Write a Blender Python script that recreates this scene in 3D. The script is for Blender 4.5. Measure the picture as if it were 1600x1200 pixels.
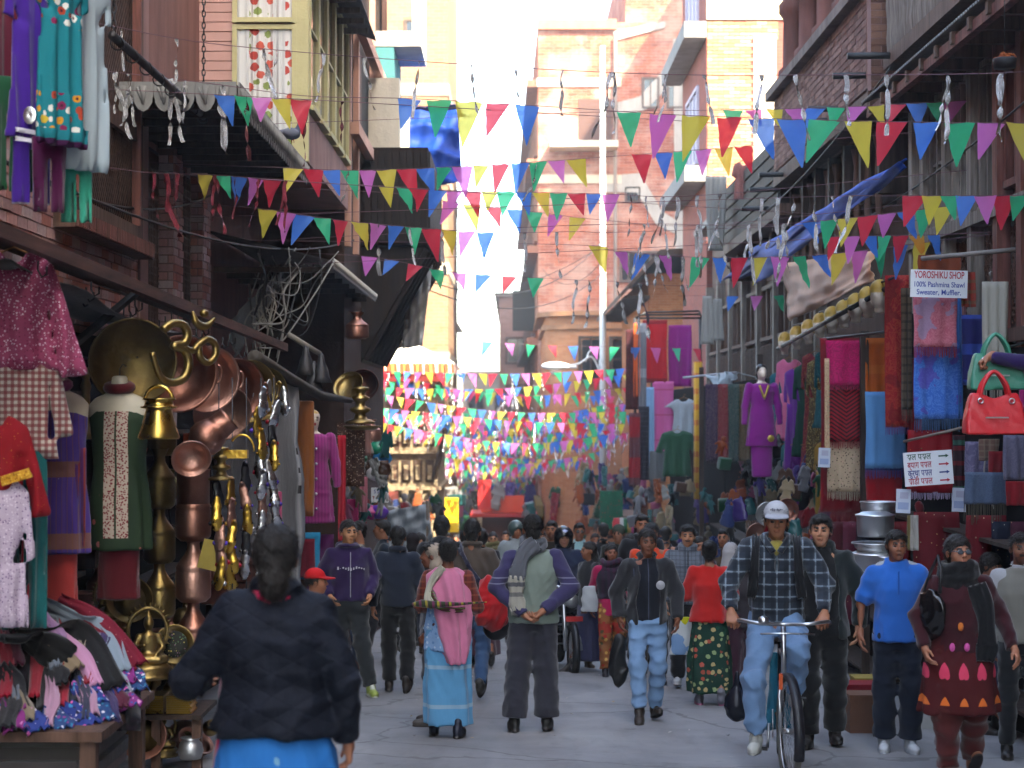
import bpy, math, random
import numpy as np
from mathutils import Vector, Matrix
for o in list(bpy.data.objects): bpy.data.objects.remove(o)
random.seed(7); RNG = np.random.default_rng(7)
SC = bpy.context.scene; COL = SC.collection; PI = math.pi; R = math.radians
# ------------------------------------------------------------------ camera, sky, sun, exposure
F = 2800.0; PITCH = math.atan(40/F)            # the photograph is 1600 px wide; true horizon at row 640
cd = bpy.data.cameras.new('camera'); cam = bpy.data.objects.new('camera', cd); COL.objects.link(cam)
cam.location = (0,0,0); cam.rotation_euler = (PI/2+PITCH,0,0); cd.sensor_width = 36; cd.lens = 36*F/1600
cd.clip_end = 3000; cd.clip_start = .1; SC.camera = cam
cd.dof.use_dof = True; cd.dof.focus_distance = 14.5; cd.dof.aperture_fstop = 2.8
SUN_EL, SUN_AZ = 43, 36                          # azimuth: degrees from straight behind the camera towards the right
w = bpy.data.worlds.new('World'); SC.world = w; w.use_nodes = True; wn = w.node_tree
sky = wn.nodes.new('ShaderNodeTexSky'); sky.sky_type = 'NISHITA'; sky.sun_disc = False
sky.sun_elevation = R(SUN_EL); sky.sun_rotation = R(180-SUN_AZ); sky.air_density = 1.0; sky.dust_density = 4.5; sky.ozone_density = .6; sky.altitude = 1300
wn.links.new(sky.outputs[0], wn.nodes['Background'].inputs[0]); wn.nodes['Background'].inputs[1].default_value = .15
sd = bpy.data.lights.new('sun', 'SUN'); sun = bpy.data.objects.new('sun', sd); COL.objects.link(sun)
sd.energy = 2.4; sd.angle = R(.5); sd.color = (1,.95,.86)
sv = Vector((math.sin(R(SUN_AZ))*math.cos(R(SUN_EL)), -math.cos(R(SUN_AZ))*math.cos(R(SUN_EL)), math.sin(R(SUN_EL))))
sun.rotation_euler = sv.to_track_quat('Z','Y').to_euler(); sun.location = sv*60
SC.view_settings.view_transform = 'Standard'; SC.view_settings.look = 'None'; SC.view_settings.gamma = 1
SC.view_settings.exposure = 3.55
SC.view_settings.use_white_balance = True; SC.view_settings.white_balance_temperature = 7500; SC.view_settings.white_balance_tint = 4
SC.render.engine = 'CYCLES'; SC.cycles.use_denoising = True; SC.cycles.max_bounces = 6; SC.cycles.diffuse_bounces = 3
SC.cycles.transparent_max_bounces = 8; SC.cycles.volume_bounces = 0; SC.cycles.sample_clamp_indirect = 6
SC.cycles.use_adaptive_sampling = True; SC.cycles.adaptive_threshold = .02; SC.cycles.caustics_reflective = False; SC.cycles.caustics_refractive = False
# ------------------------------------------------------------------ helpers: pixels, colour, objects
GS, GH = .0714, 1.55                             # the street falls away from the camera
def gz(y): return -GH-GS*y
def at(px, py, Y):
    """world point seen at a pixel of the photograph at depth Y"""
    f = Vector((0,math.cos(PITCH),math.sin(PITCH))); u = Vector((0,-math.sin(PITCH),math.cos(PITCH)))
    d = f*F+Vector((px-800,0,0))+u*(600-py); return d*(Y/d.y)
def atx(px, py, X): return at(px, py, X*F/(px-800))
def gp(px, py):
    """ground point at a pixel"""
    Y = GH*F/(py-840); return Vector(((px-800)*Y/F, Y, gz(Y)))
def lin(h):
    if not isinstance(h, str): return tuple(h)
    h = h.lstrip('#'); c = [int(h[i:i+2],16)/255 for i in (0,2,4)]
    return tuple(x/12.92 if x <= .04045 else ((x+.055)/1.055)**2.4 for x in c)
def link(o, parent=None):
    COL.objects.link(o)
    if parent: o.parent = parent
    return o
def tag(o, label=None, cat=None, group=None, kind=None):
    if label: o['label'] = label
    if cat: o['category'] = cat
    if group: o['group'] = group
    if kind: o['kind'] = kind
    return o
def empty(name, loc=(0,0,0), rz=0, parent=None, **k):
    o = bpy.data.objects.new(name, None); link(o, parent); o.location = loc; o.rotation_euler = (0,0,rz); o.empty_display_size = .1
    return tag(o, **k)
def obj(name, me, m=None, parent=None, loc=None, rot=None, scale=None, **k):
    o = bpy.data.objects.new(name, me); link(o, parent)
    if m is not None and not me.materials:
        for x in (m if isinstance(m,(list,tuple)) else [m]): me.materials.append(x)
    if loc is not None: o.location = loc
    if rot is not None: o.rotation_euler = rot
    if scale is not None: o.scale = scale
    return tag(o, **k)
def dup(root, loc=None, rz=None, parent=None, **k):
    c = root.copy(); link(c); c.parent = parent
    if loc is not None: c.location = loc
    if rz is not None: c.rotation_euler = (0,0,rz)
    for ch in root.children: dup(ch, parent=c)
    return tag(c, **k)
ORD = 'first second third fourth fifth sixth seventh eighth ninth tenth eleventh twelfth thirteenth fourteenth fifteenth sixteenth seventeenth eighteenth nineteenth twentieth'.split()
class MB:
    """collects shapes into one mesh"""
    def __init__(s): s.v = []; s.f = []; s.mi = []; s.sm = []; s.m = 0; s.smooth = False
    def add(s, vs, fs, mat=None, T=None):
        n = len(s.v)
        if T is not None: vs = [T@Vector(v) for v in vs]
        s.v += [tuple(v) for v in vs]
        for f in fs: s.f.append(tuple(i+n for i in f)); s.mi.append(s.m); s.sm.append(s.smooth)
        return s
    def box(s, a, b, T=None):
        x0,y0,z0 = a; x1,y1,z1 = b
        return s.add([(x0,y0,z0),(x1,y0,z0),(x1,y1,z0),(x0,y1,z0),(x0,y0,z1),(x1,y0,z1),(x1,y1,z1),(x0,y1,z1)],
            [(0,3,2,1),(4,5,6,7),(0,1,5,4),(1,2,6,5),(2,3,7,6),(3,0,4,7)], T=T)
    def bar(s, p, q, w, h=None, up=(0,0,1)):
        p = Vector(p); q = Vector(q); d = q-p; L = d.length; h = h or w
        y = d.normalized(); u = Vector(up)
        if abs(y.dot(u)) > .98: u = Vector((1,0,0))
        x = y.cross(u).normalized(); z = x.cross(y)
        T = Matrix(((x.x,y.x,z.x,p.x),(x.y,y.y,z.y,p.y),(x.z,y.z,z.z,p.z),(0,0,0,1)))
        return s.box((-w/2,0,-h/2),(w/2,L,h/2), T)
    def tube(s, pts, r, n=8, cap=True, closed=False):
        pts = [Vector(p) for p in pts]; m = len(pts); rr = r if isinstance(r,(list,tuple)) else [r]*m
        vs = []; u = None; old = s.smooth; s.smooth = True
        for i,p in enumerate(pts):
            a = pts[(i-1)%m] if (i or closed) else p; b = pts[(i+1)%m] if (i < m-1 or closed) else p
            d = (b-a).normalized()
            if u is None: u = d.orthogonal().normalized()
            u = (u-d*u.dot(d)); u = u.normalized() if u.length > 1e-6 else d.orthogonal().normalized(); v = d.cross(u)
            for k in range(n):
                t = 2*PI*k/n; vs.append(p+(u*math.cos(t)+v*math.sin(t))*rr[i])
        fs = []
        for i in range(m if closed else m-1):
            for k in range(n):
                a = i*n+k; b = i*n+(k+1)%n; c = ((i+1)%m)*n; fs.append((a,b,c+(k+1)%n,c+k))
        if cap and not closed: fs += [tuple(range(n))[::-1], tuple(range((m-1)*n,m*n))]
        s.add(vs, fs); s.smooth = old; return s
    def lathe(s, prof, n=24, T=None):
        old = s.smooth; s.smooth = True; vs = []; fs = []
        for r,z in prof:
            for k in range(n): t = 2*PI*k/n; vs.append((r*math.cos(t),r*math.sin(t),z))
        for i in range(len(prof)-1):
            for k in range(n): fs.append((i*n+k,i*n+(k+1)%n,(i+1)*n+(k+1)%n,(i+1)*n+k))
        s.add(vs, fs, T=T); s.smooth = old; return s
    def prism(s, poly, z0, z1, T=None):
        n = len(poly); vs = [(x,y,z0) for x,y in poly]+[(x,y,z1) for x,y in poly]
        return s.add(vs, [tuple(range(n))[::-1], tuple(range(n,2*n))]+[(i,(i+1)%n,n+(i+1)%n,n+i) for i in range(n)], T=T)
    def mesh(s, name='m'):
        me = bpy.data.meshes.new(name); me.from_pydata(s.v, [], s.f)
        me.polygons.foreach_set('material_index', s.mi); me.polygons.foreach_set('use_smooth', s.sm); me.update(); return me
    def build(s, name, m=None, parent=None, **k): return obj(name, s.mesh(name), m, parent, **k)
def npmesh(name, v, q, col=None, smooth=True, mi=None):
    me = bpy.data.meshes.new(name); n = len(q); k = q.shape[1]
    me.vertices.add(len(v)); me.vertices.foreach_set('co', np.ascontiguousarray(v,dtype=np.float32).ravel())
    me.loops.add(n*k); me.loops.foreach_set('vertex_index', np.ascontiguousarray(q,dtype=np.int32).ravel())
    me.polygons.add(n); me.polygons.foreach_set('loop_start', np.arange(0,n*k,k,dtype=np.int32))
    if smooth: me.polygons.foreach_set('use_smooth', np.ones(n,dtype=bool))
    if mi is not None: me.polygons.foreach_set('material_index', mi.astype(np.int32))
    if col is not None:
        a = me.color_attributes.new('Col','FLOAT_COLOR','POINT'); c = np.ones((len(v),4),np.float32); c[:,:3] = col; a.data.foreach_set('color', c.ravel())
    me.update(); me.validate(); return me
# ------------------------------------------------------------------ signed-distance shapes -> one smooth surface
CUBE = np.array([(i,j,k) for i in (0,1) for j in (0,1) for k in (0,1)]); EDG = [(a,b) for a in range(8) for b in range(a+1,8) if np.abs(CUBE[a]-CUBE[b]).sum() == 1]
class Sdf:
    def __init__(s, lo, hi, h):
        s.lo = np.array(lo,float); s.h = h; s.n = np.ceil((np.array(hi)-s.lo)/h).astype(int)+1
        s.ax = [s.lo[i]+h*np.arange(s.n[i]) for i in range(3)]; s.d = np.full(tuple(s.n), 1.0, np.float32); s.c = np.zeros(tuple(s.n), np.int16); s.pal = [(.5,.5,.5)]
    def cid(s, c):
        c = lin(c)
        if c not in s.pal: s.pal.append(c)
        return s.pal.index(c)
    def put(s, fn, lo, hi, k=.02, col=None, mode='u'):
        k = max(k,1e-4); m = k+2.5*s.h
        i0 = np.clip(np.floor((np.array(lo)-m-s.lo)/s.h).astype(int),0,s.n); i1 = np.clip(np.ceil((np.array(hi)+m-s.lo)/s.h).astype(int)+1,0,s.n)
        if (i1 <= i0).any(): return s
        sl = tuple(slice(a,b) for a,b in zip(i0,i1)); x = s.ax[0][sl[0]][:,None,None]; y = s.ax[1][sl[1]][None,:,None]; z = s.ax[2][sl[2]][None,None,:]
        p = fn(x,y,z); d = s.d[sl]
        if mode == 'u':
            if col is not None: s.c[sl] = np.where(p < d, s.cid(col), s.c[sl])
            h = np.clip(.5+.5*(d-p)/k,0,1); s.d[sl] = d*(1-h)+p*h-k*h*(1-h)
        elif mode == 's':
            h = np.clip(.5-.5*(d+p)/k,0,1); s.d[sl] = d*(1-h)-p*h+k*h*(1-h)
            if col is not None: s.c[sl] = np.where(p < s.h*1.5, s.cid(col), s.c[sl])
        elif mode == 'p':                        # paint only
            s.c[sl] = np.where(p < 0, s.cid(col), s.c[sl])
        return s
    def cap(s, a, b, ra, rb=None, k=.02, col=None, mode='u', fl=(1,1,1), cut=False):
        a = np.array(a,float); b = np.array(b,float); rb = ra if rb is None else rb; ab = b-a; L = max(ab@ab,1e-9); f = np.array(fl,float)
        def fn(x,y,z):
            X,Y,Z = x-a[0],y-a[1],z-a[2]; t0 = (X*ab[0]+Y*ab[1]+Z*ab[2])/L; t = np.clip(t0,0,1)
            q = np.sqrt(((X-t*ab[0])/f[0])**2+((Y-t*ab[1])/f[1])**2+((Z-t*ab[2])/f[2])**2)-(ra+(rb-ra)*t)
            q = q*f.min() if f.min() < 1 else q
            return np.maximum(q,(t0-1)*math.sqrt(L)) if cut else q
        r = max(ra,rb)*f.max(); return s.put(fn, np.minimum(a,b)-r, np.maximum(a,b)+r, k, col, mode)
    def ell(s, c, r, k=.02, col=None, mode='u', M=None):
        c = np.array(c,float); r = np.array(r,float)
        def fn(x,y,z):
            X,Y,Z = x-c[0],y-c[1],z-c[2]
            if M is not None: X,Y,Z = (M[0][0]*X+M[1][0]*Y+M[2][0]*Z, M[0][1]*X+M[1][1]*Y+M[2][1]*Z, M[0][2]*X+M[1][2]*Y+M[2][2]*Z)
            k0 = np.sqrt((X/r[0])**2+(Y/r[1])**2+(Z/r[2])**2); k1 = np.sqrt((X/r[0]**2)**2+(Y/r[1]**2)**2+(Z/r[2]**2)**2)+1e-6
            return k0*(k0-1)/k1
        e = r if M is None else np.full(3,r.max()); return s.put(fn, c-e, c+e, k, col, mode)
    def loft(s, zs, rx, ry, cx=0, cy=0, k=.02, col=None, folds=None, mode='u', sq=2.0):
        """upright body with an elliptic section that changes with height; folds=(count, depth, phase, twist, z where they start)"""
        zs = np.array(zs,float); o = np.argsort(zs); zs = zs[o]; g = lambda a: np.full(len(zs),float(a)) if np.isscalar(a) else np.array(a,float)[o]
        rx,ry,cx,cy = g(rx),g(ry),g(cx),g(cy)
        def fn(x,y,z):
            A = np.interp(z,zs,rx); B = np.interp(z,zs,ry); X = x-np.interp(z,zs,cx); Y = y-np.interp(z,zs,cy)
            q = ((np.abs(X)/A)**sq+(np.abs(Y)/B)**sq)**(1/sq); d = (q-1)*np.minimum(A,B)
            if folds:
                n,am,ph,tw,zf = folds; th = np.arctan2(Y/B,X/A); d = d-am*np.clip((zf-z)/.35,0,1)*np.sin(n*th+ph+tw*z+1.7*np.sin(2*th+ph))
            return np.maximum(d, np.maximum(zs[0]-z, z-zs[-1]))
        return s.put(fn,(min(cx-rx)-.05,min(cy-ry)-.05,zs[0]),(max(cx+rx)+.05,max(cy+ry)+.05,zs[-1]),k,col,mode)
    def wrinkle(s, amp, fr=30, seed=0, ax=(.7,.7,1.3)):
        """soft creases: warped ridges at three scales"""
        r = np.random.default_rng(seed); x = s.ax[0][:,None,None]; y = s.ax[1][None,:,None]; z = s.ax[2][None,None,:]; m = np.abs(s.d) < .06; a = 0
        for i in range(4):
            v = r.normal(size=3)*np.array(ax); v = v/np.linalg.norm(v)*fr*(.45+.42*i); w2 = r.normal(size=3)*6; w3 = r.normal(size=3)*11; q = np.sin(v[0]*x+v[1]*y+v[2]*z+2.4*np.sin(w2[0]*x+w2[1]*y+w2[2]*z+i)+.8*np.sin(w3[0]*x+w3[1]*y+w3[2]*z)+r.uniform(0,6)); g = np.sin(w2[1]*x*.8+w2[2]*y*.8+w2[0]*z*.8+i*2)
            a = a+(1.1-2.2*np.abs(q)**.8)*(.55+.45*g)*(1-.12*i)
        s.d = s.d-(amp/3)*a*m; return s
    def net(s):
        d = s.d; d[[0,-1]] = np.maximum(d[[0,-1]],.001); d[:,[0,-1]] = np.maximum(d[:,[0,-1]],.001); d[:,:,[0,-1]] = np.maximum(d[:,:,[0,-1]],.001)
        i = (d < 0); nx,ny,nz = d.shape; cnt = np.zeros((nx-1,ny-1,nz-1),np.int8)
        for a,b,c in CUBE: cnt += i[a:nx-1+a,b:ny-1+b,c:nz-1+c]
        ci = np.argwhere((cnt > 0)&(cnt < 8))
        if not len(ci): return np.zeros((0,3)),np.zeros((0,4),int),np.zeros((0,3))
        idx = np.full(cnt.shape,-1,np.int32); idx[tuple(ci.T)] = np.arange(len(ci))
        cr = ci[:,None,:]+CUBE[None]; cv = d[cr[...,0],cr[...,1],cr[...,2]]; acc = np.zeros((len(ci),3)); num = np.zeros(len(ci))
        for a,b in EDG:
            m = (cv[:,a] < 0) != (cv[:,b] < 0); t = cv[:,a]/np.where(m,cv[:,a]-cv[:,b],1); acc += m[:,None]*(CUBE[a]+t[:,None]*(CUBE[b]-CUBE[a])); num += m
        v = s.lo+s.h*(ci+acc/num[:,None]); best = cr[np.arange(len(ci)),np.argmin(cv,1)]; col = np.array(s.pal)[s.c[best[:,0],best[:,1],best[:,2]]]
        qs = []
        for ax in range(3):
            o = [0,0,0]; o[ax] = 1; A = i[:nx-o[0],:ny-o[1],:nz-o[2]]; B = i[o[0]:,o[1]:,o[2]:]; e = np.argwhere(A != B); u,w_ = (ax+1)%3,(ax+2)%3
            ok = (e[:,u] > 0)&(e[:,w_] > 0)&(e[:,u] < d.shape[u]-1)&(e[:,w_] < d.shape[w_]-1); e = e[ok]
            def g(du,dw): f = e.copy(); f[:,u] -= du; f[:,w_] -= dw; return idx[f[:,0],f[:,1],f[:,2]]
            q = np.stack([g(1,1),g(0,1),g(0,0),g(1,0)],1); fl = ~A[tuple(e.T)]; q[fl] = q[fl][:,::-1]; qs.append(q)
        return v,np.concatenate(qs),col
def joinnets(nets):
    vs,qs,cs = [],[],[]; n = 0
    for v,q,c in nets: vs.append(v); qs.append(q+n); cs.append(c); n += len(v)
    return np.concatenate(vs),np.concatenate(qs),np.concatenate(cs)
def relax(v, q, it=1):
    for _ in range(it):
        a = np.zeros_like(v); n = np.zeros(len(v))
        for i in range(4):
            for j in ((i+1)%4,): np.add.at(a,q[:,i],v[q[:,j]]); np.add.at(a,q[:,j],v[q[:,i]]); np.add.at(n,q[:,i],1); np.add.at(n,q[:,j],1)
        v = v*.5+.5*a/np.maximum(n,1)[:,None]
    return v
# ------------------------------------------------------------------ procedural materials
class NT:
    def __init__(s, name):
        s.m = bpy.data.materials.new(name); s.m.use_nodes = True; s.t = s.m.node_tree; s.n = s.t.nodes; s.b = s.n['Principled BSDF']; s.out = s.n['Material Output']
    def add(s, typ, ins=None, **kw):
        n = s.n.new('ShaderNode'+typ)
        for k,v in kw.items(): setattr(n,k,v)
        for k,v in (ins or {}).items(): s.set(n.inputs[k],v)
        return n
    def set(s, sock, v):
        if hasattr(v,'is_linked') or isinstance(v,bpy.types.NodeSocket): s.t.links.new(v,sock)
        elif isinstance(v,str): sock.default_value = (*lin(v),1)
        elif isinstance(v,tuple) and len(v) == 3 and sock.type == 'RGBA': sock.default_value = (*v,1)
        else: sock.default_value = v
    def math(s, op, a, b=0, c=0): return s.add('Math',{0:a,1:b,2:c},operation=op).outputs[0]
    def mix(s, f, a, b, typ='MIX'):
        n = s.n.new('ShaderNodeMix'); n.data_type = 'RGBA'; n.blend_type = typ; s.set(n.inputs[0],f); s.set(n.inputs[6],a); s.set(n.inputs[7],b); return n.outputs[2]
    def ramp(s, f, stops, interp='LINEAR'):
        n = s.n.new('ShaderNodeValToRGB'); r = n.color_ramp; r.interpolation = interp; s.set(n.inputs[0],f)
        while len(r.elements) < len(stops): r.elements.new(.5)
        for e,(p,c) in zip(r.elements,stops): e.position = p; e.color = (*lin(c),1)
        return n.outputs[0]
    def pos(s, kind='Object', sc=(1,1,1), rot=(0,0,0), loc=(0,0,0)):
        t = s.add('TexCoord').outputs[kind]; return s.add('Mapping',{0:t,1:loc,2:rot,3:sc}).outputs[0]
    def noise(s, v, scale, det=3, rough=.55): return s.add('TexNoise',{'Vector':v,'Scale':scale,'Detail':det,'Roughness':rough}).outputs['Fac']
    def voro(s, v, scale, feat='F1', out='Distance', rnd=1): return s.add('TexVoronoi',{'Vector':v,'Scale':scale,'Randomness':rnd},feature=feat).outputs[out]
    def sep(s, v): return s.add('SeparateXYZ',{0:v}).outputs
    def done(s, col, rough=.8, metal=0, bump=None, bs=.3, bd=.01, spec=.35, **k):
        s.set(s.b.inputs['Base Color'],col); s.set(s.b.inputs['Roughness'],rough); s.set(s.b.inputs['Metallic'],metal); s.set(s.b.inputs['Specular IOR Level'],spec)
        if bump is not None: s.set(s.b.inputs['Normal'], s.add('Bump',{'Strength':bs,'Distance':bd,'Height':bump}).outputs[0])
        for a,v in k.items(): s.set(s.b.inputs[a.replace('_',' ')],v)
        return s.m
def band(n, x, per, duty, off=0):
    """1 inside a stripe"""
    f = n.math('FRACT', n.math('ADD', n.math('MULTIPLY', x, 1/per), off+1000)); return n.math('LESS_THAN', f, duty)
MC = {}
def memo(fn):
    def g(*a, **k):
        key = repr((fn.__name__,a,sorted(k.items())))
        if key not in MC: MC[key] = fn(*a,**k)
        return MC[key]
    return g
@memo
def plain(c, rough=.8, metal=0, var=.12, scale=8, bump=.15, bscale=60, spec=.35):
    """painted, woven or worn plain surface with uneven tone"""
    n = NT('plain'); p = n.pos(); a = n.noise(p,scale,4); c = lin(c)
    col = n.mix(a, tuple(x*(1-var*1.6) for x in c), tuple(min(1,x*(1+var*1.2)) for x in c))
    return n.done(col, n.math('ADD', rough-.06, n.math('MULTIPLY',a,.12)), metal, n.noise(p,bscale,2), bump, .01, spec)
@memo
def cloth(c, var=.1, weave=350, rough=.92, sheen=.25, fold=.0):
    n = NT('cloth'); p = n.pos(); a = n.noise(p,5,3); c = tuple(.78*x for x in lin(c))
    col = n.mix(a, tuple(x*(1-var*1.5) for x in c), tuple(min(1,x*(1+var)) for x in c)); b = n.noise(p,weave,1)
    h = n.math('ADD', n.math('MULTIPLY',b,.15), n.noise(n.pos(sc=(14,14,5)),1,2))
    return n.done(col, rough, 0, h, .35, .012, .2, Sheen_Weight=sheen, Sheen_Roughness=.5)
@memo
def vcol(rough=.6, spec=.3, bump=.08, bscale=90, sub=0, sheen=0, var=.1):
    n = NT('tinted'); p = n.pos(); a = n.add('Attribute',attribute_name='Col').outputs[0]
    col = n.mix(n.math('MULTIPLY',n.noise(p,20,3),var*2), a, n.mix(1.0,a,(.62,.6,.6),'MULTIPLY'))
    k = {}
    if sub: k = dict(Subsurface_Weight=sub, Subsurface_Scale=.01)
    return n.done(col, rough, 0, n.noise(p,bscale,3), bump, .008, spec, Sheen_Weight=sheen, **k)
@memo
def plaid(base, *lines, axis='xz', rough=.92):
    """lines: (axis, period, duty, offset, colour, strength)"""
    n = NT('plaid'); p = n.pos(); s = n.sep(n.mix(.006,p,n.add('TexNoise',{'Vector':p,'Scale':9}).outputs['Color'])); ax = dict(x=s[0],y=s[1],z=s[2]); col = lin(base)
    for a,per,duty,off,c,st in lines: col = n.mix(n.math('MULTIPLY',band(n,ax[a],per,duty,off),st), col, c)
    col = n.mix(n.math('MULTIPLY',n.noise(p,7,3),.5), n.mix(1.0,col,(.85,.85,.85),'MULTIPLY'), n.mix(1.0,col,(.45,.45,.45),'MULTIPLY'))
    return n.done(col, rough, 0, n.noise(n.pos(sc=(12,12,5)),1.2,2), .4, .015, .2, Sheen_Weight=.2)
@memo
def floral(base, cols, scale=30, thr=.35, thr2=.16, c2=None, rough=.85, stripe=None, metal=0, sc=(1,1,1), zlo=None, zhi=None):
    """scattered blossoms or sequins of several colours; zlo/zhi keep them inside a band of heights"""
    n = NT('floral'); p = n.pos(sc=sc); v = n.add('TexVoronoi',{'Vector':p,'Scale':scale,'Randomness':.85}); d = v.outputs['Distance']; k = n.sep(v.outputs['Color'])[0]
    col = n.ramp(k,[(i/max(1,len(cols)),c) for i,c in enumerate(cols)],'CONSTANT'); m = n.math('LESS_THAN',n.math('ADD',d,n.math('MULTIPLY',n.noise(p,scale*3,2),.3)),thr+.15)
    if zlo is not None:
        z = n.sep(n.pos())[2]; m = n.math('MULTIPLY',m,n.math('MULTIPLY',n.math('GREATER_THAN',z,zlo),n.math('LESS_THAN',z,zhi)))
    bc = lin(base); bas = n.mix(n.noise(p,6,3), tuple(x*.8 for x in bc), tuple(min(1,x*1.15) for x in bc))
    if stripe:
        for a,per,duty,off,c,st in stripe: bas = n.mix(n.math('MULTIPLY',band(n,dict(x=n.sep(n.pos())[0],z=n.sep(n.pos())[2],y=n.sep(n.pos())[1])[a],per,duty,off),st), bas, c)
    col = n.mix(m,bas,col)
    if c2: col = n.mix(n.math('LESS_THAN',d,thr2),col,c2)
    return n.done(col, rough, n.math('MULTIPLY',m,metal), n.noise(n.pos(sc=(12,12,5)),1.2,2), .4, .015, .25)
@memo
def paisley(base, c2, scale=9, sc=(1,1,1), c3=None, rough=.85, amt=.5):
    """woven curls: bands cut from a warped noise"""
    n = NT('paisley'); p = n.pos(sc=sc); wv = n.add('TexNoise',{'Vector':p,'Scale':scale,'Detail':2,'Distortion':1.6}).outputs['Fac']
    f = n.math('SINE',n.math('MULTIPLY',wv,46)); col = n.mix(n.math('MULTIPLY',n.math('GREATER_THAN',f,.1),amt),lin(base),c2)
    if c3: col = n.mix(n.math('MULTIPLY',n.math('GREATER_THAN',n.noise(p,scale*.6,2),.56),.65),col,c3)
    return n.done(col, rough, 0, n.noise(n.pos(sc=(12,12,5)),1.2,2), .35, .015, .2, Sheen_Weight=.2)
@memo
def metalm(c, rough=.28, dent=.25, tarn=.4, dark='2a1c10', scale=5):
    n = NT('metal'); p = n.pos(); a = n.noise(p,scale,5,.6); col = n.mix(n.ramp(a,[(.35,(0,0,0)),(.75,(1,1,1))]), lin(c), n.mix(tarn,lin(c),dark))
    return n.done(col, n.math('ADD',rough-.05,n.math('MULTIPLY',a,.3)), 1, n.math('ADD',n.voro(p,38),n.math('MULTIPLY',a,.6)), dent, .004)
@memo
def brickm(c1, c2, mortar='8a8078', sc=4.0, rough=.9, bump=.6, axis='xz', stain=.4, wht=0):
    n = NT('brick'); t = n.add('TexCoord').outputs['Object']; s = n.sep(t); u = s[0] if axis[0] == 'x' else s[1]; v = n.add('CombineXYZ',{0:u,1:s[2],2:0}).outputs[0]
    b = n.add('TexBrick',{'Vector':v,'Color1':c1,'Color2':c2,'Mortar':mortar,'Scale':sc,'Mortar Size':.012,'Mortar Smooth':.2,'Bias':0,'Brick Width':.9,'Row Height':.3})
    col = n.mix(n.math('MULTIPLY',n.ramp(n.noise(t,1.3,6,.62),[(.4,(0,0,0)),(.72,(1,1,1))]),stain), b.outputs[0], '5a4a42')
    if wht: col = n.mix(n.math('MULTIPLY',n.ramp(n.noise(t,.8,5,.6),[(.45,(0,0,0)),(.6,(1,1,1))]),wht), col, 'cbb9a8')
    h = n.math('ADD',n.math('MULTIPLY',b.outputs['Fac'],-1),n.math('MULTIPLY',n.noise(t,25,4),.5)); return n.done(col,rough,0,h,bump,.02,.2)
@memo
def stained(c, dirt='3a302a', amt=.6, scale=1.6, rough=.88, bump=.4, streak=True, c2=None):
    """old plaster, concrete or timber with run-down dirt"""
    n = NT('stained'); t = n.add('TexCoord').outputs['Object']; a = n.noise(n.pos(sc=(1,1,.22) if streak else (1,1,1)),scale*2.2,6,.65); b = n.noise(t,scale,5,.6); c = lin(c)
    col = n.mix(b, tuple(x*.78 for x in c), c2 or tuple(min(1,x*1.2) for x in c)); col = n.mix(n.math('MULTIPLY',n.ramp(a,[(.42,(0,0,0)),(.72,(1,1,1))]),amt), col, dirt)
    return n.done(col, rough, 0, n.math('ADD',n.noise(t,30,5),n.noise(t,4,3)), bump, .015, .2)
@memo
def wood(c, dark=None, rough=.75, axis='z', sc=1, spec=.25):
    n = NT('wood'); st = dict(x=(1.2,14,14),y=(14,1.2,14),z=(14,14,1.2))[axis]; a = n.noise(n.pos(sc=tuple(x*sc for x in st)),1.2,6,.65); c = lin(c); d = lin(dark) if dark else tuple(x*.4 for x in c)
    col = n.mix(n.ramp(a,[(.3,(0,0,0)),(.7,(1,1,1))]), d, c); return n.done(col, rough, 0, a, .35, .01, spec)
@memo
def foil(c): 
    n = NT('foil'); return n.done(n.mix(n.noise(n.pos(),14,3),lin(c),tuple(x*.6 for x in lin(c))),.22,1,n.noise(n.pos(),60,3),.8,.02)
@memo
def film(c, tr=.45, rough=.28, clear=0):
    """thin coloured plastic that lets light through"""
    n = NT('film'); p = n.pos(); b = n.noise(p,16,4); n.done(lin(c),rough,0,b,.2,.01,.4); t = n.add('BsdfTranslucent',{'Color':lin(c)}); x = n.add('MixShader',{0:tr,1:n.b.outputs[0],2:t.outputs[0]}); x = n.add('MixShader',{0:clear,1:x.outputs[0],2:n.add('BsdfTransparent',{'Color':tuple(.4+.6*a for a in lin(c))}).outputs[0]}) if clear else x; n.t.links.new(x.outputs[0],n.out.inputs[0]); return n.m
@memo
def emis(c): return plain(c)
DARK = lambda: plain('17130f',.9)
# ------------------------------------------------------------------ ground and road
def proj(p):
    f = p[1]*math.cos(PITCH)+p[2]*math.sin(PITCH); u = -p[1]*math.sin(PITCH)+p[2]*math.cos(PITCH); return 800+F*p[0]/f, 600-F*u/f
def ground_mesh(x0, x1, ys, dz, nx=40, amp=.0):
    v = []; f = []
    for j,y in enumerate(ys):
        for i in range(nx+1):
            x = x0+(x1-x0)*i/nx; z = gz(min(y,130))+dz; z += amp*(math.sin(1.3*x+.7*y)+math.sin(2.9*y-1.1*x))*.5; v.append((x,y,z))
    for j in range(len(ys)-1):
        for i in range(nx): a = j*(nx+1)+i; f.append((a,a+1,a+nx+2,a+nx+1))
    m = MB(); m.smooth = True; m.add(v,f); return m
n = NT('street'); t = n.add('TexCoord').outputs['Object']; a = n.noise(t,.8,6,.6); b = n.noise(t,5,5,.6); c = n.noise(n.pos(sc=(2.5,.5,1)),1.2,5,.65); g = n.voro(t,160)
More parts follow.
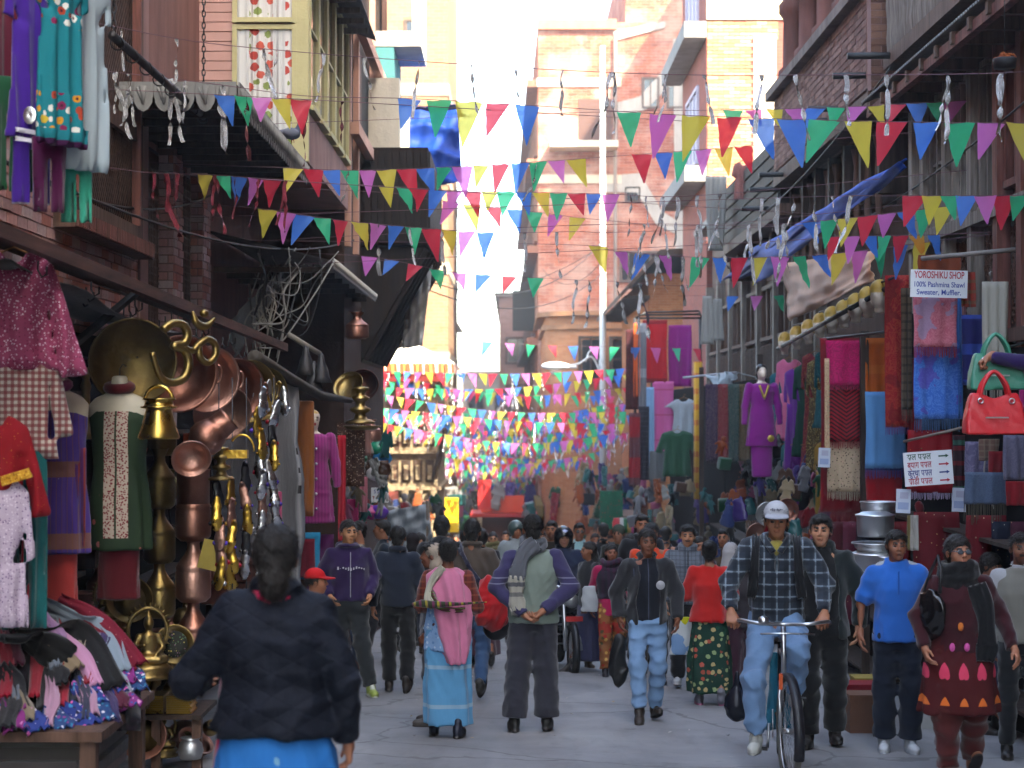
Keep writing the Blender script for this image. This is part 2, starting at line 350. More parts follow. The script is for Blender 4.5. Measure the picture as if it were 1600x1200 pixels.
col = n.ramp(a,[(.3,'6e6d6f'),(.5,'7f7e80'),(.75,'8f8d8d')]); col = n.mix(n.math('MULTIPLY',n.ramp(c,[(.5,(0,0,0)),(.75,(1,1,1))]),.55),col,'565556'); col = n.mix(n.math('MULTIPLY',n.ramp(b,[(.55,(0,0,0)),(.7,(1,1,1))]),.35),col,'918d89')
ck = n.voro(n.mix(.35,n.pos(),n.add('TexNoise',{'Vector':t,'Scale':1.6,'Detail':4}).outputs['Color']),.55,'DISTANCE_TO_EDGE'); col = n.mix(n.math('MULTIPLY',n.math('LESS_THAN',ck,.006),.5),col,'3a3837')
sp = n.math('LESS_THAN',n.voro(t,3.1),.035); col = n.mix(n.math('MULTIPLY',sp,.55),col,'a9a49c')
pt = n.ramp(n.noise(n.pos(sc=(1,.35,1)),.55,3,.5),[(.5,(0,0,0)),(.53,(1,1,1))]); col = n.mix(n.math('MULTIPLY',pt,.3),col,'5c5b5d'); oil = n.ramp(n.noise(t,2.3,6,.7),[(.62,(0,0,0)),(.72,(1,1,1))]); col = n.mix(n.math('MULTIPLY',oil,.5),col,'3f3d3e')
STREET = n.done(col,n.math('ADD',.62,n.math('MULTIPLY',b,.25)),0,n.math('ADD',n.math('ADD',b,n.math('MULTIPLY',g,.25)),n.math('MULTIPLY',a,1.5)),.3,.02,.3)
ground_mesh(-900,900,[-300,-40,-20,0,20,40,60,80,100,130,400,1500],-.02,8).build('ground',stained('6f665c',amt=.3),kind='structure')
ground_mesh(-6.5,9,[-20+i*1.5 for i in range(101)],0,24,.012).build('road',STREET,kind='structure')
# ------------------------------------------------------------------ building helpers
def fT(o, A, N):
    """local (along, out, up) -> world"""
    A = Vector(A); N = Vector(N); return Matrix(((A.x,N.x,0,o[0]),(A.y,N.y,0,o[1]),(A.z,N.z,1,o[2]),(0,0,0,1)))
LEFT = ((0,1,0),(1,0,0)); RIGHT = ((0,1,0),(-1,0,0)); FRONT = ((1,0,0),(0,-1,0))
def bx(a, b, T=None): return MB().box(a,b,T)
def box_part(name, a, b, m, parent, T=None, **k): return bx(a,b,T).build(name,m,parent,**k)
GLASS = NT('glass').done('10151a',.08,0,None,spec=.6)
def window(parent, T, a0, a1, z0, z1, fm, pm, cols=2, rows=2, fw=.06, dep=.05, n0=0, name='window'):
    """frame with sill and separate panes set back in it"""
    m = MB(); m.box((a0-fw,n0,z0-fw),(a0,n0+dep,z1+fw),T); m.box((a1,n0,z0-fw),(a1+fw,n0+dep,z1+fw),T); m.box((a0,n0,z1),(a1,n0+dep,z1+fw),T); m.box((a0,n0,z0-fw),(a1,n0+dep+.03,z0),T)
    for i in range(1,cols): x = a0+(a1-a0)*i/cols; m.box((x-fw*.3,n0,z0),(x+fw*.3,n0+dep*.8,z1),T)
    w_ = m.build(name,fm,parent); cw = (a1-a0)/cols; rh = (z1-z0)/rows
    mm = MB()
    for j in range(1,rows):
        z = z0+rh*j
        for i in range(cols): mm.box((a0+cw*i+fw*.3,n0,z-fw*.25),(a0+cw*(i+1)-fw*.3,n0+dep*.7,z+fw*.25),T)
    if rows > 1: mm.build('glazing_bar',fm,w_)
    for i in range(cols):
        for j in range(rows): bx((a0+cw*i+fw*.3,n0+.004,z0+rh*j+fw*.25),(a0+cw*(i+1)-fw*.3,n0+.012,z0+rh*(j+1)-fw*.25),T).build('pane',pm,w_)
    return w_
def lattice(T, a0, a1, z0, z1, pitch, bw, n0, dep, diag=False):
    m = MB(); W = a1-a0; H = z1-z0
    if not diag:
        k = max(1,round(W/pitch)); l = max(1,round(H/pitch))
        for i in range(1,k): x = a0+W*i/k; m.box((x-bw/2,n0,z0),(x+bw/2,n0+dep,z1),T)
        for j in range(1,l): z = z0+H*j/l; m.box((a0,n0+dep*.3,z-bw/2),(a1,n0+dep*.8,z+bw/2),T)
    else:
        k = int((W+H)/pitch)+1
        for i in range(1,k):
            for sgn in (1,-1):
                pts = []; c = pitch*i
                for (x,z) in ((c,0),(c-H,H)):
                    pts.append([x,z])
                (xa,za),(xb,zb) = pts
                if xa > W: za = xa-W; xa = W
                if xb < 0: zb = H+xb; xb = 0
                if zb-za < .02: continue
                if sgn < 0: xa,xb = W-xa,W-xb
                p = Vector((a0+xa,n0+dep*(.5 if sgn > 0 else .3),z0+za)); q = Vector((a0+xb,n0+dep*(.5 if sgn > 0 else .3),z0+zb)); m.bar(T@p,T@q,bw,dep*.6)
    return m
def bricks(parent, T, a0, a1, z0, z1, mats, bw=.225, bh=.068, gap=.011, skip=None, n0=0, limit=300, seed=1, proud=.012):
    """each brick its own edges; the largest in view are parts of their own, the rest one part"""
    r = random.Random(seed); items = []; j = 0; z = z0
    while z+bh <= z1+.001:
        off = (j%2)*(bw+gap)/2; x = a0-off
        while x < a1:
            xa = max(x,a0); xb = min(x+bw,a1)
            if xb-xa > .04 and not (skip and skip((xa+xb)/2,z+bh/2)):
                c = T@Vector(((xa+xb)/2,n0,z+bh/2)); px,py = proj(c); vis = -20 < px < 1620 and -20 < py < 1220 and c.y > 1
                items.append((c.y if vis else 1e6+c.y,xa,xb,z))
            x += bw+gap
        z += bh+gap; j += 1
    items.sort(); shared = []
    for m in mats: shared.append(bx((-.5,0,-.5),(.5,1,.5)).mesh('brick')); shared[-1].materials.append(m)
    big = [MB() for _ in mats]; rot = T.to_3x3().to_4x4()
    for i,(d,xa,xb,z) in enumerate(items):
        pr = proud*(.5+r.random()); k = r.randrange(len(mats)); tilt = r.uniform(-.012,.012); c = T@Vector(((xa+xb)/2,n0-.006,z+bh/2))
        if i < limit and d < 1e5:
            o = bpy.data.objects.new('brick',shared[k]); link(o,parent); o.matrix_local = Matrix.Translation(c)@rot@Matrix.Rotation(tilt,4,'Y')@Matrix.Diagonal((xb-xa,pr+.006,bh*(1+r.uniform(-.05,.03)),1))
        elif d < 1e5 or i < limit: big[k].box((xa,n0-.006,z),(xb,n0+pr,z+bh),T)
    for k,b in enumerate(big):
        if b.v: b.build('brickwork',mats[k],parent,kind='stuff')
def tin_roof(name, T, a0, a1, d0, d1, z0, z1, m, parent, wave=.075, amp=.012, th=.004, **k):
    """corrugated sheet; ridges run down the slope"""
    N = int((a1-a0)/wave*6); v = []; f = []
    for i in range(N+1):
        a = a0+(a1-a0)*i/N; h = amp*math.sin(2*PI*a/wave)
        for s in (0,th):
            v.append(T@Vector((a,d0,z0+h+s))); v.append(T@Vector((a,d1,z1+h+s)))
    for i in range(N):
        b = i*4; f += [(b,b+4,b+5,b+1),(b+2,b+3,b+7,b+6),(b+1,b+5,b+7,b+3),(b,b+2,b+6,b+4)]
    q = MB(); q.smooth = True; q.add(v,f); return q.build(name,m,parent,**k)
WD = wood('6e5346','33251d'); WDD = wood('493a32','1c1512'); WRED = wood('85534a','43261f'); WGREY = wood('8f847a','4a423b'); WPALE = wood('aaa094','665c54')
PINKB = [stained('c4a09c',dirt='8a6a68',amt=.4,scale=4), stained('ba948f',dirt='806260',amt=.4,scale=4), stained('c8968e',dirt='8c6660',amt=.4,scale=4), stained('c4aca9',dirt='907874',amt=.4,scale=4), stained('b87a6e',dirt='74504a',amt=.4,scale=4)]
MORT = stained('8a6c68',dirt='5a4644',amt=.5); CONC = stained('8f8a84',dirt='3b3632',amt=.5)
TIN = NT('tin'); TIN = TIN.done(TIN.mix(TIN.noise(TIN.pos(),3,5,.6),'8a8783','4e453f'),.5,.6,TIN.noise(TIN.pos(),20,3),.2,.01)
# ------------------------------------------------------------------ left row
LA = empty('brick_house',(-3.2,15.6,gz(15.6)),label='rose brick house with large carved lattice window above the garment stall',cat='house')
def W(parent): return lambda x,y,z: Vector((x,y,z))-parent.location
LA.location = (0,0,0); T = fT((-3.2,0,0),*LEFT)
box_part('wall',(-20,-6,gz(15.6)-1),(15.6,-.012,7.5),MORT,LA,T)
bricks(LA,T,10.6,15.25,.55,4.2,PINKB,skip=lambda a,z: 12.5 < a < 15.05 and z > 1.36)
box_part('corner_pilaster',(15.27,-.01,gz(15)),(15.6,.03,7.5),stained('9c7a74',amt=.35),LA,T)
fr = MB()
for a0,a1,z0,z1 in ((12.55,12.72,1.4,6),(14.86,15.03,1.4,6),(12.72,14.86,1.4,1.52),(12.72,14.86,2.22,2.36)): fr.box((a0,0,z0),(a1,.1,z1),T)
for i,(a,z) in enumerate([(12.5,1.3)]): fr.box((12.42,0,1.27),(15.16,.17,1.4),T)
wl = fr.build('window',WD,LA); fr = MB()
for a in (12.76,14.78): fr.box((a,.06,1.52),(a+.05,.13,6),T)
for i in range(46): fr.box((12.45+i*.058,.17,1.28),(12.48+i*.058,.19,1.39),T)
fr.build('carved_moulding',WRED,wl)
lattice(T,12.72,14.86,2.36,5.2,.075,.022,.03,.04,True).build('lattice',WD,wl); lattice(T,12.72,14.86,1.52,2.22,.075,.022,.03,.04,True).build('lattice',WD,wl)
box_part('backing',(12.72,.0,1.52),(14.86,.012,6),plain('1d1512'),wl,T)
LB = empty('bay_window_house',label='house with pink boarded bay, cream window frames and fringed canopy',cat='house')
T = fT((-3.36,0,0),*LEFT); Lz = gz(20)-1
box_part('wall',(15.6,-5,Lz),(24,0,9),stained('8a625a',dirt='4e3a36',amt=.5),LB,T)
for a0,a1 in ((16.9,17.35),(18.5,18.95)):                                     # brick piers under the canopy
    box_part('pier',(a0,.0,gz(17)),(a1,.16,2.5),MORT,LB,T); bricks(LB,fT((-3.2,a0,0),(1,0,0),(0,-1,0)),-.16,.0,.2,2.45,PINKB,limit=40,seed=int(a0)); bricks(LB,T,a0,a1,.2,2.45,PINKB,n0=.16,limit=70,seed=3)
for a0,a1 in ((15.75,16.75),(17.45,18.4)):
    w2 = box_part('window',(a0,.0,.5),(a1,.05,2.4),WDD,LB,T); lattice(T,a0+.08,a1-.08,.55,2.35,.07,.02,.05,.03).build('lattice',WD,w2)
box_part('window',(16.5,0,4.1),(17.3,.06,5.6),WDD,LB,T)
TF = fT((0,19.2,0),*FRONT); PBOARD = plain('b78f86',.8,var=.12,bump=.3,scale=5); bay = box_part('bay',(-3.5,-4.6,2.66),(-2.22,-.03,8),stained('a87c72',amt=.3),LB,TF)
for i in range(34): bx((-3.5,-.03,2.7+i*.105),(-2.98,.0,2.795+i*.105),TF).build('board',PBOARD,bay)
CREAM = stained('b9b184',dirt='857d5c',amt=.25,rough=.7); n = NT('curtain'); p = n.pos(); v = n.add('TexVoronoi',{'Vector':p,'Scale':9,'Randomness':.8}); s = n.sep(p)
st = n.math('ABSOLUTE',n.math('SUBTRACT',n.math('FRACT',n.math('MULTIPLY',s[0],2.6)),.5)); cc = n.mix(n.math('LESS_THAN',n.math('ADD',v.outputs['Distance'],n.math('MULTIPLY',n.noise(p,30,2),.3)),.58),'cfcdc8',n.ramp(n.sep(v.outputs['Color'])[0],[(0,'b0453c'),(.4,'7f8f4e'),(.7,'c25a4a')],'CONSTANT'))
CURT = n.done(n.mix(n.math('LESS_THAN',st,.17),cc,'c9c9c6'),.9,0,n.math('SINE',n.math('MULTIPLY',s[0],90)),.6,.02)
for z0,z1 in ((2.78,4.08),(4.2,5.6)):
    w2 = window(bay,TF,-2.95,-2.36,z0,z1,CREAM,GLASS,1,1,.05,.05)
    # curtain hangs inside, right behind the glass line
    vs = []; fs = []; K = 60
    for i in range(K+1):
        x = -2.95+.59*i/K; y = 19.2-.022-.006*math.sin(i*1.15); vs += [(x,y,z0),(x,y,z1)]
    for i in range(K): fs.append((2*i,2*i+2,2*i+3,2*i+1))
    q = MB(); q.smooth = True; q.add(vs,fs); q.build('curtain',CURT,w2)
box_part('corner_post',(-2.33,-.02,2.66),(-2.18,.045,8),CREAM,bay,TF)
TS = fT((-2.22,0,0),*LEFT)
for i in range(5):
    a = 19.3+i*.92; window(bay,TS,a+.05,a+.8,3.3,5.0,CREAM,GLASS,1,2,.055,.05,.0)
bx((19.2,0,2.66),(23.9,.03,3.2),TS).build('side_panel',stained('a07a70',amt=.5),bay)
tin_roof('bay_roof',TS,19.0,24.2,-.5,.38,5.35,5.0,TIN,bay)
for i in range(8): bx((19.2+i*.6,-.3,4.93),(19.26+i*.6,.33,5.0),TS).build('rafter',WGREY,bay)
cn = box_part('canopy',(-3.36,14.3,2.5),(-2.2,19.05,2.6),stained('5d544d',amt=.6),LB)
fr = MB()
def scallop(p, q, drop, step=.15):
    p = Vector(p); q = Vector(q); L = (q-p).length; k = max(1,int(L/step)); d = (q-p)/k; nrm = Vector((d.y,-d.x,0)).normalized()*.012
    for i in range(k):
        a = p+d*i; pts = [a+d*.02,a+d*.98]+[a+d*(.5+.48*math.cos(t))+Vector((0,0,-drop*(.45+.55*math.sin(t)))) for t in [j*PI/6 for j in range(7)]]
        pts = [a+d*.01,a+d*.99]+[a+d*(.5+.49*math.cos(t))-Vector((0,0,drop*(.4+.6*math.sin(t)))) for t in [j*PI/6 for j in range(7)]]
        fr.add(pts+[x+nrm for x in pts],[tuple(range(9)),tuple(range(17,8,-1))]+[(j,(j+1)%9,9+(j+1)%9,9+j) for j in range(9)])
        fr.tube([a+d*.5+nrm*1.3-Vector((0,0,drop*.15)),a+d*.5+nrm*1.3-Vector((0,0,drop*.75))],[.03,.012],6); fr.tube([a+d*.2+nrm*1.3-Vector((0,0,drop*.2)),a+d*.42+nrm*1.3-Vector((0,0,drop*.6))],.011,5)
scallop((-3.36,14.29,2.62),(-2.2,14.29,2.62),.24); scallop((-2.19,14.3,2.62),(-2.19,19.05,2.62),.24); fr.build('fringe_trim',stained('82807c',dirt='3a3836',amt=.5),cn)
for i in range(11): bx((-3.3,14.5+i*.43,2.44),(-2.24,14.56+i*.43,2.5)).build('joist',WDD,cn)
# lean-to with dark underside, below the bay
tn = tin_roof('tin_lean_to',TS,19.6,25.6,-1.1,.25,1.95,1.62,TIN,LB)
for i in range(7): bx((-3.3,19.8+i*.9,1.52),(-2.05,19.86+i*.9,1.58)).build('rafter',WDD,tn)
fr = MB(); scallop((-1.96,19.6,1.66),(-1.96,25.6,1.66),.12,.1); fr.build('fringe_trim',plain('b9b3a8',.7),tn)
LC = empty('timber_house',label='dark timber house with blue tarpaulin awning beyond the bay',cat='house'); T = fT((-2.25,0,0),*LEFT)
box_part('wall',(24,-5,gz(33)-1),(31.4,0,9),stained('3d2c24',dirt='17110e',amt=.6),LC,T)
SAL = stained('b78a78',dirt='7d6a60',amt=.35)
for a in (24.05,25.3,28.2,30.9): box_part('post',(a,0,2.2),(a+.16,.08,8.5),SAL,LC,T)
for z in (5.25,3.7): box_part('beam',(24,.082,z),(31.3,.2,z+.16),SAL,LC,T)
for a0,a1 in ((25.5,28.1),(28.4,30.8)):
    w2 = box_part('dark_opening_panel',(a0,0,3.88),(a1,.012,5.2),plain('120e0c'),LC,T); box_part('shutter',(a0,.02,3.9),(a0+.5,.06,5.15),WD,w2,T); box_part('shutter',(a1-.35,.02,3.9),(a1-.02,.5,5.15),stained('c0b6a6',amt=.3),w2,T)  # near-black panel, the shade of the room behind put into its colour
box_part('slab',(29.5,0,6.0),(31.3,.75,6.25),stained('b7b4ae',amt=.3),LC,T); box_part('parapet',(29.5,.6,6.25),(31.3,.75,8.5),stained('c4c1ba',amt=.25),LC,T)
box_part('teal_panel',(29.5,.0,5.42),(31.38,.3,5.98),stained('3f6f73',amt=.3),LC,T)
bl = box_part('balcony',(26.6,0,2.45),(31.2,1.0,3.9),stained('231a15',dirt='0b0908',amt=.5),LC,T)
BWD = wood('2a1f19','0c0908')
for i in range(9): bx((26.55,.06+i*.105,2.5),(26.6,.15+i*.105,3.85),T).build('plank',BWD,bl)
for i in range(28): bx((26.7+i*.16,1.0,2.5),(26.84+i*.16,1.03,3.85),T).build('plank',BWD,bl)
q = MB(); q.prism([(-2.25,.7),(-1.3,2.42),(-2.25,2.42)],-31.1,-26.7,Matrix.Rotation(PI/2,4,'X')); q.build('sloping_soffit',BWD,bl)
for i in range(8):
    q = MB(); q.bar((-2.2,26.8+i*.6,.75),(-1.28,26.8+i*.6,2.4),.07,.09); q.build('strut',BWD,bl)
def tarp(name, pts, nu, nv, m, parent=None, sag=.1, wr=.02, seed=0, th=.006, hf=0, **k):
    """cloth over four corners (a b c d), sagging and creased"""
    a,b,c,d = [Vector(p) for p in pts]; r = random.Random(seed); ph = [r.uniform(0,6) for _ in range(8)]; nrm = (b-a).cross(d-a).normalized(); vs = []
    for i in range(nu+1):
        for j in range(nv+1):
            u,v = i/nu,j/nv; p = (a*(1-u)+b*u)*(1-v)+(d*(1-u)+c*u)*v; s = math.sin(PI*u)*math.sin(PI*v)
            p = p+Vector((0,0,-sag*s))+nrm*wr*(math.sin(9*u+5*v+ph[0])+.7*math.sin(17*u-8*v+ph[1])+.6*math.sin(23*v+6*u+ph[2])+.4*math.sin(41*u+ph[3]+12*v))+nrm*hf*(abs(math.sin(9*v+1.2*math.sin(3*u)))**.6); vs.append(p)
    f = []; n1 = nv+1; N = len(vs)
    for i in range(nu):
        for j in range(nv): q = i*n1+j; f.append((q,q+n1,q+n1+1,q+1))
    g = [tuple(x+N for x in y[::-1]) for y in f]; vs += [p-nrm*th for p in vs]
    rim = [i*n1 for i in range(nu+1)]+[nu*n1+j for j in range(1,n1)]+[i*n1+nv for i in range(nu-1,-1,-1)]+[j for j in range(nv-1,0,-1)]
    e = [(rim[i],rim[i]+N,rim[(i+1)%len(rim)]+N,rim[(i+1)%len(rim)]) for i in range(len(rim))]
    q = MB(); q.smooth = True; q.add(vs,f+g+e); return q.build(name,m,parent,**k)
BLUET = cloth('0e3a92',.25,rough=.6,sheen=0)
tarp('blue_tarpaulin',[at(602,166,30.6),at(716,168,30.6),at(722,284,30.2),at(604,284,30.2)],40,24,BLUET,sag=.0,wr=.02,hf=.16,label='bright blue tarpaulin sagging over the dark balcony',cat='tarpaulin',seed=3)
tarp('tarpaulin_roof',[at(602,165,30.7),at(716,167,30.7),(-.85,33.5,5.5),(-2.2,33.5,5.5)],20,14,BLUET,LC,sag=.15)
LD = empty('brick_tower_block',label='tall sunlit cream brick block with pale bands, left of the sky gap',cat='building'); PALEB = brickm('8f6a4c','805a3e','958672',2.2,stain=.15,bump=.3)
box_part('wall',(-9,70,-9),(-2.5,82,24),PALEB,LD)
for z in (1.8,5.3,8.8,12.3): box_part('band',(-9.02,69.94,z),(-2.46,82.02,z+.45),stained('a89a88',amt=.2),LD)
for z in (3.2,6.7,10.2,13.7): window(LD,fT((0,70,0),*FRONT),-4.15,-3.75,z,z+1.5,plain('4a3a30'),GLASS,1,2,.08,.06)
# the shrine with the frilled roof
SH = empty('shrine',label='small carved stone shrine with frilled hipped roof under the bunting',cat='shrine'); x0,x1,y0,y1 = -3.3,-1.95,47,52; zg = gz(48)
CARV = stained('8a7a64',dirt='322a24',amt=.7,streak=False,scale=4); CARD = stained('3a2c25',amt=.5)
box_part('plinth',(x0-.3,y0-.3,zg-1),(x1+.25,y1,zg+.9),CARV,SH); box_part('wall',(x0,y0,zg+.9),(x1,y1,1.3),CARV,SH)
for i,z in enumerate((-2.1,-1.15,-.3)): box_part('moulding',(x0-.1-.06*i,y0-.1-.06*i,z),(x1+.1+.06*i,y1,z+.08),CARV,SH)
for j,z in enumerate((-1.9,-.95)):
    for i in range(4):
        nb = box_part('carved_niche',(x0+.1+i*.31,y0-.03,z),(x0+.33+i*.31,y0+.01,z+.58),CARD,SH); bx((x0+.16+i*.31,y0-.09,z+.06),(x0+.27+i*.31,y0-.03,z+.45)).build('figure',CARV,nb)
for i in range(7): box_part('corbel',(x0+.03+i*.2,y0-.2,-.42),(x0+.13+i*.2,y0,-.22),CARD,SH)
for i in range(4): 
    x = x0+.12+i*.37; m = MB(); m.lathe([(.1,-.0),(.1,.1),(.06,.16),(.05,.5),(.07,.8),(.05,.9),(.1,1.0),(.12,1.1)],10,Matrix.Translation((x,y0-.16,-3.2))); m.build('column',CARV,SH)
for sx in (-1,1):
    m = MB(); m.bar(((x0+x1)/2+sx*.6,y0-.1,-1.8),((x0+x1)/2+sx*.9,y0-.75,-.5),.1,.12); m.build('roof_strut',CARD,SH)
box_part('doorway',(-2.95,y0-.02,zg+.9),(-2.35,y0+.02,-2.2),plain('120e0b'),SH)  # flat near-black panel; the shade inside the door is painted
def hip(name, x0, x1, y0, y1, ze, zr, m, parent, th=.06):
    q = MB(); cx = (x0+x1)/2; k = min((x1-x0)/2,(y1-y0)/2)*.9; v = [(x0,y0,ze),(x1,y0,ze),(x1,y1,ze),(x0,y1,ze),(cx,y0+k,zr),(cx,y1-k,zr)]; v += [(x,y,z-th) for x,y,z in v]
    return q.add(v,[(0,1,4),(1,2,5,4),(2,3,5),(3,0,4,5),(7,6,10),(8,7,10,11),(9,8,11),(6,9,11,10),(0,6,7,1),(1,7,8,2),(2,8,9,3),(3,9,6,0)]).build(name,m,parent)
rf = hip('roof',-3.7,-1.5,45.9,52.5,1.22,1.75,stained('d0cdc6',dirt='8a8378',amt=.3),SH)
fr = MB(); 
for (p,q) in (((-3.7,45.9),(-1.5,45.9)),((-1.5,45.9),(-1.5,52.5))):
    L = math.hypot(q[0]-p[0],q[1]-p[1]); k = int(L/.08)
    for i in range(k):
        t0,t1 = i/k,(i+.92)/k; A_ = (p[0]+(q[0]-p[0])*t0,p[1]+(q[1]-p[1])*t0); B_ = (p[0]+(q[0]-p[0])*t1,p[1]+(q[1]-p[1])*t1); w_ = .012*(1+math.sin(i*2.1)); fr.m = (0,1,0,2)[i%4]
        fr.add([(A_[0]+w_,A_[1]-w_,1.19),(B_[0]+w_,B_[1]-w_,1.19),(B_[0]+w_*2,B_[1]-w_*2,.94-.02*(i%3)),(A_[0]+w_*2,A_[1]-w_*2,.94-.02*(i%2))],[(0,1,2,3)])
fr.build('frill',[cloth('d8583a'),cloth('e8d2b8'),cloth('d98a4a')],rf); box_part('valance',(-3.66,45.93,.72),(-1.54,45.97,.96),cloth('6e1a18'),rf)
# buildings further down the left side
for i,(xa,y0,y1,zt,c,c2) in enumerate(((-3.4,33.5,46,2.2,'5a4438','4a372e'),(-3.6,53,69.5,2.0,'8a6a55','7a5b49'),(-4.2,83,104,7,'a58a74','947a66'),(-4.4,104.5,140,6,'b09c8a','a08c7c'))):
    b = empty('street_house',label=('low brown brick house behind the grey sheet','brown brick house behind the shrine','distant tan house beyond the cream tower block','far hazy house at the end of the street')[i],cat='house')
    T = fT((xa,0,0),*LEFT); box_part('wall',(y0,-6,gz(y1)-1),(y1,0,zt),brickm(c,c2,'6a6058',3,axis='yx'),b,T)
    box_part('roof',(y0-.2,-6.2,zt),(y1+.2,.6,zt+.12),stained('6a5a50'),b,T)
    k = max(2,int((y1-y0)/3.2))
    for j in range(k):
        a = y0+(j+.25)*(y1-y0)/k
        for z in np.arange(gz(y0)+3.4,zt-1.2,2.6): window(b,T,a,a+1.1,float(z),float(z)+1.3,WD,GLASS,2,1,.09,.08)
    box_part('shop_fascia',(y0+.3,0,gz(y1)+2.4),(y1-.3,.5,gz(y1)+2.75),stained(('6a2a22','3a5a6a','8a7a3a','5a3a5a')[i]),b,T)
# ------------------------------------------------------------------ right row
RA = empty('carved_timber_shophouse',label='carved timber shophouse with mullioned windows behind the shawl stall',cat='house'); T = fT((4.2,0,0),*RIGHT)
box_part('wall',(-20,-6,gz(19)-1),(18.4,0,17),stained('6b4a3e',dirt='2e211b',amt=.5),RA,T)
for i,a in enumerate((13.3,14.35,15.05,15.9,16.85,17.75,18.25)): box_part('post',(a-.07,0,-.3),(a+.07,.14,3.3),(WRED,WRED,WRED,WGREY,WGREY,WGREY,WPALE)[i],RA,T)
for a0,a1,m in ((15.15,15.8,WGREY),(15.99,16.78,WPALE),(16.94,17.68,WGREY)): window(RA,T,a0+.06,a1-.06,1.78,3.0,m,GLASS,3,2,.06,.07,.01)
for a0,a1,m in ((13.42,14.25,WRED),(14.45,14.97,WRED)): window(RA,T,a0+.06,a1-.06,1.9,3.0,m,GLASS,2,1,.06,.07,.01)
for z,m in ((1.62,WGREY),(.55,WD),(3.12,WRED)): box_part('rail',(-5,.0,z),(18.4,.17,z+.11),m,RA,T)
for a0,a1 in ((13.42,14.25),(14.45,14.97),(15.15,15.8),(15.99,16.78),(16.94,17.68)):
    cp = box_part('carved_panel',(a0,0,.68),(a1,.03,1.6),WDD,RA,T); m = MB(); r = random.Random(int(a0*10))
    for i in range(170):
        a = r.uniform(a0+.05,a1-.05); z = r.uniform(.74,1.54); m.tube([T@Vector((a+.035*math.cos(t+i),.035,z+.035*math.sin(t+i))) for t in (0,1.1,2.2,3.3,4.4)],.009,4,False)
    m.build('carving',WD,cp)
er = tin_roof('eave',T,-2,18.35,-.1,.62,3.42,3.14,TIN,RA,amp=.014)
for i in range(16): bx((9.6+i*.56,.0,3.0),(9.67+i*.56,.6,3.1),T).build('rafter',WD,er)
for a in np.arange(13.4,18.2,.95): pass
bx((10,.5,2.98),(18.3,.57,3.07),T).build('fascia_board',WRED,er)
ub = box_part('upper_balcony',(10,-.1,3.45),(18.2,.42,3.6),WD,RA,T); m = MB()
for i in range(70):
    a = 14.2+i*.057; m.lathe([(.012,3.6),(.022,3.75),(.012,3.9),(.026,4.1),(.012,4.35),(.02,4.5),(.012,4.7)],6,Matrix.Translation(T@Vector((a,.38,0))))
m.build('carved_baluster_screen',WGREY,ub,kind='stuff'); box_part('rail',(14,.3,4.7),(18.2,.46,4.85),WD,ub,T)
for i in range(6): box_part('plank',(14.2+i*.66,.3,4.86),(14.8+i*.66,.36,6.2),WGREY,ub,T)
RB = empty('terrace_house',label='stained plaster terrace house with column balcony, right of the street',cat='house')
BRB = [plain('6b4a3c',.92,bump=.6,bscale=35,var=.3),plain('7d5948',.92,bump=.6,bscale=35,var=.3),plain('553a30',.92,bump=.6,bscale=35,var=.3)]
box_part('wall',(18.4,-6,gz(38)-1),(25.2,-.1,6.6),stained('5a443a',dirt='241b17',amt=.5),RB,T); box_part('wall',(25.2,-6,gz(38)-1),(38.4,-.1,3.7),stained('5a443a',dirt='241b17',amt=.5),RB,T)
PLS = stained('8a6058',dirt='4a3c38',amt=.9,scale=2.2,bump=.8,c2='a88a80'); bn = box_part('upper_wall',(18.6,-.1,3.35),(25.2,.5,4.35),PLS,RB,T); box_part('brick_end',(18.42,-.8,3.3),(18.6,.5,6.4),MORT,RB,T)
bricks(RB,fT((3.7,18.42,0),*FRONT),0,1.0,3.32,6.2,BRB,limit=200,seed=5,bw=.21,bh=.062)
bricks(RB,T,18.62,25.2,3.38,4.33,[stained('8f6a60',dirt='4a3e39',amt=.8,scale=3),stained('a07a6e',dirt='544640',amt=.8,scale=3),stained('7d5a50',dirt='3c302c',amt=.8,scale=3)],n0=.5,limit=300,seed=8,proud=.008)
box_part('ledge',(18.55,.0,4.35),(25.3,.62,4.47),stained('7d7068',amt=.7),RB,T); box_part('terrace_floor',(25.2,-6,3.7),(38.4,.3,3.82),CONC,RB,T)
for i in range(5):
    a = 18.9+i*1.35; m = MB(); m.lathe([(.2,4.47),(.2,4.6),(.14,4.66),(.13,5.3),(.19,5.38),(.19,5.5),(.14,5.56),(.13,6.2),(.2,6.4),(.2,6.6)],8,Matrix.Translation(T@Vector((a,.38,0)))); m.build('column',stained('744c44',dirt='3a2d29',amt=.7),RB)
box_part('roof',(18.4,-6,6.6),(25.3,.7,6.75),stained('5d5048'),RB,T)
box_part('shade_storey',(18.4,-6,6.75),(25.2,-.3,13.6),MORT,RB,T)  # unseen storey added to keep the sun off the blue tarpaulin opposite
for i,(a,z) in enumerate(((17.9,3.55),(18.7,3.5),(20.3,3.42),(21.0,3.4),(24.3,3.2),(25.3,3.12),(26.2,2.95))):
    m = MB(); m.tube([T@Vector((a,.2,z)),T@Vector((a-.05,.85,z-.02))],.035,10); m.build('drain_spout',plain('1c1c1e',.5),RB)
lp = box_part('lattice_balcony',(25.2,.3,2.85),(32.4,.42,3.9),plain('1d1714'),RB,T)
for i in range(40):
    for j in range(5): bx((25.25+i*.179,.42,2.9+j*.2),(25.4+i*.179,.45,3.06+j*.2),T).build('carved_panel',WDD,lp)
box_part('beam',(24.6,.2,2.68),(32.6,.52,2.84),WD,RB,T); box_part('beam',(18.5,.25,3.12),(25.2,.52,3.3),WD,RB,T)
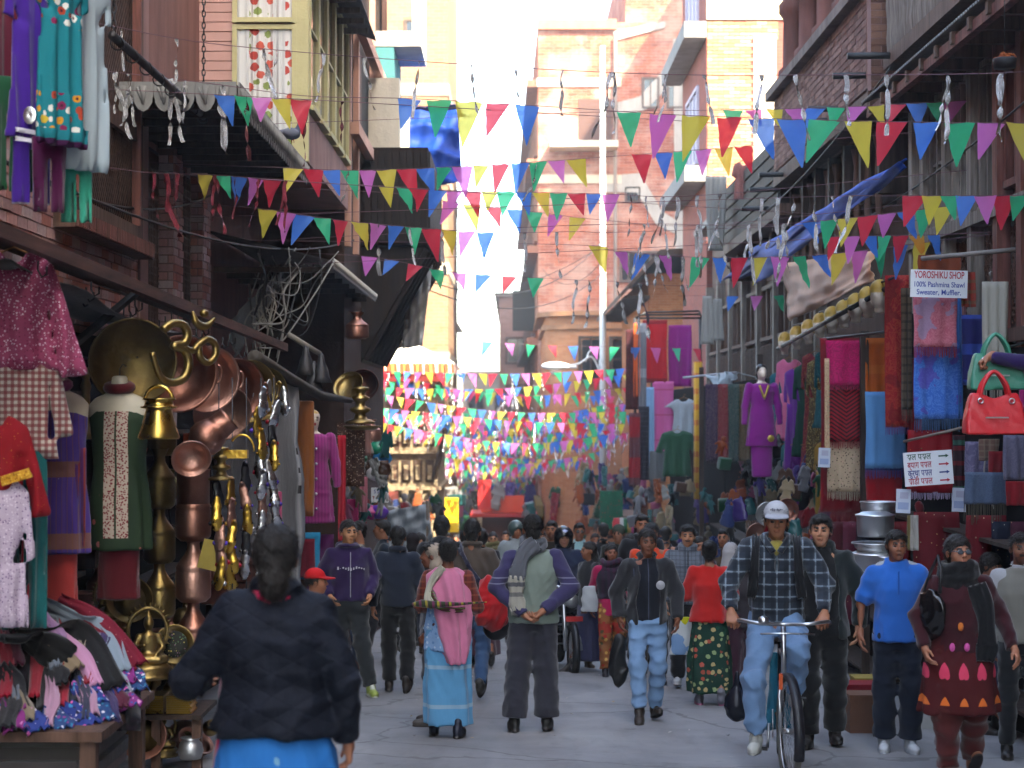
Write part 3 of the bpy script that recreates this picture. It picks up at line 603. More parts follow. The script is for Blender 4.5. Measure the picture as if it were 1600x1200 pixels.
for i in range(14): box_part('bracket',(19+i*1.0,-.1,2.3),(19.12+i*1.0,.3,3.1),WDD,RB,T)
for i in range(10):
    m = MB(); a = 19.4+i*.62; m.lathe([(.06,1.9),(.06,2.0),(.035,2.1),(.05,2.5),(.035,2.8),(.07,3.0)],8,Matrix.Translation(T@Vector((a,.22,0)))); m.build('column',WD,RB)
for i in range(7):
    a = 24.8+i*1.95; window(RB,T,a,a+1.5,1.2,2.0,WD,plain('6a5a50'),3,1,.06,.08,-.09); cp = box_part('carved_panel',(a-.05,-.1,.35),(a+1.55,-.02,1.08),WDD,RB,T)
    lattice(T,a,a+1.5,.38,1.06,.1,.03,-.02,.04,True).build('lattice',WD,cp)
for i in range(8): box_part('post',(24.45+i*1.95,-.1,-.5),(24.6+i*1.95,.06,2.6),WGREY,RB,T)
box_part('floor_beam',(18.4,-.1,.05),(38.4,.12,.3),WD,RB,T)
RC = empty('slab_brick_house',label='red brick house with projecting concrete slabs and sunlit peeling end wall',cat='house'); T3 = fT((4.2,0,0),*RIGHT)
RB3 = brickm('8a4a3e','7a4038','6a5a52',4,axis='yx',stain=.3); box_part('wall',(38.6,-7,-6),(44,0,11),RB3,RC,T3)
TF3 = fT((0,38.6,0),*FRONT); bricks(RC,TF3,4.22,5.75,4.6,8.4,[plain('b07a5c',.92,bump=.6,var=.3),plain('a06a4e',.92,bump=.6,var=.3),plain('bb9070',.92,bump=.6,var=.3)],limit=300,seed=9,skip=lambda a,z: a > 5.2 and z < 8)
box_part('plaster_strip',(5.22,0,4.6),(5.7,.03,8.1),stained('cdbfae',amt=.35),RC,TF3); box_part('plaster_cap',(4.2,.002,8.42),(6.6,.05,9.6),stained('cbb894',dirt='8a7a60',amt=.4),RC,TF3)
for z in (4.9,8.0): box_part('concrete_slab',(38.4,.02,z),(44.2,.5,z+.35),stained('7d7a78',amt=.4),RC,T3)
for z in (5.6,8.7): window(RC,T3,40.2,42.6,z,z+1.6,plain('b0a8b8'),plain('8f8a98',.5),3,1,.08,.06)
RD = empty('hip_roof_house',label='small brick house with dark overhanging eaves beside the red shawls',cat='house'); T4 = fT((3.5,0,0),*RIGHT)
ORB = brickm('a86a44','96583a','8a7a68',4.4,axis='yx',stain=.25); ORF = brickm('b0764e','a0663f','a8927a',4.4,axis='xz',stain=.15)  # front brick is a paler copy, sunlight put into its colour
box_part('wall',(46,-4,-6),(57,0,3.5),ORB,RD,T4); box_part('front_wall',(3.52,.003,-6),(7.4,.05,3.46),ORF,RD,fT((0,46,0),*FRONT))
rf = MB(); rf.add([(2.75,45.2,2.95),(2.75,58,2.95),(3.75,58,4.05),(3.75,45.2,4.05),(7.6,45.2,4.2),(7.6,58,4.2)],[(0,1,2,3),(3,2,5,4)]); rf.add([(2.75,45.2,2.83),(2.75,58,2.83),(3.75,58,3.9),(3.75,45.2,3.9),(7.6,45.2,4.05),(7.6,58,4.05)],[(3,2,1,0),(4,5,2,3)])
rf.add([(2.75,45.2,2.95),(3.75,45.2,4.05),(3.75,45.2,3.9),(2.75,45.2,2.83),(7.6,45.2,4.2),(7.6,45.2,4.05),(2.75,58,2.95),(2.75,58,2.83)],[(0,1,2,3),(1,4,5,2),(0,3,7,6)]); r_ = rf.build('roof',stained('4a3a32',amt=.5),RD)
for i in range(18): bx((2.85,45.4+i*.7,2.8),(3.5,45.5+i*.7,2.9)).build('rafter',WDD,r_)
RE = empty('curved_brick_house',label='brick house with curved cornice behind the white street pole',cat='house'); m = MB(); n_ = 16; pts = [(2.9+1.75*math.sin(t)*-1+0,62.5-1.5*math.cos(t)) for t in [i*PI/2/n_ for i in range(n_+1)]]
m.prism([(7,61)]+pts+[(1.15,71.5),(7,71.5)],-8,3.2); m.build('wall',brickm('a5704f','97603f','8a7a68',3.4,stain=.2),RE)
for z,e in ((2.75,.12),(3.2,.28)):
    m = MB(); m.prism([(7,61-e)]+[(2.9+(1.75+e)*math.sin(t)*-1,62.5-(1.5+e)*math.cos(t)) for t in [i*PI/2/n_ for i in range(n_+1)]]+[(1.15-e,71.5),(7,71.5)],z,z+.16); m.build('cornice',stained('8a6248',amt=.4),RE)
window(RE,fT((0,60.9,0),*FRONT),2.35,3.0,1.0,2.4,WDD,GLASS,2,2,.1,.1); window(RE,fT((0,60.9,0),*FRONT),3.4,3.9,1.0,2.4,WDD,GLASS,1,2,.1,.1)
RF = empty('orange_brick_tower',label='tall orange brick building with concrete stair traces and roof balcony',cat='building'); TFf = fT((0,72,0),*FRONT); BF = brickm('a45c44','824030','b09482',2.4,stain=.25,wht=.3,bump=.5)
m = MB(); m.prism([(1.05,72),(7.6,72),(7.6,110),(.75,110)],-10,15.6); m.build('wall',BF,RF)
box_part('upper_storey',(4.6,-30,15.6),(7.5,-.5,19),BF,RF,TFf); CON = stained('a49a90',amt=.3)
for x,z in ((5.3,12.2),(6.3,12.2),(5.3,5.2),(6.2,5.2),(4.4,5.2)): window(RF,TFf,x,x+.55,z,z+1.1,plain('5a4a42'),GLASS,2,1,.08,.07)
for x in (4.15,6.95):
    m = MB(); m.tube([(x,71.85,-4),(x,71.85,15)],.07,8); m.build('drain_pipe',stained('8a7a70'),RF)
for z in (13.0,9.1): box_part('concrete_band',(1.0,0,z),(4.4,.06,z+.35),stained('c8b49c',amt=.2),RF,TFf)
def cpoly(pts, d=.05):
    m = MB(); m.add([TFf@Vector((x,d,z)) for x,z in pts]+[TFf@Vector((x,-.02,z)) for x,z in pts],[tuple(range(len(pts)))]+[(i,len(pts)+i,len(pts)+(i+1)%len(pts),(i+1)%len(pts)) for i in range(len(pts))]); m.build('stair_trace',CON,RF)
px2 = lambda px,py: ((px-800)*72/F,(640-py)*72/F)
cpoly([px2(x,y) for x,y in ((962,160),(1000,150),(1040,105),(1072,100),(1072,130),(1045,135),(1010,170),(965,185))]); cpoly([px2(x,y) for x,y in ((945,275),(1000,270),(1035,330),(1070,352),(1065,370),(1025,350),(995,300),(945,300))]); cpoly([px2(x,y) for x,y in ((1052,60),(1072,55),(1072,410),(1056,410))],.09); cpoly([px2(x,y) for x,y in ((958,48),(1040,32),(1040,42),(962,62))],.08)
box_part('roof_band',(1.0,0,15.3),(4.2,.2,15.7),stained('b9785c',amt=.3),RF,TFf)
bl = box_part('balcony',(1.5,0,10.4),(4.2,1.3,10.65),stained('c9b9a4',amt=.2),RF,TFf); box_part('parapet',(1.5,1.2,10.65),(2.6,1.28,11.3),CON,bl,TFf)
for i in range(16): box_part('railing_bar',(2.65+i*.1,1.22,10.65),(2.68+i*.1,1.26,12.2),plain('4a3a34'),bl,TFf)
box_part('door',(2.7,0,10.65),(4.0,.04,12.5),plain('5a3a32'),bl,TFf); window(RF,TFf,4.6,5.1,8.4,8.9,plain('4a3a34'),GLASS,3,1,.06,.05)
m = MB(); m.bar((1.05,72,0),(.75,110,0),.01); dv = Vector((-.3,38,0)).normalized(); TL = fT((1.05,72,0),tuple(dv),(-dv.y,dv.x,0))
for z in (-1.5,2.6,6.3,9.8,13): box_part('cornice',(0,.0,z),(38,.45,z+.3),stained('8a5a48',amt=.4),RF,TL)
for z in (-.8,3.4,7.0,10.5):
    for i in range(8): window(RF,TL,1.2+i*4.4,3.4+i*4.4,z,z+1.9,stained('a07a68'),GLASS,2,1,.12,.1)
m = MB(); m.box((3.2,0,3.3),(3.26,1.0,5.0),TL); sh_ = m.build('open_casement',plain('2a2a2a'),RF)
for i,(xa,y0,y1,zt,c,c2) in enumerate(((-.8,114,150,7.2,'9a7062','8a6254'),(-4.2,152,160,3,'94847a','887a6e'))):
    b = empty('distant_house',label=('far pink house past the orange tower, down the street','pale house closing the far end of the street')[i],cat='house')
    box_part('wall',(xa,y0,-12),(xa+8,y1,zt),brickm(c,c2,'9a8a7c',2.4,stain=.1),b); box_part('roof',(xa-.3,y0-.3,zt),(xa+8.3,y1,zt+.25),stained('8a7a70'),b)
    for z in np.arange(-6,zt-2,3.0):
        for k in range(3): window(b,fT((xa,y0,0),*FRONT),.5+k*2.3,1.8+k*2.3,float(z),float(z)+1.5,WD,GLASS,2,1,.12,.1)

# ------------------------------------------------------------------ hazy air over the street
hz = NT('haze'); hz.n.remove(hz.b); pv = hz.add('VolumePrincipled',{'Color':(.95,.96,1.0),'Density':.0014,'Anisotropy':.35}); hz.t.links.new(pv.outputs[0],hz.out.inputs['Volume'])
box_part('haze',(-60,-45,-16),(60,185,26),hz.m,None,kind='stuff')
RG = empty('shade_block',label='stepped block behind the terrace house, hidden from the street',cat='building')
for x,z in ((9.9,19),(11.4,23),(13,27)): box_part('wall',(x,50,-8),(x+1.6 if x < 13 else 18,64-.01*x,z),brickm('9a5440','8a4836','8a7068',3.0,stain=.15,bump=.4),RG)  # unseen block added and stepped so its shadow slants across the orange tower
# litter on the road
r = random.Random(12); q = MB()
for i in range(150):
    y = r.uniform(11.8,34); x = r.uniform(-1.9,3.2); z = gz(y)+.014; a = r.uniform(0,6); e = r.uniform(.008,.03); q.m = r.randrange(4); c_,s__ = math.cos(a)*e,math.sin(a)*e; q.add([(x-c_,y-s__,z),(x+s__*.6,y-c_*.6,z+r.uniform(0,.012)),(x+c_,y+s__,z+.004),(x-s__*.6,y+c_*.6,z+r.uniform(0,.015))],[(0,1,2,3)])
q.build('street_litter',[plain('b4b0a8'),plain('8a8078'),plain('4a4644'),plain('a08a6a')],kind='stuff')
# sagging power cables along the fronts
for i,(a,b,s_) in enumerate((((-3.1,9,1.6),(-3.15,19,2.3),.35),((-3.1,9,1.52),(-2.2,26,2.5),.4),((4.05,11,2.7),(4.1,30,2.6),.45),((4.0,12,.62),(4.1,33,.7),.3),((3.6,17,3.25),(3.9,38,3.6),.5),((-2.1,27,2.2),(2.8,54,4.2),.9),((-2.15,27,2.35),(2.8,54,5.2),1.1),((2.8,54,5.0),(-3,68,5.0),.8),((2.8,54,4.6),(1.2,70,5.5),.7))):
    a = Vector(a); b = Vector(b); q = MB(); q.tube([a.lerp(b,t)-Vector((0,0,4*s_*t*(1-t))) for t in [j/24 for j in range(25)]],.011,5,False); q.build('power_cable',plain('1e1d1f',.6),label=('upper cable along the rose brick house','lower cable from the brick house to the timber house','cable along the carved timber windows','low cable behind the display heads','cable under the terrace house wall','lower cable crossing from the timber house to the white pole','upper cable crossing from the timber house to the white pole','cable from the white pole to the cream tower','cable from the white pole to the orange tower')[i],cat='cable')
# shop fronts on the ground floors further down on the right
for i,(xa,y0,y1,c) in enumerate(((3.46,46.3,51,'5a2a22'),(3.46,51.4,56.6,'2a3a5a'),(1.1,63,70.5,'6a5a2a'))):
    b = empty('shop_stall',label=('shuttered shop front with dark red fascia under the hip roof','blue fascia shop front next to the dark red one','shop front with ochre fascia below the curved cornice')[i],cat='shop'); T = fT((xa,0,0),*RIGHT); z0 = gz((y0+y1)/2)
    box_part('fascia',(y0,0,z0+2.5),(y1,.25,z0+2.95),stained(c),b,T); box_part('awning',(y0,.0,z0+2.2),(y1,.9,z0+2.28),cloth(('7a5a4a','3a4a6a','6a6a5a')[i]),b,T); box_part('dark_opening_panel',(y0+.2,-.01,z0-.2),(y1-.2,.02,z0+2.2),plain('120d0b'),b,T)  # shop interior is a near-black sheet, its shade given by colour
    for k in range(9): box_part('shutter_slat',(y0+.2,.02,z0+1.6+.06*k),(y1-.2,.045,z0+1.65+.06*k),stained('6a6a6e'),b,T)
# ------------------------------------------------------------------ bunting
FC = dict(B='66a6f0',G='54dcae',P='ee9ce0',Y='f0e474',R='f05670',O='f4c064',K='ea6a9c')
FLAG = {}
def flag_mesh(c, k):
    if (c,k) in FLAG: return FLAG[c,k]
    r = random.Random(ord(c)*10+k); ax = (-.42,.42,.12,-.15)[k]; v = []; f = []; n = 7; cu = r.uniform(-.12,.12); tipcut = r.uniform(.02,.06)
    for j in range(n+1):
        t = j/n*(1-tipcut); xl = -.5+(ax+.5)*t; xr = .5+(ax-.5)*t; m = 4
        for i in range(m+1):
            x = xl+(xr-xl)*i/m; v.append((x, .05*math.sin(6*x+5*t+k)+cu*t*t+.035*math.sin(13*t+9*x), -t+.015*math.sin(9*x)*(1-t)))
    for j in range(n):
        for i in range(4): a = j*5+i; f.append((a,a+5,a+6,a+1))
    v2 = [(x,y+.012,z) for x,y,z in v]; N = len(v)
    m = MB(); m.smooth = True; m.add(v+v2,f+[tuple(i+N for i in q[::-1]) for q in f]); me = m.mesh('flag'); me.materials.append(film(FC[c],.62,.3,.36)); FLAG[c,k] = me; return me
TINS = {}
def tinsel_mesh(c, k):
    if (c,k) in TINS: return TINS[c,k]
    r = random.Random(k*7+ord(c[0])); v = []; f = []; n = 26; tw = r.uniform(3,8); a0 = r.uniform(0,6); bend = r.uniform(-.25,.25); b2 = r.uniform(-.15,.15)
    for j in range(n+1):
        t = j/n; a = a0+tw*t+.9*math.sin(11*t+k); x = bend*t*t+.03*math.sin(9*t); y = b2*t*t; w_ = .046*(1-.3*t*(k%2)); v += [(x+w_*math.cos(a),y+w_*math.sin(a),-t),(x-w_*math.cos(a),y-w_*math.sin(a),-t)]
    for j in range(n): f.append((2*j,2*j+1,2*j+3,2*j+2))
    m = MB(); m.add(v,f); me = m.mesh('tinsel_strip'); me.materials.append(foil(c)); TINS[c,k] = me; return me
def spl(pts, n=40):
    pts = [Vector(p) for p in pts]; P_ = [pts[0]*2-pts[1]]+pts+[pts[-1]*2-pts[-2]]; out = []
    for i in range(1,len(P_)-2):
        a,b,c,d = P_[i-1:i+3]; k = max(3,n//(len(pts)-1))
        for j in range(k): t = j/k; out.append(.5*((2*b)+(c-a)*t+(2*a-5*b+4*c-d)*t*t+(3*b-a-3*c+d)*t**3))
    return out+[pts[-1]]
def bunting(label, ctrl, runs, w_, h_, cyc='GPYRB', ph=0, tins=(), tc='b9b6b0', group=None, seed=0, ends=True, tl=(.3,.55), name='bunting_string'):
    """ctrl: (px,py,Y); runs: (px0,px1,step px) where flags hang; tins: px of tinsel strips"""
    r = random.Random(seed*31+len(label)); P_ = [at(*c) for c in ctrl]
    if ends:
        d = (P_[0]-P_[1]).normalized(); k = (P_[0].x+3.25)/max(.2,-d.x); P_ = [P_[0]+Vector((d.x,d.y,abs(d.z)*.3))*max(.0,k)]+P_ if k > .1 else P_
        d = (P_[-1]-P_[-2]).normalized(); k = (4.2-P_[-1].x)/max(.2,d.x); P_ = P_+[P_[-1]+Vector((d.x,d.y,abs(d.z)*.3+.04))*k] if k > .1 else P_
    path = spl(P_,60); root = empty(name,path[0],label=label,cat='bunting',group=group); q = MB(); q.tube([p-path[0] for p in path],.0035,4,False); q.build('cord',plain('6a4a52',.6),root)
    pj = [(proj(p)[0],p) for p in path]
    def find(px):
        for (a,p),(b,q) in zip(pj,pj[1:]):
            if a <= px <= b: t = (px-a)/max(1e-6,b-a); return p.lerp(q,t),(q-p).normalized()
        return None,None
    i = ph
    for px0,px1,st in runs:
        px = px0
        while px <= px1:
            p,d = find(px); c = cyc[i%len(cyc)]; i += 1
            if p is not None:
                k = r.choice((0,1,1,0,2,3)); o = bpy.data.objects.new('flag',flag_mesh(c,k)); link(o,root); o.location = p-path[0]-Vector((0,0,.004)); s = r.uniform(.9,1.15)
                o.rotation_euler = (r.uniform(-.25,.25),math.atan2(-d.z,math.hypot(d.x,d.y))*.8+r.uniform(-.05,.05),math.atan2(d.y,d.x)+r.uniform(-.3,.3)); o.scale = (w_*s,w_*s,h_*s*r.uniform(.85,1.08))
            px += st*r.uniform(.94,1.06)
    for px in tins:
        p,d = find(px)
        if p is not None:
            for e in range(r.choice((1,1,2))):
                L = r.uniform(*tl); o = bpy.data.objects.new('tinsel_strip',tinsel_mesh(tc,r.randrange(8))); link(o,root); o.location = p-path[0]+Vector((.01*e,0,0)); o.rotation_euler = (r.uniform(-.15,.15),r.uniform(-.2,.2),r.uniform(0,6)); o.scale = (L*.9,L*.9,L)
    return root
SIL = 'e4e2e0'
bunting('topmost tinsel cord with no flags, crossing above every other line',[(0,16,12.5),(150,36,13),(330,68,14),(660,96,14.5),(1000,115,14.5),(1300,117,14),(1600,112,13)],[],.2,.3,tins=(38,125,190,275,410,432,505,570,655,737,805,880,955,1040,1100,1190,1243,1320,1385,1478,1563),tc=SIL,seed=1)
bunting('second cord from the top, large flags on the right half and tinsel at its left',[(0,95,12.8),(200,115,13.5),(340,132,14),(480,150,14.5),(640,154,15),(850,166,15),(1050,179,14.8),(1300,188,14.3),(1600,192,13.6)],[(640,860,46),(983,1600,51)],.225,.36,'BGYRB'+'GPYRB',0,tins=(15,65,130,180,200,265,290,345),tc=SIL,seed=2)
bunting('short line of five flags under the fringed canopy by the curtained window',[(338,148,13.7),(480,156,13.9),(560,160,14.2)],[(350,480,30)],.155,.24,'BGPYR',0,seed=3,tins=(385,480,535),tl=(.25,.6),tc='9a5a60')
bunting('line of small flags just above the large right-hand flags',[(900,176,18),(1130,172,17.6),(1300,168,17),(1450,160,16.4),(1600,152,15.8)],[(1145,1600,31.5)],.19,.2,'GPYPBGPYRB',0,seed=4)
bunting('line rising to the right across the middle of the sky gap',[(440,262,16),(560,266,16.2),(700,261,16.5),(850,252,16.6),(1000,241,16.6),(1180,227,16.4)],[(458,905,29.5),(1003,1170,32)],.17,.27,'YRBGP',0,seed=5,tins=(545,840))
bunting('low flag line before the dark doorway under the canopy',[(235,270,14.2),(330,273,14.6),(440,282,15),(520,287,15.5)],[(320,440,26)],.16,.24,'YGBPR',0,seed=6,tins=(240,258,278,335,367,405,445),tc='a84a58')
bunting('doubled flag line sagging below the blue tarpaulin',[(590,290,17),(700,297,17.3),(820,300,17.4),(950,303,17.3),(1100,305,17)],[(603,955,26.5)],.165,.24,'YGRBPRYGB',0,seed=7,tins=(985,1010,1035,1058,1090,1125),tc=SIL)
bunting('lowest left flag line, ending at a blue flag in the sky gap',[(405,326,16),(500,340,16.3),(600,351,16.6),(760,363,17),(900,362,17.2),(1000,362,17.2)],[(418,765,28.5)],.175,.28,'YPBGR',0,seed=8,tins=(590,640,690,820,870),tc=SIL)
bunting('second line sagging across the sky gap, over the orange tower',[(590,300,19),(660,310,19),(760,322,19.2),(860,334,19.4),(935,343,19.4),(1100,352,19)],[(705,935,33)],.18,.26,'PYRBGPY',0,seed=9)
bunting('flag line on the right at the height of the carved panels',[(1180,310,15),(1400,306,14.6),(1600,305,14)],[(1430,1600,28)],.18,.25,'RYGBPRGK',0,seed=10,tins=(1190,1215,1240,1275,1300,1330),tc=SIL)
bunting('flag line on the right in front of the long blue tarp',[(900,352,17.5),(1150,352,16.5),(1260,347,16),(1400,332,15.4),(1480,322,15),(1600,310,14.6)],[(1265,1500,30.5)],.17,.24,'BGYRPBGY',0,seed=11,tins=(1005,1040,1090,1120,1170,1225),tc=SIL)
bunting('tangled flag line directly above the tan awning sheet',[(1150,380,17),(1300,370,16.5),(1400,368,16),(1480,366,15.6),(1600,360,15)],[(1305,1480,26)],.16,.24,'RPBGROB',0,seed=12)
bunting('long line of flags above the shawls, running left past the white pole',[(880,382,18.5),(960,392,18.3),(1095,402,17.8),(1250,400,17),(1360,390,16.4),(1450,378,15.8),(1600,360,15)],[(935,1040,34),(1095,1450,32)],.185,.28,'YPBPGBRYPGBYPGB',0,seed=13,tins=(1005,1025,1065),tc=SIL)
bunting('thin line with few flags below the dark balcony',[(565,400,22),(640,412,22),(700,424,22.2),(800,432,22.4),(960,440,22.4),(1100,446,22)],[(577,690,35),(717,850,39)],.19,.25,'PBRGPBRGP',0,seed=14,tins=(900,920,965,1000),tc=SIL,tl=(.4,.8))
bunting('single row of small flags above the street lamp',[(730,532,36),(840,539,36),(960,542,36),(1100,545,35)],[(762,1100,33)],.2,.3,'BPGRBPG',0,seed=15,ends=False)
bunting('row of flags hanging in front of the upper right lattice',[(1060,462,28),(1200,462,27),(1300,455,26)],[(1145,1240,35)],.2,.26,'BPG',0,seed=16,ends=False)
r = random.Random(5)
for i in range(72):                                               # the mass of lines further down the street
    t = i/71; Y = 40+68*t**1.1+r.uniform(-.6,.6); hh = 4.85+r.uniform(-.65,.55); xl = -3.3+r.uniform(-.2,.6); xr = 3.0-min(1.8,max(0,(Y-55)*.07))+r.uniform(-.4,.3)
    zl = gz(Y)+hh+r.uniform(-.25,.35); zr = gz(Y)+hh+r.uniform(-.35,.35); sag = r.uniform(.1,.5); dy = r.uniform(-2,2)
    f = lambda x,y,z: (proj((x,y,z))[0],proj((x,y,z))[1],y); c = [f(xl,Y-dy,zl),f(xl*.5+xr*.5,Y,(zl+zr)/2-sag),f(xr,Y+dy,zr)]; st = .235*F/Y
    bunting('one of the many small flag lines massed over the far street',c,[(c[0][0]+3,c[2][0]-2,st)],.2,.3,r.choice(('GBPYR','RGBPY','BYGRP','PKGYB')),r.randrange(5),tins=[r.uniform(c[0][0],c[2][0]) for _ in range(10)],tc=SIL,group='distant bunting lines over the street',seed=100+i,ends=False)
q = MB(); r = random.Random(3)
# ------------------------------------------------------------------ goods: cloth, garments, pots
def sheet(w_, h_, seed=0, folds=3, amp=.025, th=.012, taper=0, bottom=.0):
    r = random.Random(seed); nu = max(10,int(w_/.025)); nv = max(10,int(h_/.06)); ph = [r.uniform(0,6) for _ in range(4)]; v = []
    for j in range(nv+1):
        t = j/nv
        for i in range(nu+1):
            u = i/nu; x = (u-.5)*w_*(1-taper*t+.03*math.sin(5*t+ph[3])); g = .25+.75*min(1,t*1.5)
            y = amp*g*(math.sin(folds*2*PI*u+ph[0]+.8*math.sin(3*t+ph[1]))+.45*math.sin(folds*4.3*u*PI+ph[2]+2*t)); v.append((x,y,-h_*t+bottom*math.sin(PI*u*3+ph[1])*t))
    f = [(j*(nu+1)+i,(j+1)*(nu+1)+i,(j+1)*(nu+1)+i+1,j*(nu+1)+i+1) for j in range(nv) for i in range(nu)]; N = len(v); v2 = [(x,y+th,z) for x,y,z in v]; n1 = nu+1
    rim = list(range(n1))+[j*n1+nu for j in range(1,nv+1)]+[nv*n1+i for i in range(nu-1,-1,-1)]+[j*n1 for j in range(nv-1,0,-1)]
    m = MB(); m.smooth = True; m.add(v+v2,f+[tuple(i+N for i in q[::-1]) for q in f]+[(rim[i],rim[(i+1)%len(rim)],rim[(i+1)%len(rim)]+N,rim[i]+N) for i in range(len(rim))])
    m.edge = v[nv*n1:(nv+1)*n1]; return m
def fringe(edge, L, seed=0, gap=.012):
    r = random.Random(seed); m = MB(); x0,x1 = edge[0][0],edge[-1][0]; k = max(3,int((x1-x0)/gap))
    for i in range(k):
        t = (i+.5)/k*(len(edge)-1); a = edge[int(t)]; l = L*r.uniform(.8,1.1); dx = r.uniform(-.006,.006); w_ = gap*.34; x = x0+(x1-x0)*(i+.5)/k; y = a[1]+.006; z = a[2]+.01
        m.add([(x-w_,y,z),(x+w_,y,z),(x+dx+w_*.6,y,z-l),(x+dx-w_*.6,y,z-l),(x,y-w_*1.4,z),(x+dx,y-w_*.7,z-l)],[(0,3,5,4),(4,5,2,1),(1,2,3,0)])
    return m
def shawl(label, px0, px1, py0, py1, Y, m, rz=-.3, fr=0, frm=None, seed=None, folds=2, cat='shawl', group=None, name=None, amp=.02, taper=0, th=.012):
    seed = seed if seed is not None else int(px0*7+py0); Y = min(Y,3.97*F/(px1-800)) if px1 > 1380 else Y; s = Y/F; w_ = (px1-px0)*s/max(.4,math.cos(rz)); h_ = (py1-py0)*s; p = at((px0+px1)/2,py0,Y)
    sm = sheet(w_,h_,seed,folds,amp,th,taper); nm = name or 'hanging_'+cat.split()[-1]
    if fr:
        root = empty(nm,p,rz,label=label,cat=cat,group=group); sm.build('cloth',m,root); fringe(sm.edge,fr,seed).build('fringe',frm or m,root); return root
    return sm.build(nm,m,None,loc=p,rot=(0,0,rz),label=label,cat=cat,group=group)
def polydist(P_, x, z):
    d = np.full(np.broadcast(x,z).shape,1e9); ins = np.zeros(d.shape,bool)
    for (ax,az),(bx_,bz) in zip(P_,P_[1:]+P_[:1]):
        ex,ez = bx_-ax,bz-az; t = np.clip(((x-ax)*ex+(z-az)*ez)/(ex*ex+ez*ez+1e-12),0,1); d = np.minimum(d,(x-ax-t*ex)**2+(z-az-t*ez)**2)
        c = ((az <= z)&(bz > z))|((bz <= z)&(az > z)); ins ^= c&(x < ax+(z-az)*ex/(ez if abs(ez) > 1e-9 else 1e-9))
    return np.where(ins,-1,1)*np.sqrt(d)
def puff(P_, th, h=.016, fold=.02, fn=4, seed=0, holes=()):
    """flat pattern made into a soft thick piece of clothing"""
    r = random.Random(seed); xs = [p[0] for p in P_]; zs = [p[1] for p in P_]; y = th/2+fold+.02; s = Sdf((min(xs)-.03,-y,min(zs)-.03),(max(xs)+.03,y,max(zs)+.03),h); a,b,c = [r.uniform(0,6) for _ in range(3)]; zt = max(zs); H = zt-min(zs); W_ = max(xs)-min(xs)
    def fn_(x,y,z):
        d2 = polydist(P_,x,z)
        for q in holes: d2 = np.maximum(d2,-polydist(q,x,z))
        f = fold*np.clip((zt-z)/H*1.3,.15,1)*(np.sin(fn*2*PI*x/W_+a+.7*np.sin(4*z+b))+.4*np.sin(fn*4.7*PI*x/W_+3*z+c)); t = th/2*np.clip(-d2/.05,.25,1)**.5; return np.maximum(d2,np.abs(y-f)-t)
    s.put(fn_,(min(xs),-y,min(zs)),(max(xs),y,max(zs)),.001,'808080'); v,q,c = s.net(); return npmesh('garment',relax(v,q,1),q)
def kurta_p(w_, h_, sl=.45, slw=.13, nk=.09, flare=1.15, ang=.25):
    s = w_/2; e = s+math.sin(ang)*sl; ez = -.05-math.cos(ang)*sl; half = [(nk,0),(s*.8,-.04),(s,-.07),(e,ez),(e-slw,ez-.02),(s*.86,-.26),(s*.82,-h_*.45),(s*flare,-h_)]
    return [(nk*.4,-.06)]+half+[(-x,z) for x,z in half[::-1]]+[(-nk*.4,-.06)]
def trouser_p(w_, h_, leg=.42): s = w_/2; return [(-s,0),(s,0),(s*1.02,-h_),(s-leg*w_,-h_),(.01,-h_*.3),(-.01,-h_*.3),(-s+leg*w_,-h_),(-s*1.02,-h_)]
def garment(label, P_, px, py, Y, m, rz=0, th=.06, fold=.02, cat='kurta', group=None, name=None, seed=0, h=.016, holes=(), parent=None, hanger=True, tilt=0):
    o = obj(name or cat.replace(' ','_'),puff(P_,th,h,fold,4,seed,holes),m,None,at(px,py,Y),(0,tilt,rz),label=label,cat=cat,group=group)
    if hanger:
        q = MB(); q.tube([(0,0,.02),(0,0,.06),(.02,0,.085),(.035,0,.07),(.03,0,.05)],.004,5); q.tube([(-.16,0,-.05),(0,0,.02),(.16,0,-.05)],.006,5); q.build('hanger',wood('9a6a3a'),o)
    return o
BRASS = metalm('a58c58',.3,tarn=.55); BRASSD = metalm('7e6c44',.38,tarn=.65); COP = metalm('a07060',.33,tarn=.5,dark='3a2018'); COPP = metalm('b88c7c',.35,.4,.35,'5a3428'); ALU = metalm('c4c6c8',.35,.05,.1,'808080'); GOLD = metalm('d2a84a',.2); SILV = metalm('d0d0d2',.18,.1,.2); IRON = metalm('4a4a4c',.5,.1,.5)
def pot(label, prof, p, m, n=28, rot=None, cat='pot', name=None, group=None, extra=None, em=None, en='handle', scale=None):
    o = MB().lathe(prof,n).build(name or cat.replace(' ','_'),m,None,loc=p,rot=rot,label=label,cat=cat,group=group,scale=scale)
    if extra: extra.build(en,em or m,o)
    return o
def urn(r, h): return [(0,0),(r*.72,0),(r*.97,h*.06),(r,h*.1),(r,h*.44),(r*.95,h*.48),(r*1.0,h*.5),(r*.9,h*.56),(r*.5,h*.7),(r*.36,h*.78),(r*.34,h*.86),(r*.55,h*.98),(r*.6,h),(r*.52,h*.985),(r*.3,h*.86)]
def bowl(r, h, th=.008): return [(0,0),(r*.62,.0),(r*.8,h*.12),(r*.93,h*.5),(r,h*.92),(r*1.08,h),(r*1.08,h-.012),(r*1.0-th,h*.9),(r*.92-th,h*.5),(r*.78-th,h*.16),(0,th)]
def pan(r, h, th=.008): return [(0,0),(r*.93,0),(r*.985,.02),(r,h*.95),(r*1.06,h),(r*1.06,h-.01),(r-th,h*.9),(r*.97-th,.025),(0,th)]
ROPE = plain('8a8274',.9)
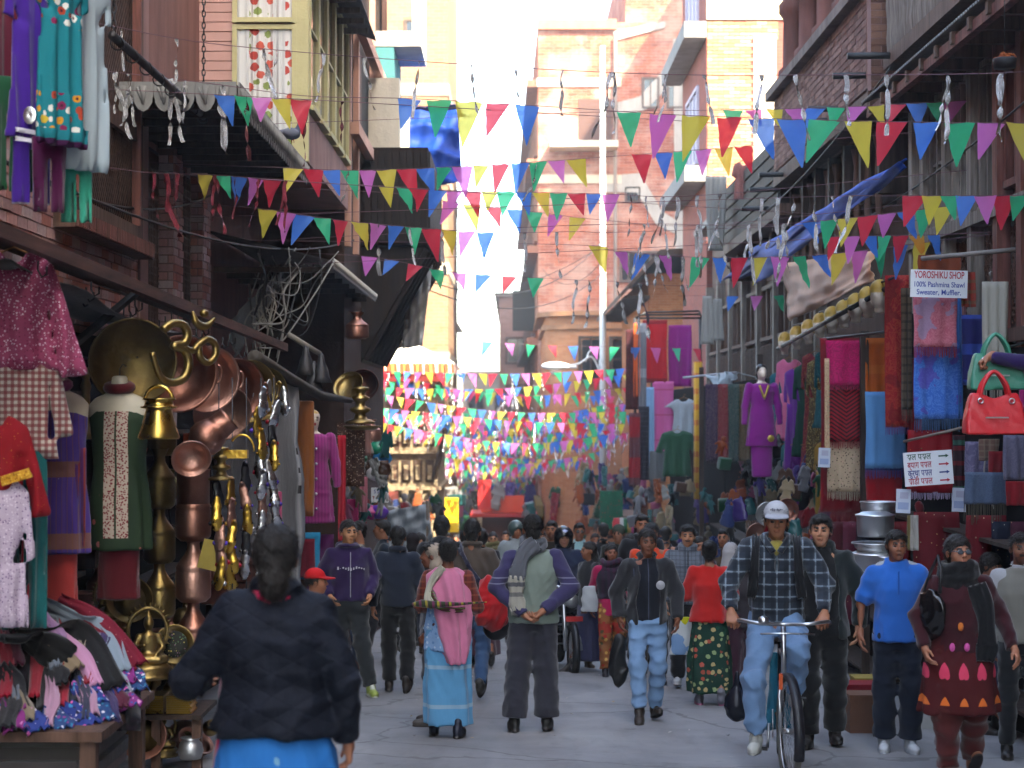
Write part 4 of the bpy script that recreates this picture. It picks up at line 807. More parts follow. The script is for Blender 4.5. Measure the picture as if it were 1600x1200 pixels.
# ---- left: garments hung high at the edge of the frame
rodm = MB(); rodm.tube([atx(175,55,-2.6),atx(318,182,-2.6)],.03,10); rd = rodm.build('clothes_pole',IRON,label='grey iron pole hung on chains beside the fringed canopy',cat='pole')
for t in np.linspace(.04,.98,8):
    q = MB(); c = atx(175,55,-2.6).lerp(atx(318,182,-2.6),float(t)); q.tube([c+Vector((.0,.004*k,0))+Vector((.045*math.cos(a),0,.045*math.sin(a)-.02)) for k,a in enumerate(np.linspace(0,2*PI,11)[:-1])],.006,5,closed=True); q.build('ring',IRON,rd)
def chain(label, p, L):
    q = MB(); k = int(L/.05)
    for i in range(k):
        c = Vector(p)+Vector((0,0,i*.05)); d = Vector((1,0,0)) if i%2 else Vector((0,1,0)); q.tube([c+d*.014*math.cos(a)+Vector((0,0,.032*math.sin(a))) for a in np.linspace(0,2*PI,9)[:-1]],.0055,4,closed=True)
    return q.build('hanging_chain',IRON,label=label,cat='chain')
chain('iron chain holding the pole end in front of the lattice window',atx(178,50,-2.6),1.2); chain('iron chain hanging down the pink boarded wall',atx(318,178,-2.6),2.2)
pk = kurta_p(.42,1.12,.5,.12,.08,1.25)
garment('maroon kurta above green trousers, first in the upper row',kurta_p(.36,1.0,.45),8,-150,9.6,cloth('6e1c34'),.8,seed=1); garment('dark green trousers hanging below the maroon kurta',trouser_p(.26,.62,.46),14,118,9.58,cloth('1c5a38'),.7,cat='trousers',seed=2,hanger=False)
VIO = floral('4b1f96',['c9c4d4','4b1f96'],3.2,.03,stripe=(('z',.06,.22,.1,'d8d2e4',0),)); garment('violet kurta with silver brooch and white hem bands, upper row',kurta_p(.3,.98,.3,.1,.06,1.1,.1),52,-72,9.4,cloth('4a209a'),.85,seed=3)
garment('violet trousers with white cuff under the violet kurta',trouser_p(.2,.42,.46),50,196,9.42,plaid('4a209a',('z',.5,.07,.88,'d8d4e4',.9)),.6,cat='trousers',seed=4,hanger=False)
q = MB(); q.lathe([(0,0),(.02,.004),(.034,0)],10,Matrix.Translation((0,0,-.0))@Matrix.Rotation(PI/2,4,'X')@Matrix.Diagonal((1,1.4,1,1))); q.build('silver_brooch',SILV,label='silver teardrop brooch pinned low on the violet kurta',cat='brooch',loc=at(46,180,9.28))
for k in range(2):
    q = sheet(.19,.022,k,1,.004); q.build('hem_band',plain('d6d2de'),label=('upper','lower')[k]+' white band along the violet kurta hem',cat='trim',loc=at(52,203+14*k,9.3),rot=(0,.06,.75))
TEAL = floral('0e7f8a',['d8d6cc','c98a2a','b5442a','7a1f4a','c9a93a'],15,.32,.1,'5a1430',zlo=-1.06,zhi=-.9)
def teal_mat():
    n = NT('embroidered'); p = n.pos(); v = n.add('TexVoronoi',{'Vector':p,'Scale':17,'Randomness':.8}); z = n.sep(p)[2]; k = n.ramp(n.sep(v.outputs['Color'])[0],[(0,'d8d6cc'),(.3,'c98a2a'),(.55,'a8402a'),(.75,'7a1f4a'),(.88,'c9a93a')],'CONSTANT')
    b1 = n.math('MULTIPLY',n.math('GREATER_THAN',z,-.98),n.math('LESS_THAN',z,-.79)); b2 = n.math('MULTIPLY',n.math('GREATER_THAN',z,-.45),n.math('LESS_THAN',z,-.22)); b = n.math('MAXIMUM',b1,b2); m_ = n.math('MULTIPLY',b,n.math('LESS_THAN',n.math('ADD',v.outputs['Distance'],n.math('MULTIPLY',n.noise(p,60,2),.25)),.5))
    c = n.mix(m_,'0c7580',k); c = n.mix(n.math('MULTIPLY',m_,n.math('LESS_THAN',v.outputs['Distance'],.14)),c,'4a1428'); c = n.mix(n.math('LESS_THAN',z,-1.03),c,'4a1f4a'); return n.done(c,.85,0,n.noise(n.pos(sc=(12,12,5)),1.2,2),.4,.015,.25)
garment('teal kurta embroidered with white and orange flowers',kurta_p(.32,1.06,.3,.1,.06,1.12,.08),97,-92,9.2,teal_mat(),.98,seed=5); garment('plum trousers hanging below the teal kurta',trouser_p(.19,.4,.47),78,212,9.3,cloth('5a1448'),.6,cat='trousers',seed=6,hanger=False)
garment('sheer white kurta beside the lattice window',kurta_p(.34,1.15,.3,.1,.06,1.1,.08),130,-70,9.5,film('b9c8ce',.35,.8),.9,seed=7); garment('aqua trousers showing below the white kurta',trouser_p(.16,.38,.47),121,238,9.6,cloth('3fbf9f'),.6,cat='trousers',seed=8,hanger=False)
q = MB(); q.tube([at(-30,-160,9.5),at(170,-100,9.5)],.014,8); q.build('garment_rail',IRON,label='rail above the frame carrying the upper row of kurtas',cat='rail')
# ---- left: slatted awning with iron mesh and hooks
AW = empty('slatted_awning',label='brown slatted awning edge with iron mesh above the brassware',cat='awning'); A0,A1 = Vector((-2.42,8.0,.86)),Vector((-2.08,16.2,.58))
for i in range(9):
    f = i/8; o_ = Vector((-f*.85,0,f*.26)); q = MB(); q.bar(A0+o_,A0.lerp(A1,.62)+o_,.085,.025); q.build('slat',wood('6a4436','2c1a14',axis='y'),AW)
q = MB(); q.bar(A0+Vector((.03,0,-.02)),A1+Vector((.03,0,-.02)),.05,.07); q.build('edge_beam',wood('6a473c','30201a',axis='y'),AW); q = MB(); B0 = A0.lerp(A1,.62)
for i in range(26):
    o_ = Vector((-i*.034,0,i*.0095)); q.tube([B0+o_,A1+o_],.004,4,False)
for i in range(34): c = B0.lerp(A1,i/33); q.tube([c,c+Vector((-.86,0,.245))],.004,4,False)
q.build('iron_mesh',IRON,AW,kind='stuff'); q = MB(); q.bar(at(90,560,10.4),at(212,458,11.6),.05,.03); q.build('brace',IRON,AW)
for i in range(24):
    c = A0.lerp(A1,.02+i/24*.96)+Vector((-.05-.3*(i%3)*.4,0,-.06)); q = MB(); q.tube([c,c-Vector((0,0,.05)),c+Vector((.02,0,-.085)),c+Vector((.045,0,-.07)),c+Vector((.045,0,-.03))],.006,5); q.build('hook',IRON,AW)
tarp('grey_tarpaulin',[(-3.15,9,.95),(-2.5,9,.7),(-2.3,14,.5),(-3.15,14,.75)],20,20,cloth('4a4644'),sag=.12,wr=.02,label='grey tarpaulin sagging beneath the slatted awning',cat='tarpaulin')
# ---- left: blouse, shirts, kurtas at the frame edge
MOT = floral('8e3a5a',['c9a9b8','5a1430','d6c4cc'],70,.3); garment('maroon blouse with white flecks, hanging by the awning corner',kurta_p(.4,.62,.62,.15,.07,1.12,.3),22,392,9.3,MOT,.35,th=.12,fold=.025,cat='blouse',seed=11)
CHK = plaid('c9bfb2',('x',.034,.5,0,'7e2a34',.75),('z',.034,.5,.3,'7e2a34',.75)); garment('red and cream checked shirt under the maroon blouse',kurta_p(.38,.66,.5,.14,.07,1.1,.2),28,520,9.35,CHK,.3,th=.12,fold=.02,cat='shirt',seed=12,hanger=False)
garment('red kurta with gold cuffs at the edge of the frame',kurta_p(.32,.5,.48,.15,.06,1.1,.25),-6,648,9.1,floral('8c1420',['c9a23a','8c1420'],60,.12),.3,th=.1,cat='kurta',seed=13,hanger=False)
q = sheet(.15,.05,3,1,.01,.05); q.build('cuff_trim',floral('c08a2a',['d8b04a','8a5a1a'],80,.4),label='gold braid on the red kurta cuff',cat='trim',loc=at(22,738,8.96),rot=(0,-.3,.2))
garment('lilac and white printed tunic beneath the red kurta',kurta_p(.26,.75,.36,.12,.06,1.05,.1),4,748,9.0,floral('b9a9bc',['5a3a6e','d8ccd8'],75,.3),.3,cat='tunic',seed=14,hanger=False)
garment('teal satin trousers with gathered cuff by the purple kurta',trouser_p(.26,1.05,.44),34,668,9.35,cloth('0c6a6c',rough=.5),.4,th=.08,fold=.03,cat='trousers',seed=15,hanger=False)
# ---- left: two headless display torsos
def torso(label, px, py, Y, gl, gm, glen, tl, tm, tlen, sc, rz=0):
    """py = top of the neck stub"""
    root = empty('display_torso',at(px,py,Y),rz,label=label,cat='mannequin'); s = Sdf((-.26,-.18,-.62),(.26,.18,.02),.012); WH = 'c9c0ac'
    s.cap((0,0,0),(0,0,-.1),.05,.06,.02,WH); s.loft([-.07,-.11,-.16,-.22,-.35,-.5,-.6],[.06,.15,.195,.19,.165,.14,.16],[.05,.07,.085,.1,.115,.09,.1],k=.03,col=WH); v,q,c = s.net(); obj('bust',npmesh('bust',v,q),plain('c4bca8',.4,bump=.02),root)
    s = Sdf((-.3,-.25,-glen-.05),(.3,.25,-.15),.015); s.loft([-.19,-.24,-.35,-.55,-.75,-glen],[.182,.19,.178,.165,.185,.19],[.1,.115,.13,.105,.12,.11],folds=(5,.012,1.3,2,-.4)); s.wrinkle(.006,25,3); v,q,c = s.net(); obj('kurta',npmesh('kurta',v,q),gm,root,label=gl)
    s = Sdf((-.25,-.2,-tlen-.05),(.25,.2,-glen+.15),.015); s.loft([-glen+.1,-tlen],[.13,.125],[.05,.05],folds=(3,.01,0,1,-glen)); v,q,c = s.net(); obj('trousers',npmesh('trousers',v,q),tm,root,label=tl)
    q = MB(); q.tube([(-.09*math.cos(a)*.75,-.065*math.sin(a)-.01,-.045-.012*math.sin(a)) for a in np.linspace(0,2*PI,19)[:-1]],.034,8,closed=True); q.build('neck_scarf',sc,root); q = MB(); q.tube([(0,0,-.01),(0,0,.07),(.02,0,.1),(.04,0,.085)],.005,5); q.build('hook',IRON,root); return root
n = NT('zari'); p = n.pos(); s_ = n.sep(p); x = n.math('ABSOLUTE',s_[0]); v = n.voro(p,75); g = n.math('MULTIPLY',n.math('LESS_THAN',x,.075),n.math('GREATER_THAN',s_[2],-.98)); pat = n.mix(n.math('LESS_THAN',v,.42),'b9a99a','7a2230'); cc = n.mix(g,'20341f',pat); cc = n.mix(n.math('MULTIPLY',g,n.math('LESS_THAN',n.math('ABSOLUTE',n.math('SUBTRACT',x,.0)),.006)),cc,'20341f')
d = n.add('TexVoronoi',{'Vector':p,'Scale':6.5,'Randomness':.4}).outputs['Distance']; cc = n.mix(n.math('MULTIPLY',n.math('GREATER_THAN',x,.1),n.math('LESS_THAN',d,.13)),cc,'a85a5a'); ZARI = n.done(cc,.8,0,n.noise(n.pos(sc=(12,12,5)),1.2,2),.3,.01)
torso('headless torso in green embroidered kurta with dark red trousers',187,594,11.2,'dark green kurta with a pink embroidered panel',ZARI,1.06,'dark red trousers',cloth('5e101c'),1.37,cloth('5c0f1c'))
PUR = plaid('5a3f9e',('x',.03,.16,0,'8a5a5a',.6),('x',.09,.2,.3,'6a4fae',.6),('z',.42,.22,.38,'9a6a3a',.75)); torso('headless torso in purple striped kurta with coral trousers',88,590,10.6,'purple striped kurta with a woven gold border',PUR,1.04,'coral trousers',cloth('d24a48'),1.34,cloth('7a2a5a'))
shawl('striped orange and violet scarf hanging beside the purple kurta',112,134,700,832,10.55,plaid('6a3a7e',('x',.03,.4,0,'b0442a',.8)),.3,.09,cat='scarf')
garment('teal trousers peeping out between the two lower kurtas',trouser_p(.14,.6,.45),56,700,10.9,cloth('1f7a8a'),.3,cat='trousers',seed=21,hanger=False)
# ---- left: hanging brass and copper
def hung(label, prof, px, py, Y, m, tilt, az=0, **k): return pot(label,prof,at(px,py,Y),m,36,(tilt,0,az),**k)
def ear(r, z): 
    q = MB()
    for sg in (-1,1): q.tube([(sg*r,.05*math.cos(a),z+.05*math.sin(a)-.03) if 0 else (sg*(r+.03*math.sin(a)),.06*math.cos(a),z) for a in np.linspace(0,PI,7)],.009,6)
    return q
hung('broad tarnished brass pan, base towards the street',pan(.26,.1),205,563,11.3,BRASSD,R(97),R(18),cat='pan')
hung('deep copper cauldron behind the brass sacred symbol',bowl(.24,.26),262,575,12.0,COP,R(100),R(30),cat='cauldron',extra=ear(.26,.24)); hung('second copper cauldron, rim catching pale light',bowl(.22,.24),305,585,12.7,COPP,R(100),R(34),cat='cauldron',extra=ear(.24,.22)); hung('third copper cauldron next to the brass basins',bowl(.22,.24),345,602,13.2,COP,R(100),R(36),cat='cauldron',extra=ear(.24,.22))
hung('brass basin, first of the two beside the copper cauldrons',pan(.23,.16),372,608,13.6,BRASS,R(98),R(38),cat='basin',extra=ear(.24,.14)); hung('brass basin half hidden, last of the hanging row',pan(.2,.15),398,612,14.1,BRASSD,R(98),R(40),cat='basin'); hung('wide copper tray leaning below the hanging cauldrons',pan(.2,.07),345,640,12.9,COPP,R(110),R(20),cat='tray')
def omshape():
    """the brass sacred syllable as thick tubes"""
    q = MB(); P2 = lambda pts: [(a,0,b) for a,b in pts]
    q.tube(spl([Vector((a,0,b)) for a,b in ((-.14,.19),(-.08,.245),(.0,.25),(.04,.19),(.02,.12),(-.05,.09),(.03,.07),(.07,-.01),(.05,-.12),(-.04,-.17),(-.13,-.13),(-.2,.02))],80),[.03-.016*max(0,(i-60)/24) for i in range(len(spl([Vector((0,0,0))]*12,80)))],10)
    q.tube(spl([Vector((a,0,b)) for a,b in ((.02,.09),(.09,.08),(.13,.13),(.19,.18),(.25,.15),(.26,.07),(.21,.01),(.15,.04),(.13,.12))],60),.024,10)
    q.tube(spl([Vector((a,0,b)) for a,b in ((.06,.36),(.1,.28),(.17,.27),(.23,.34))],24),[.008+.022*math.sin(PI*i/24) for i in range(25)],10); q.lathe([(0,.0),(.022,.008),(.03,.03),(.022,.05),(0,.06)],12,Matrix.Translation((.145,0,.33))); return q
omshape().build('brass_sacred_symbol',metalm('9c8450',.28,.2,.45),label='large brass sacred syllable hung in front of the cauldrons',cat='ornament',loc=at(280,562,11.2),rot=(0,.12,.75),scale=(1.0,1.0,.88))
ring = MB(); ring.tube([(.1*math.cos(a),0,.1+.055*math.sin(a)) for a in np.linspace(.1,PI-.1,11)],.011,8)
hd = MB(); hd.tube([(.085*math.cos(a),0,.235+.09*math.sin(a)) for a in np.linspace(0,PI,13)],.012,8)
pot('polished brass pot with carrying handle beside the green kurta',[(0,0),(.125,0),(.13,.012),(.115,.05),(.1,.1),(.082,.17),(.078,.185),(.11,.19),(.112,.2),(.09,.205),(.085,.235),(.105,.245),(.1,.25),(.08,.24),(.075,.2)],at(248,686,11.0),metalm('c2a050',.18,.08,.3),extra=hd,cat='pot')
pot('round copper pot with wide neck hanging tilted',[(0,-.12),(.07,-.105),(.115,-.05),(.12,0),(.1,.06),(.085,.08),(.09,.09),(.085,.1),(.082,.16),(.09,.18),(.082,.178),(.074,.1),(.06,.04)],at(325,682,11.6),COP,rot=(R(-10),R(48),0),cat='pot'); pot('open copper bowl facing the street, below the tilted pot',bowl(.115,.1),at(297,708,11.3),COPP,rot=(R(112),0,R(15)),cat='bowl')
vs_ = [(0,0),(.07,0),(.075,.01),(.03,.04),(.028,.1),(.05,.13),(.03,.16),(.025,.3),(.035,.34),(.022,.38),(.03,.42),(.07,.45),(.075,.46),(.06,.455),(0,.44)]; pot('slender brass candlestick between the two torsos',vs_,at(134,686,11.5),BRASS,cat='candlestick')
q = MB(); q.tube([at(92,560,11.4),at(216,558,11.3)],.008,6); q.build('iron_rod',IRON,label='thin iron rod above the headless torsos',cat='rod')
for i in range(3):
    u = urn(.11,.42); pot(('top','middle','bottom')[i]+' brass urn in the tall stack behind the green kurta',u,at(249,795+85*i,12.4),(BRASSD,BRASSD,BRASS)[i],cat='urn',group='stacked brass urns')
    pot(('top','middle','bottom')[i]+' copper urn in the stack beside the shoe rack',urn(.12,.46),at(302,845+95*i+(0 if i else 0),12.2),(COP,COPP,COP)[i],cat='urn',group='stacked copper urns')
pot('straight copper cylinder standing on the copper urns',[(0,0),(.11,0),(.11,.28),(.115,.29),(.105,.285),(.1,.02)],at(302,800,12.2),COP,cat='canister')
pot('dark brass urn at the top of the brass stack',urn(.12,.4),at(249,712+0,12.5),BRASSD,cat='urn')
oil = [(0,0),(.09,0),(.085,.015),(.04,.03),(.03,.06),(.06,.075),(.062,.09),(.03,.105),(.03,.13),(.055,.145),(.055,.155),(.03,.17),(.028,.19),(.05,.2),(.05,.215),(.025,.22),(0,.22)]
pot('tiered brass oil lamp hanging by the slippers',oil,at(346,750,11.9),BRASS,cat='oil lamp'); q = MB(); q.tube([Vector((.08*math.cos(a),0,.1*math.sin(a))) for a in np.linspace(-.1,PI*.8,14)],.008,6); q.box((-.12,-.035,-.055),(.04,.035,.0)); q.build('brass_incense_holder',GOLD,label='fretted brass incense holder with ring handle',cat='incense holder',loc=at(378,703,11.9))
# ---- left: rack of slippers
def slipper(kind):
    s = Sdf((-.06,-.15,-.02),(.06,.15,.12),.009); s.ell((0,.07,.012),(.042,.075,.012),.01); s.ell((0,-.07,.03),(.03,.06,.012),.02); s.cap((0,.05,.012),(0,-.05,.028),.012,fl=(2.6,1,1),k=.02)
    if kind: s.cap((0,-.1,.03),(0,-.115,-.015),.016,.009,.01)
    v,q,c = s.net(); so = npmesh('sole',v,q); m = MB()
    for sg in (.08,): m.tube([(.043*math.cos(a),sg,.015+.045*math.sin(a)) for a in np.linspace(0,PI,9)],(.018,.012)[kind],6)
    return so,m.mesh('strap')
SLP = [slipper(0),slipper(1)]; SC_ = dict(gold=(GOLD,'gold'),silver=(SILV,'silver'),purple=(plain('4a2f9a',.3),'purple'),red=(plain('a01428',.3),'red'),copper=(COPP,'copper'),black=(plain('16151a',.3),'black'))
SM = {}
CORD = ('first','second','third','fourth','fifth')
def slip(px, py, Y, k, a, b, lab):
    key = (k,a,b)
    if key not in SM:
        so = SLP[k][0].copy(); so.materials.append(SC_[a][0]); st = SLP[k][1].copy(); st.materials.append(SC_[b][0]); SM[key] = (so,st)
    root = empty('slipper',at(px,py,Y),label=lab,cat='slipper',group='slippers on the hanging rack'); root.rotation_euler = (R(-80)+random.uniform(-.2,.2),random.uniform(-.25,.25),random.uniform(-.5,.5)+.3); root.scale = (.9,.9,.9)
    o = bpy.data.objects.new('sole',SM[key][0]); link(o,root); o = bpy.data.objects.new('strap',SM[key][1]); link(o,root)
r = random.Random(11); colX = ((342,11.9),(363,12.2),(385,12.6),(408,13.0),(428,13.4))
for ci,(cx,Y) in enumerate(colX):
    y = (770,770,745,628,648)[ci]; row = -1
    while y < 905:
        a = r.choice(('gold','silver','silver','black','gold','copper')); b = r.choice(('gold','silver','purple','black','red','purple','gold')); k = r.randrange(2); row += 1
        slip(cx+r.uniform(-4,4),y,Y+r.uniform(-.05,.05),k,a,b,f"{SC_[a][1]} slipper with {SC_[b][1]} {'narrow ' if k else 'broad '}strap, {ORD[row]} down on the {CORD[ci]} cord of the rack"); y += r.uniform(30,37)
    q = MB(); q.tube([at(cx,590,Y+.06),at(cx,920,Y+.06)],.005,4); q.build('rack_cord',plain('3a3a3e'),label=f"{('first','second','third','fourth','last')[ci]} cord of the slipper rack, counted from the copper urns",cat='cord')
for i in range(9): slip(400+i*5+r.uniform(-3,3),596+r.uniform(0,34),13.2+i*.1,i%2,('silver','gold')[i%2],'silver',f"{('silver','gold')[i%2]} slipper with silver {'narrow ' if i%2 else 'broad '}strap, {ORD[i]} in the bunch under the awning pole")
tarp('dark_back_cloth',[at(335,600,14.2),at(470,600,16.4),at(470,960,16.4),at(335,960,14.2)],12,12,cloth('1b1518'),sag=0,label='dark cloth hung behind the slipper rack',cat='cloth')
# ---- left: clothes further on
q = MB(); q.tube([at(398,558,14.2),at(450,590,16),at(500,618,17.6),at(548,626,18.8)],[.06,.055,.045,.03],8); q.build('wrapped_pole',stained('4a453f'),label='cloth-wrapped awning pole above the brown trousers',cat='pole')
garment('rust brown trousers draped beside the pink mannequin',trouser_p(.34,1.1,.4),463,626,17.0,cloth('8a4f22'),.3,th=.1,fold=.02,cat='trousers',seed=31,hanger=False)
garment('pink leggings hanging below the slippers',trouser_p(.26,.42,.4),418,768,15.8,cloth('c2567e'),.3,cat='leggings',seed=32,hanger=False); garment('black trousers hanging between pink leggings and cardigan',trouser_p(.28,.6,.44),450,765,16.6,cloth('18161a'),.3,cat='trousers',seed=33,hanger=False)
shawl('brown sequined cloth hanging behind the cardigan mannequin',527,570,660,760,20.6,floral('4a3026',['b09a84','7a5a44','2a1a14'],45,.35),.2,cat='cloth'); shawl('pale brown shawl slung beside the sequined cloth',552,580,655,712,20.8,cloth('9a7068'),.3,cat='shawl')
shawl('purple cloth hanging under the cardigan',480,522,835,960,19.4,cloth('5a1c58'),.1,cat='cloth'); shawl('maroon jersey displayed beside the turquoise one',462,492,842,902,18.2,cloth('7a1430'),.1,cat='jersey',name='folded_jersey'); shawl('turquoise jersey hanging behind the seated seller',470,500,832,905,18.4,cloth('1f8fc0'),.1,cat='jersey',name='folded_jersey')
shawl('red cloth hanging beside the cardigan sleeve',528,540,680,850,19.6,cloth('b0142a'),.2,cat='cloth'); shawl('magenta scarf over the crowd near the shop sign',538,560,780,842,21.5,cloth('c0286e'),.2,cat='scarf'); shawl('pink scarf hanging by the stacked bangles',562,574,745,800,21.8,cloth('c87a8a'),.2,cat='scarf')
for i,(px,py,c,l) in enumerate(((592,800,'5a2aa0','violet'),(578,800,'b02a80','magenta'),(598,715,'1f7fb8','blue'),(590,700,'1f8a6a','green'),(588,740,'c8c4c8','white'))):
    s = Sdf((-.16,-.12,-.14),(.16,.12,.14),.02); s.ell((0,0,0),(.13,.09,.1),.02); s.wrinkle(.02,35,i); v,q,c2 = s.net(); obj('plastic_bag',npmesh('bag',v,q),film(c,.2),None,at(px,py,23),label=f'bulging {l} plastic bag hung near the arrow sign',cat='bag')
pot('copper pot strung high beyond the wire tangle',urn(.13,.3),at(558,530,20),COP,cat='pot'); pot('copper cauldron leaning above the brass lamps',bowl(.17,.16),at(572,598,21.5),metalm('6a443a',.4,.3,.6),rot=(R(100),R(40),0),cat='cauldron')
pot('many-tiered brass lamp beyond the cardigan',[(x*1.9,z*1.9) for x,z in oil],at(563,662,20.2),BRASS,cat='lamp'); pot('brass basin lit from above beside the tiered lamp',bowl(.17,.09),at(548,608,20.4),BRASS,rot=(R(50),R(-30),0),cat='basin'); pot('wide brass dish under the tiered lamp',bowl(.2,.05),at(566,672,20.3),BRASS,cat='dish'); pot('copper kettle by the lamps',urn(.12,.26),at(580,690,21),COPP,cat='kettle')
for i in range(3): pot(('first','second','third')[i]+' dark iron bell of the cluster below the tangled wires',[(0,.16),(.02,.15),(.03,.11),(.05,.08),(.065,.03),(.085,0),(.07,0),(.0,.06)],at(478+i*12,586+18*(i%2)+i*6,18.2),IRON,cat='bell',group='bells below the wires',scale=(1.3,1.3,1.9))
# tangle of wires and ropes
r = random.Random(21); TG = empty('wire_tangle',at(440,500,19.5),label='tangle of grey wires and ropes hanging under the bay',cat='wires'); o0 = TG.location
for i in range(26):
    a = at(r.uniform(395,540),r.uniform(385,430),r.uniform(18.6,21)); b = at(r.uniform(385,450),r.uniform(430,560),r.uniform(18.4,20)); m_ = (a+b)/2+Vector((r.uniform(-.2,.2),0,-r.uniform(.1,.5))); q = MB(); q.tube([p-o0 for p in spl([a,(a+m_)/2+Vector((r.uniform(-.1,.1),0,.05)),m_,b],24)],r.uniform(.005,.014),5); q.build('wire',plain(r.choice(('7a7670','5a5652','8f8b84','3a3836')),.8),TG)
for i in range(7):
    c = at(r.uniform(395,430),r.uniform(470,540),19.2); R0 = r.uniform(.12,.22); q = MB(); q.tube([c-o0+Vector((R0*math.cos(t)*(.6+.1*math.sin(3*t)),.03*math.sin(2*t+i),R0*1.5*math.sin(t))) for t in np.linspace(0,2*PI,22)[:-1]],.008,5,closed=True); q.build('rope_loop',plain('9a948a',.9),TG)
tarp('grey_sheet',[at(360,500,19),at(460,400,21),at(440,440,21),at(365,560,19)],14,8,cloth('6a6a66'),sag=.15,label='crumpled grey plastic sheet wedged beside the wires',cat='sheet')
q = MB(); q.tube([at(450,522,18.4),at(500,553,18.6)],.028,8); q.build('broken_pole',stained('8a8378'),label='short pale pole end jutting out below the wires',cat='pole')
# cloth hung under the far balcony, grey sheet on poles
tarp('white_cloth',[at(640,420,29),at(676,412,29),at(660,540,29),at(628,545,29)],14,20,film('b5b0ab',.25,.8),sag=0,wr=.06,label='ragged white cloth hung under the dark balcony',cat='cloth'); 
tarp('grey_plastic_sheet',[at(606,798,27),at(668,787,27),at(680,860,27),at(604,868,27)],22,16,film('8a929a',.3,.45),sag=0,wr=.05,label='grey plastic sheet stretched between poles above the crowd',cat='sheet')
for i,px in enumerate((604,668)): q = MB(); q.tube([at(px,782,27),Vector((at(px,790,27).x,27,gz(27)))],.025,6); q.build('sheet_pole',plain('5a5048'),label=('near','far')[i]+' pole holding the grey plastic sheet',cat='pole')
def sign(label, px0, px1, py0, py1, Y, lines, rz=0, tilt=0, bg='d4d8de', name='shop_sign'):
    s = Y/F; w_ = (px1-px0)*s; h_ = (py1-py0)*s; root = empty(name,at((px0+px1)/2,(py0+py1)/2,Y),rz,label=label,cat='sign'); root.rotation_euler = (0,tilt,rz)
    box_part('board',(-w_/2,-.008,-h_/2),(w_/2,.008,h_/2),plain(bg,.5,bump=.03,var=.05),root)
    for (txt,x,z,size,c,al,wd) in lines:
        cu = bpy.data.curves.new('t','FONT'); cu.body = txt; cu.size = size*h_; cu.align_x = al; cu.extrude = .0005; cu.offset = .0035*size; o = bpy.data.objects.new('t',cu); COL.objects.link(o); bpy.context.view_layer.update(); dg = bpy.context.evaluated_depsgraph_get(); me = bpy.data.meshes.new_from_object(o.evaluated_get(dg)); bpy.data.objects.remove(o)
        k = 1.0
        if wd and len(me.vertices): xs = [v.co.x for v in me.vertices]; k = wd*w_/max(1e-4,max(xs)-min(xs))
        me.materials.clear(); obj('lettering',me,plain(c,.6,bump=0),root,(x*w_,-.0105,z*h_),(PI/2,0,0),(k,1,1))
    return root
def arrow(root, w_, h_, x, z, L, t, c, d=1):
    m = MB(); P_ = [(-L/2,-t/2),(L*.2,-t/2),(L*.2,-t*1.3),(L/2,0),(L*.2,t*1.3),(L*.2,t/2),(-L/2,t/2)]; P_ = [(a*d,b) for a,b in P_]; 
    if d < 0: P_ = P_[::-1]
    m.prism(P_,0,.002,Matrix.Translation((x,-.0085,z))@Matrix.Rotation(PI/2,4,'X')); m.build('arrow',plain(c,.6,bump=0),root)
sg = sign('small white sign with blue arrow above the crowd, left side',580,607,762,785,24,[('S SHOP',.06,.12,.36,'2a4a9a','CENTER',.8),('T',-.36,-.3,.3,'b02a4a','CENTER',0)]); arrow(sg,0,0,.03,-.045,.13,.03,'2a8ac8',-1)
# ---- left: table heaped with clothes, brassware on the ground
def strip(label, pts, w_, m, cat='garment', seed=0, th=.025, side=(1,0,0), name=None):
    """length of cloth lying along a path"""
    r = random.Random(seed); P_ = spl(pts,30); nu = 9; v = []; sd_ = Vector(side)
    for j,p in enumerate(P_):
        d = (P_[min(j+1,len(P_)-1)]-P_[max(j-1,0)]).normalized(); s = (sd_-d*sd_.dot(d)).normalized(); nn = d.cross(s) if d.cross(s).z > 0 else s.cross(d)
        if nn.length < .1: nn = Vector((0,-1,0))
        for i in range(nu): u = i/(nu-1)-.5; e = .012*math.sin(9*u*2+seed+j*.15)+.01*math.sin(21*u+j*.3+seed); v.append(p+s*(u*w_*(1+.12*math.sin(j*.33+seed)))+nn*(e+th*(1-(2*u)**2)*.6))
    n_ = len(P_); f = [(j*nu+i,j*nu+i+1,(j+1)*nu+i+1,(j+1)*nu+i) for j in range(n_-1) for i in range(nu-1)]; N = len(v); v2 = [p-Vector((0,0,.012))-Vector((0,-.01,0)) for p in v]
    rim = list(range(nu))+[j*nu+nu-1 for j in range(1,n_)]+[(n_-1)*nu+i for i in range(nu-2,-1,-1)]+[j*nu for j in range(n_-2,0,-1)]
    q = MB(); q.smooth = True; q.add(v+v2,f+[tuple(i+N for i in x[::-1]) for x in f]+[(rim[i],rim[i]+N,rim[(i+1)%len(rim)]+N,rim[(i+1)%len(rim)]) for i in range(len(rim))]); return q.build(name or 'draped_'+cat,m,label=label,cat=cat)
tb = empty('clothes_table',label='low wooden table heaped with clothes at the street edge',cat='table'); zt = -1.62
box_part('table_top',(-3.15,9.02,zt-.05),(-2.06,10.35,zt),WD,tb)
for x,y in ((-2.14,9.1),(-2.14,10.25),(-3.05,10.25)): box_part('leg',(x-.04,y-.04,gz(y)-.02),(x+.04,y+.04,zt-.05),WD,tb)
def hp(px, py, off=0):
    """point on the front of the heap"""
    Y = 10.2-(py-950)*.0052-(100-px)*.0022+off; return at(px,py,Y)
vs = []; NU,NV = 40,30
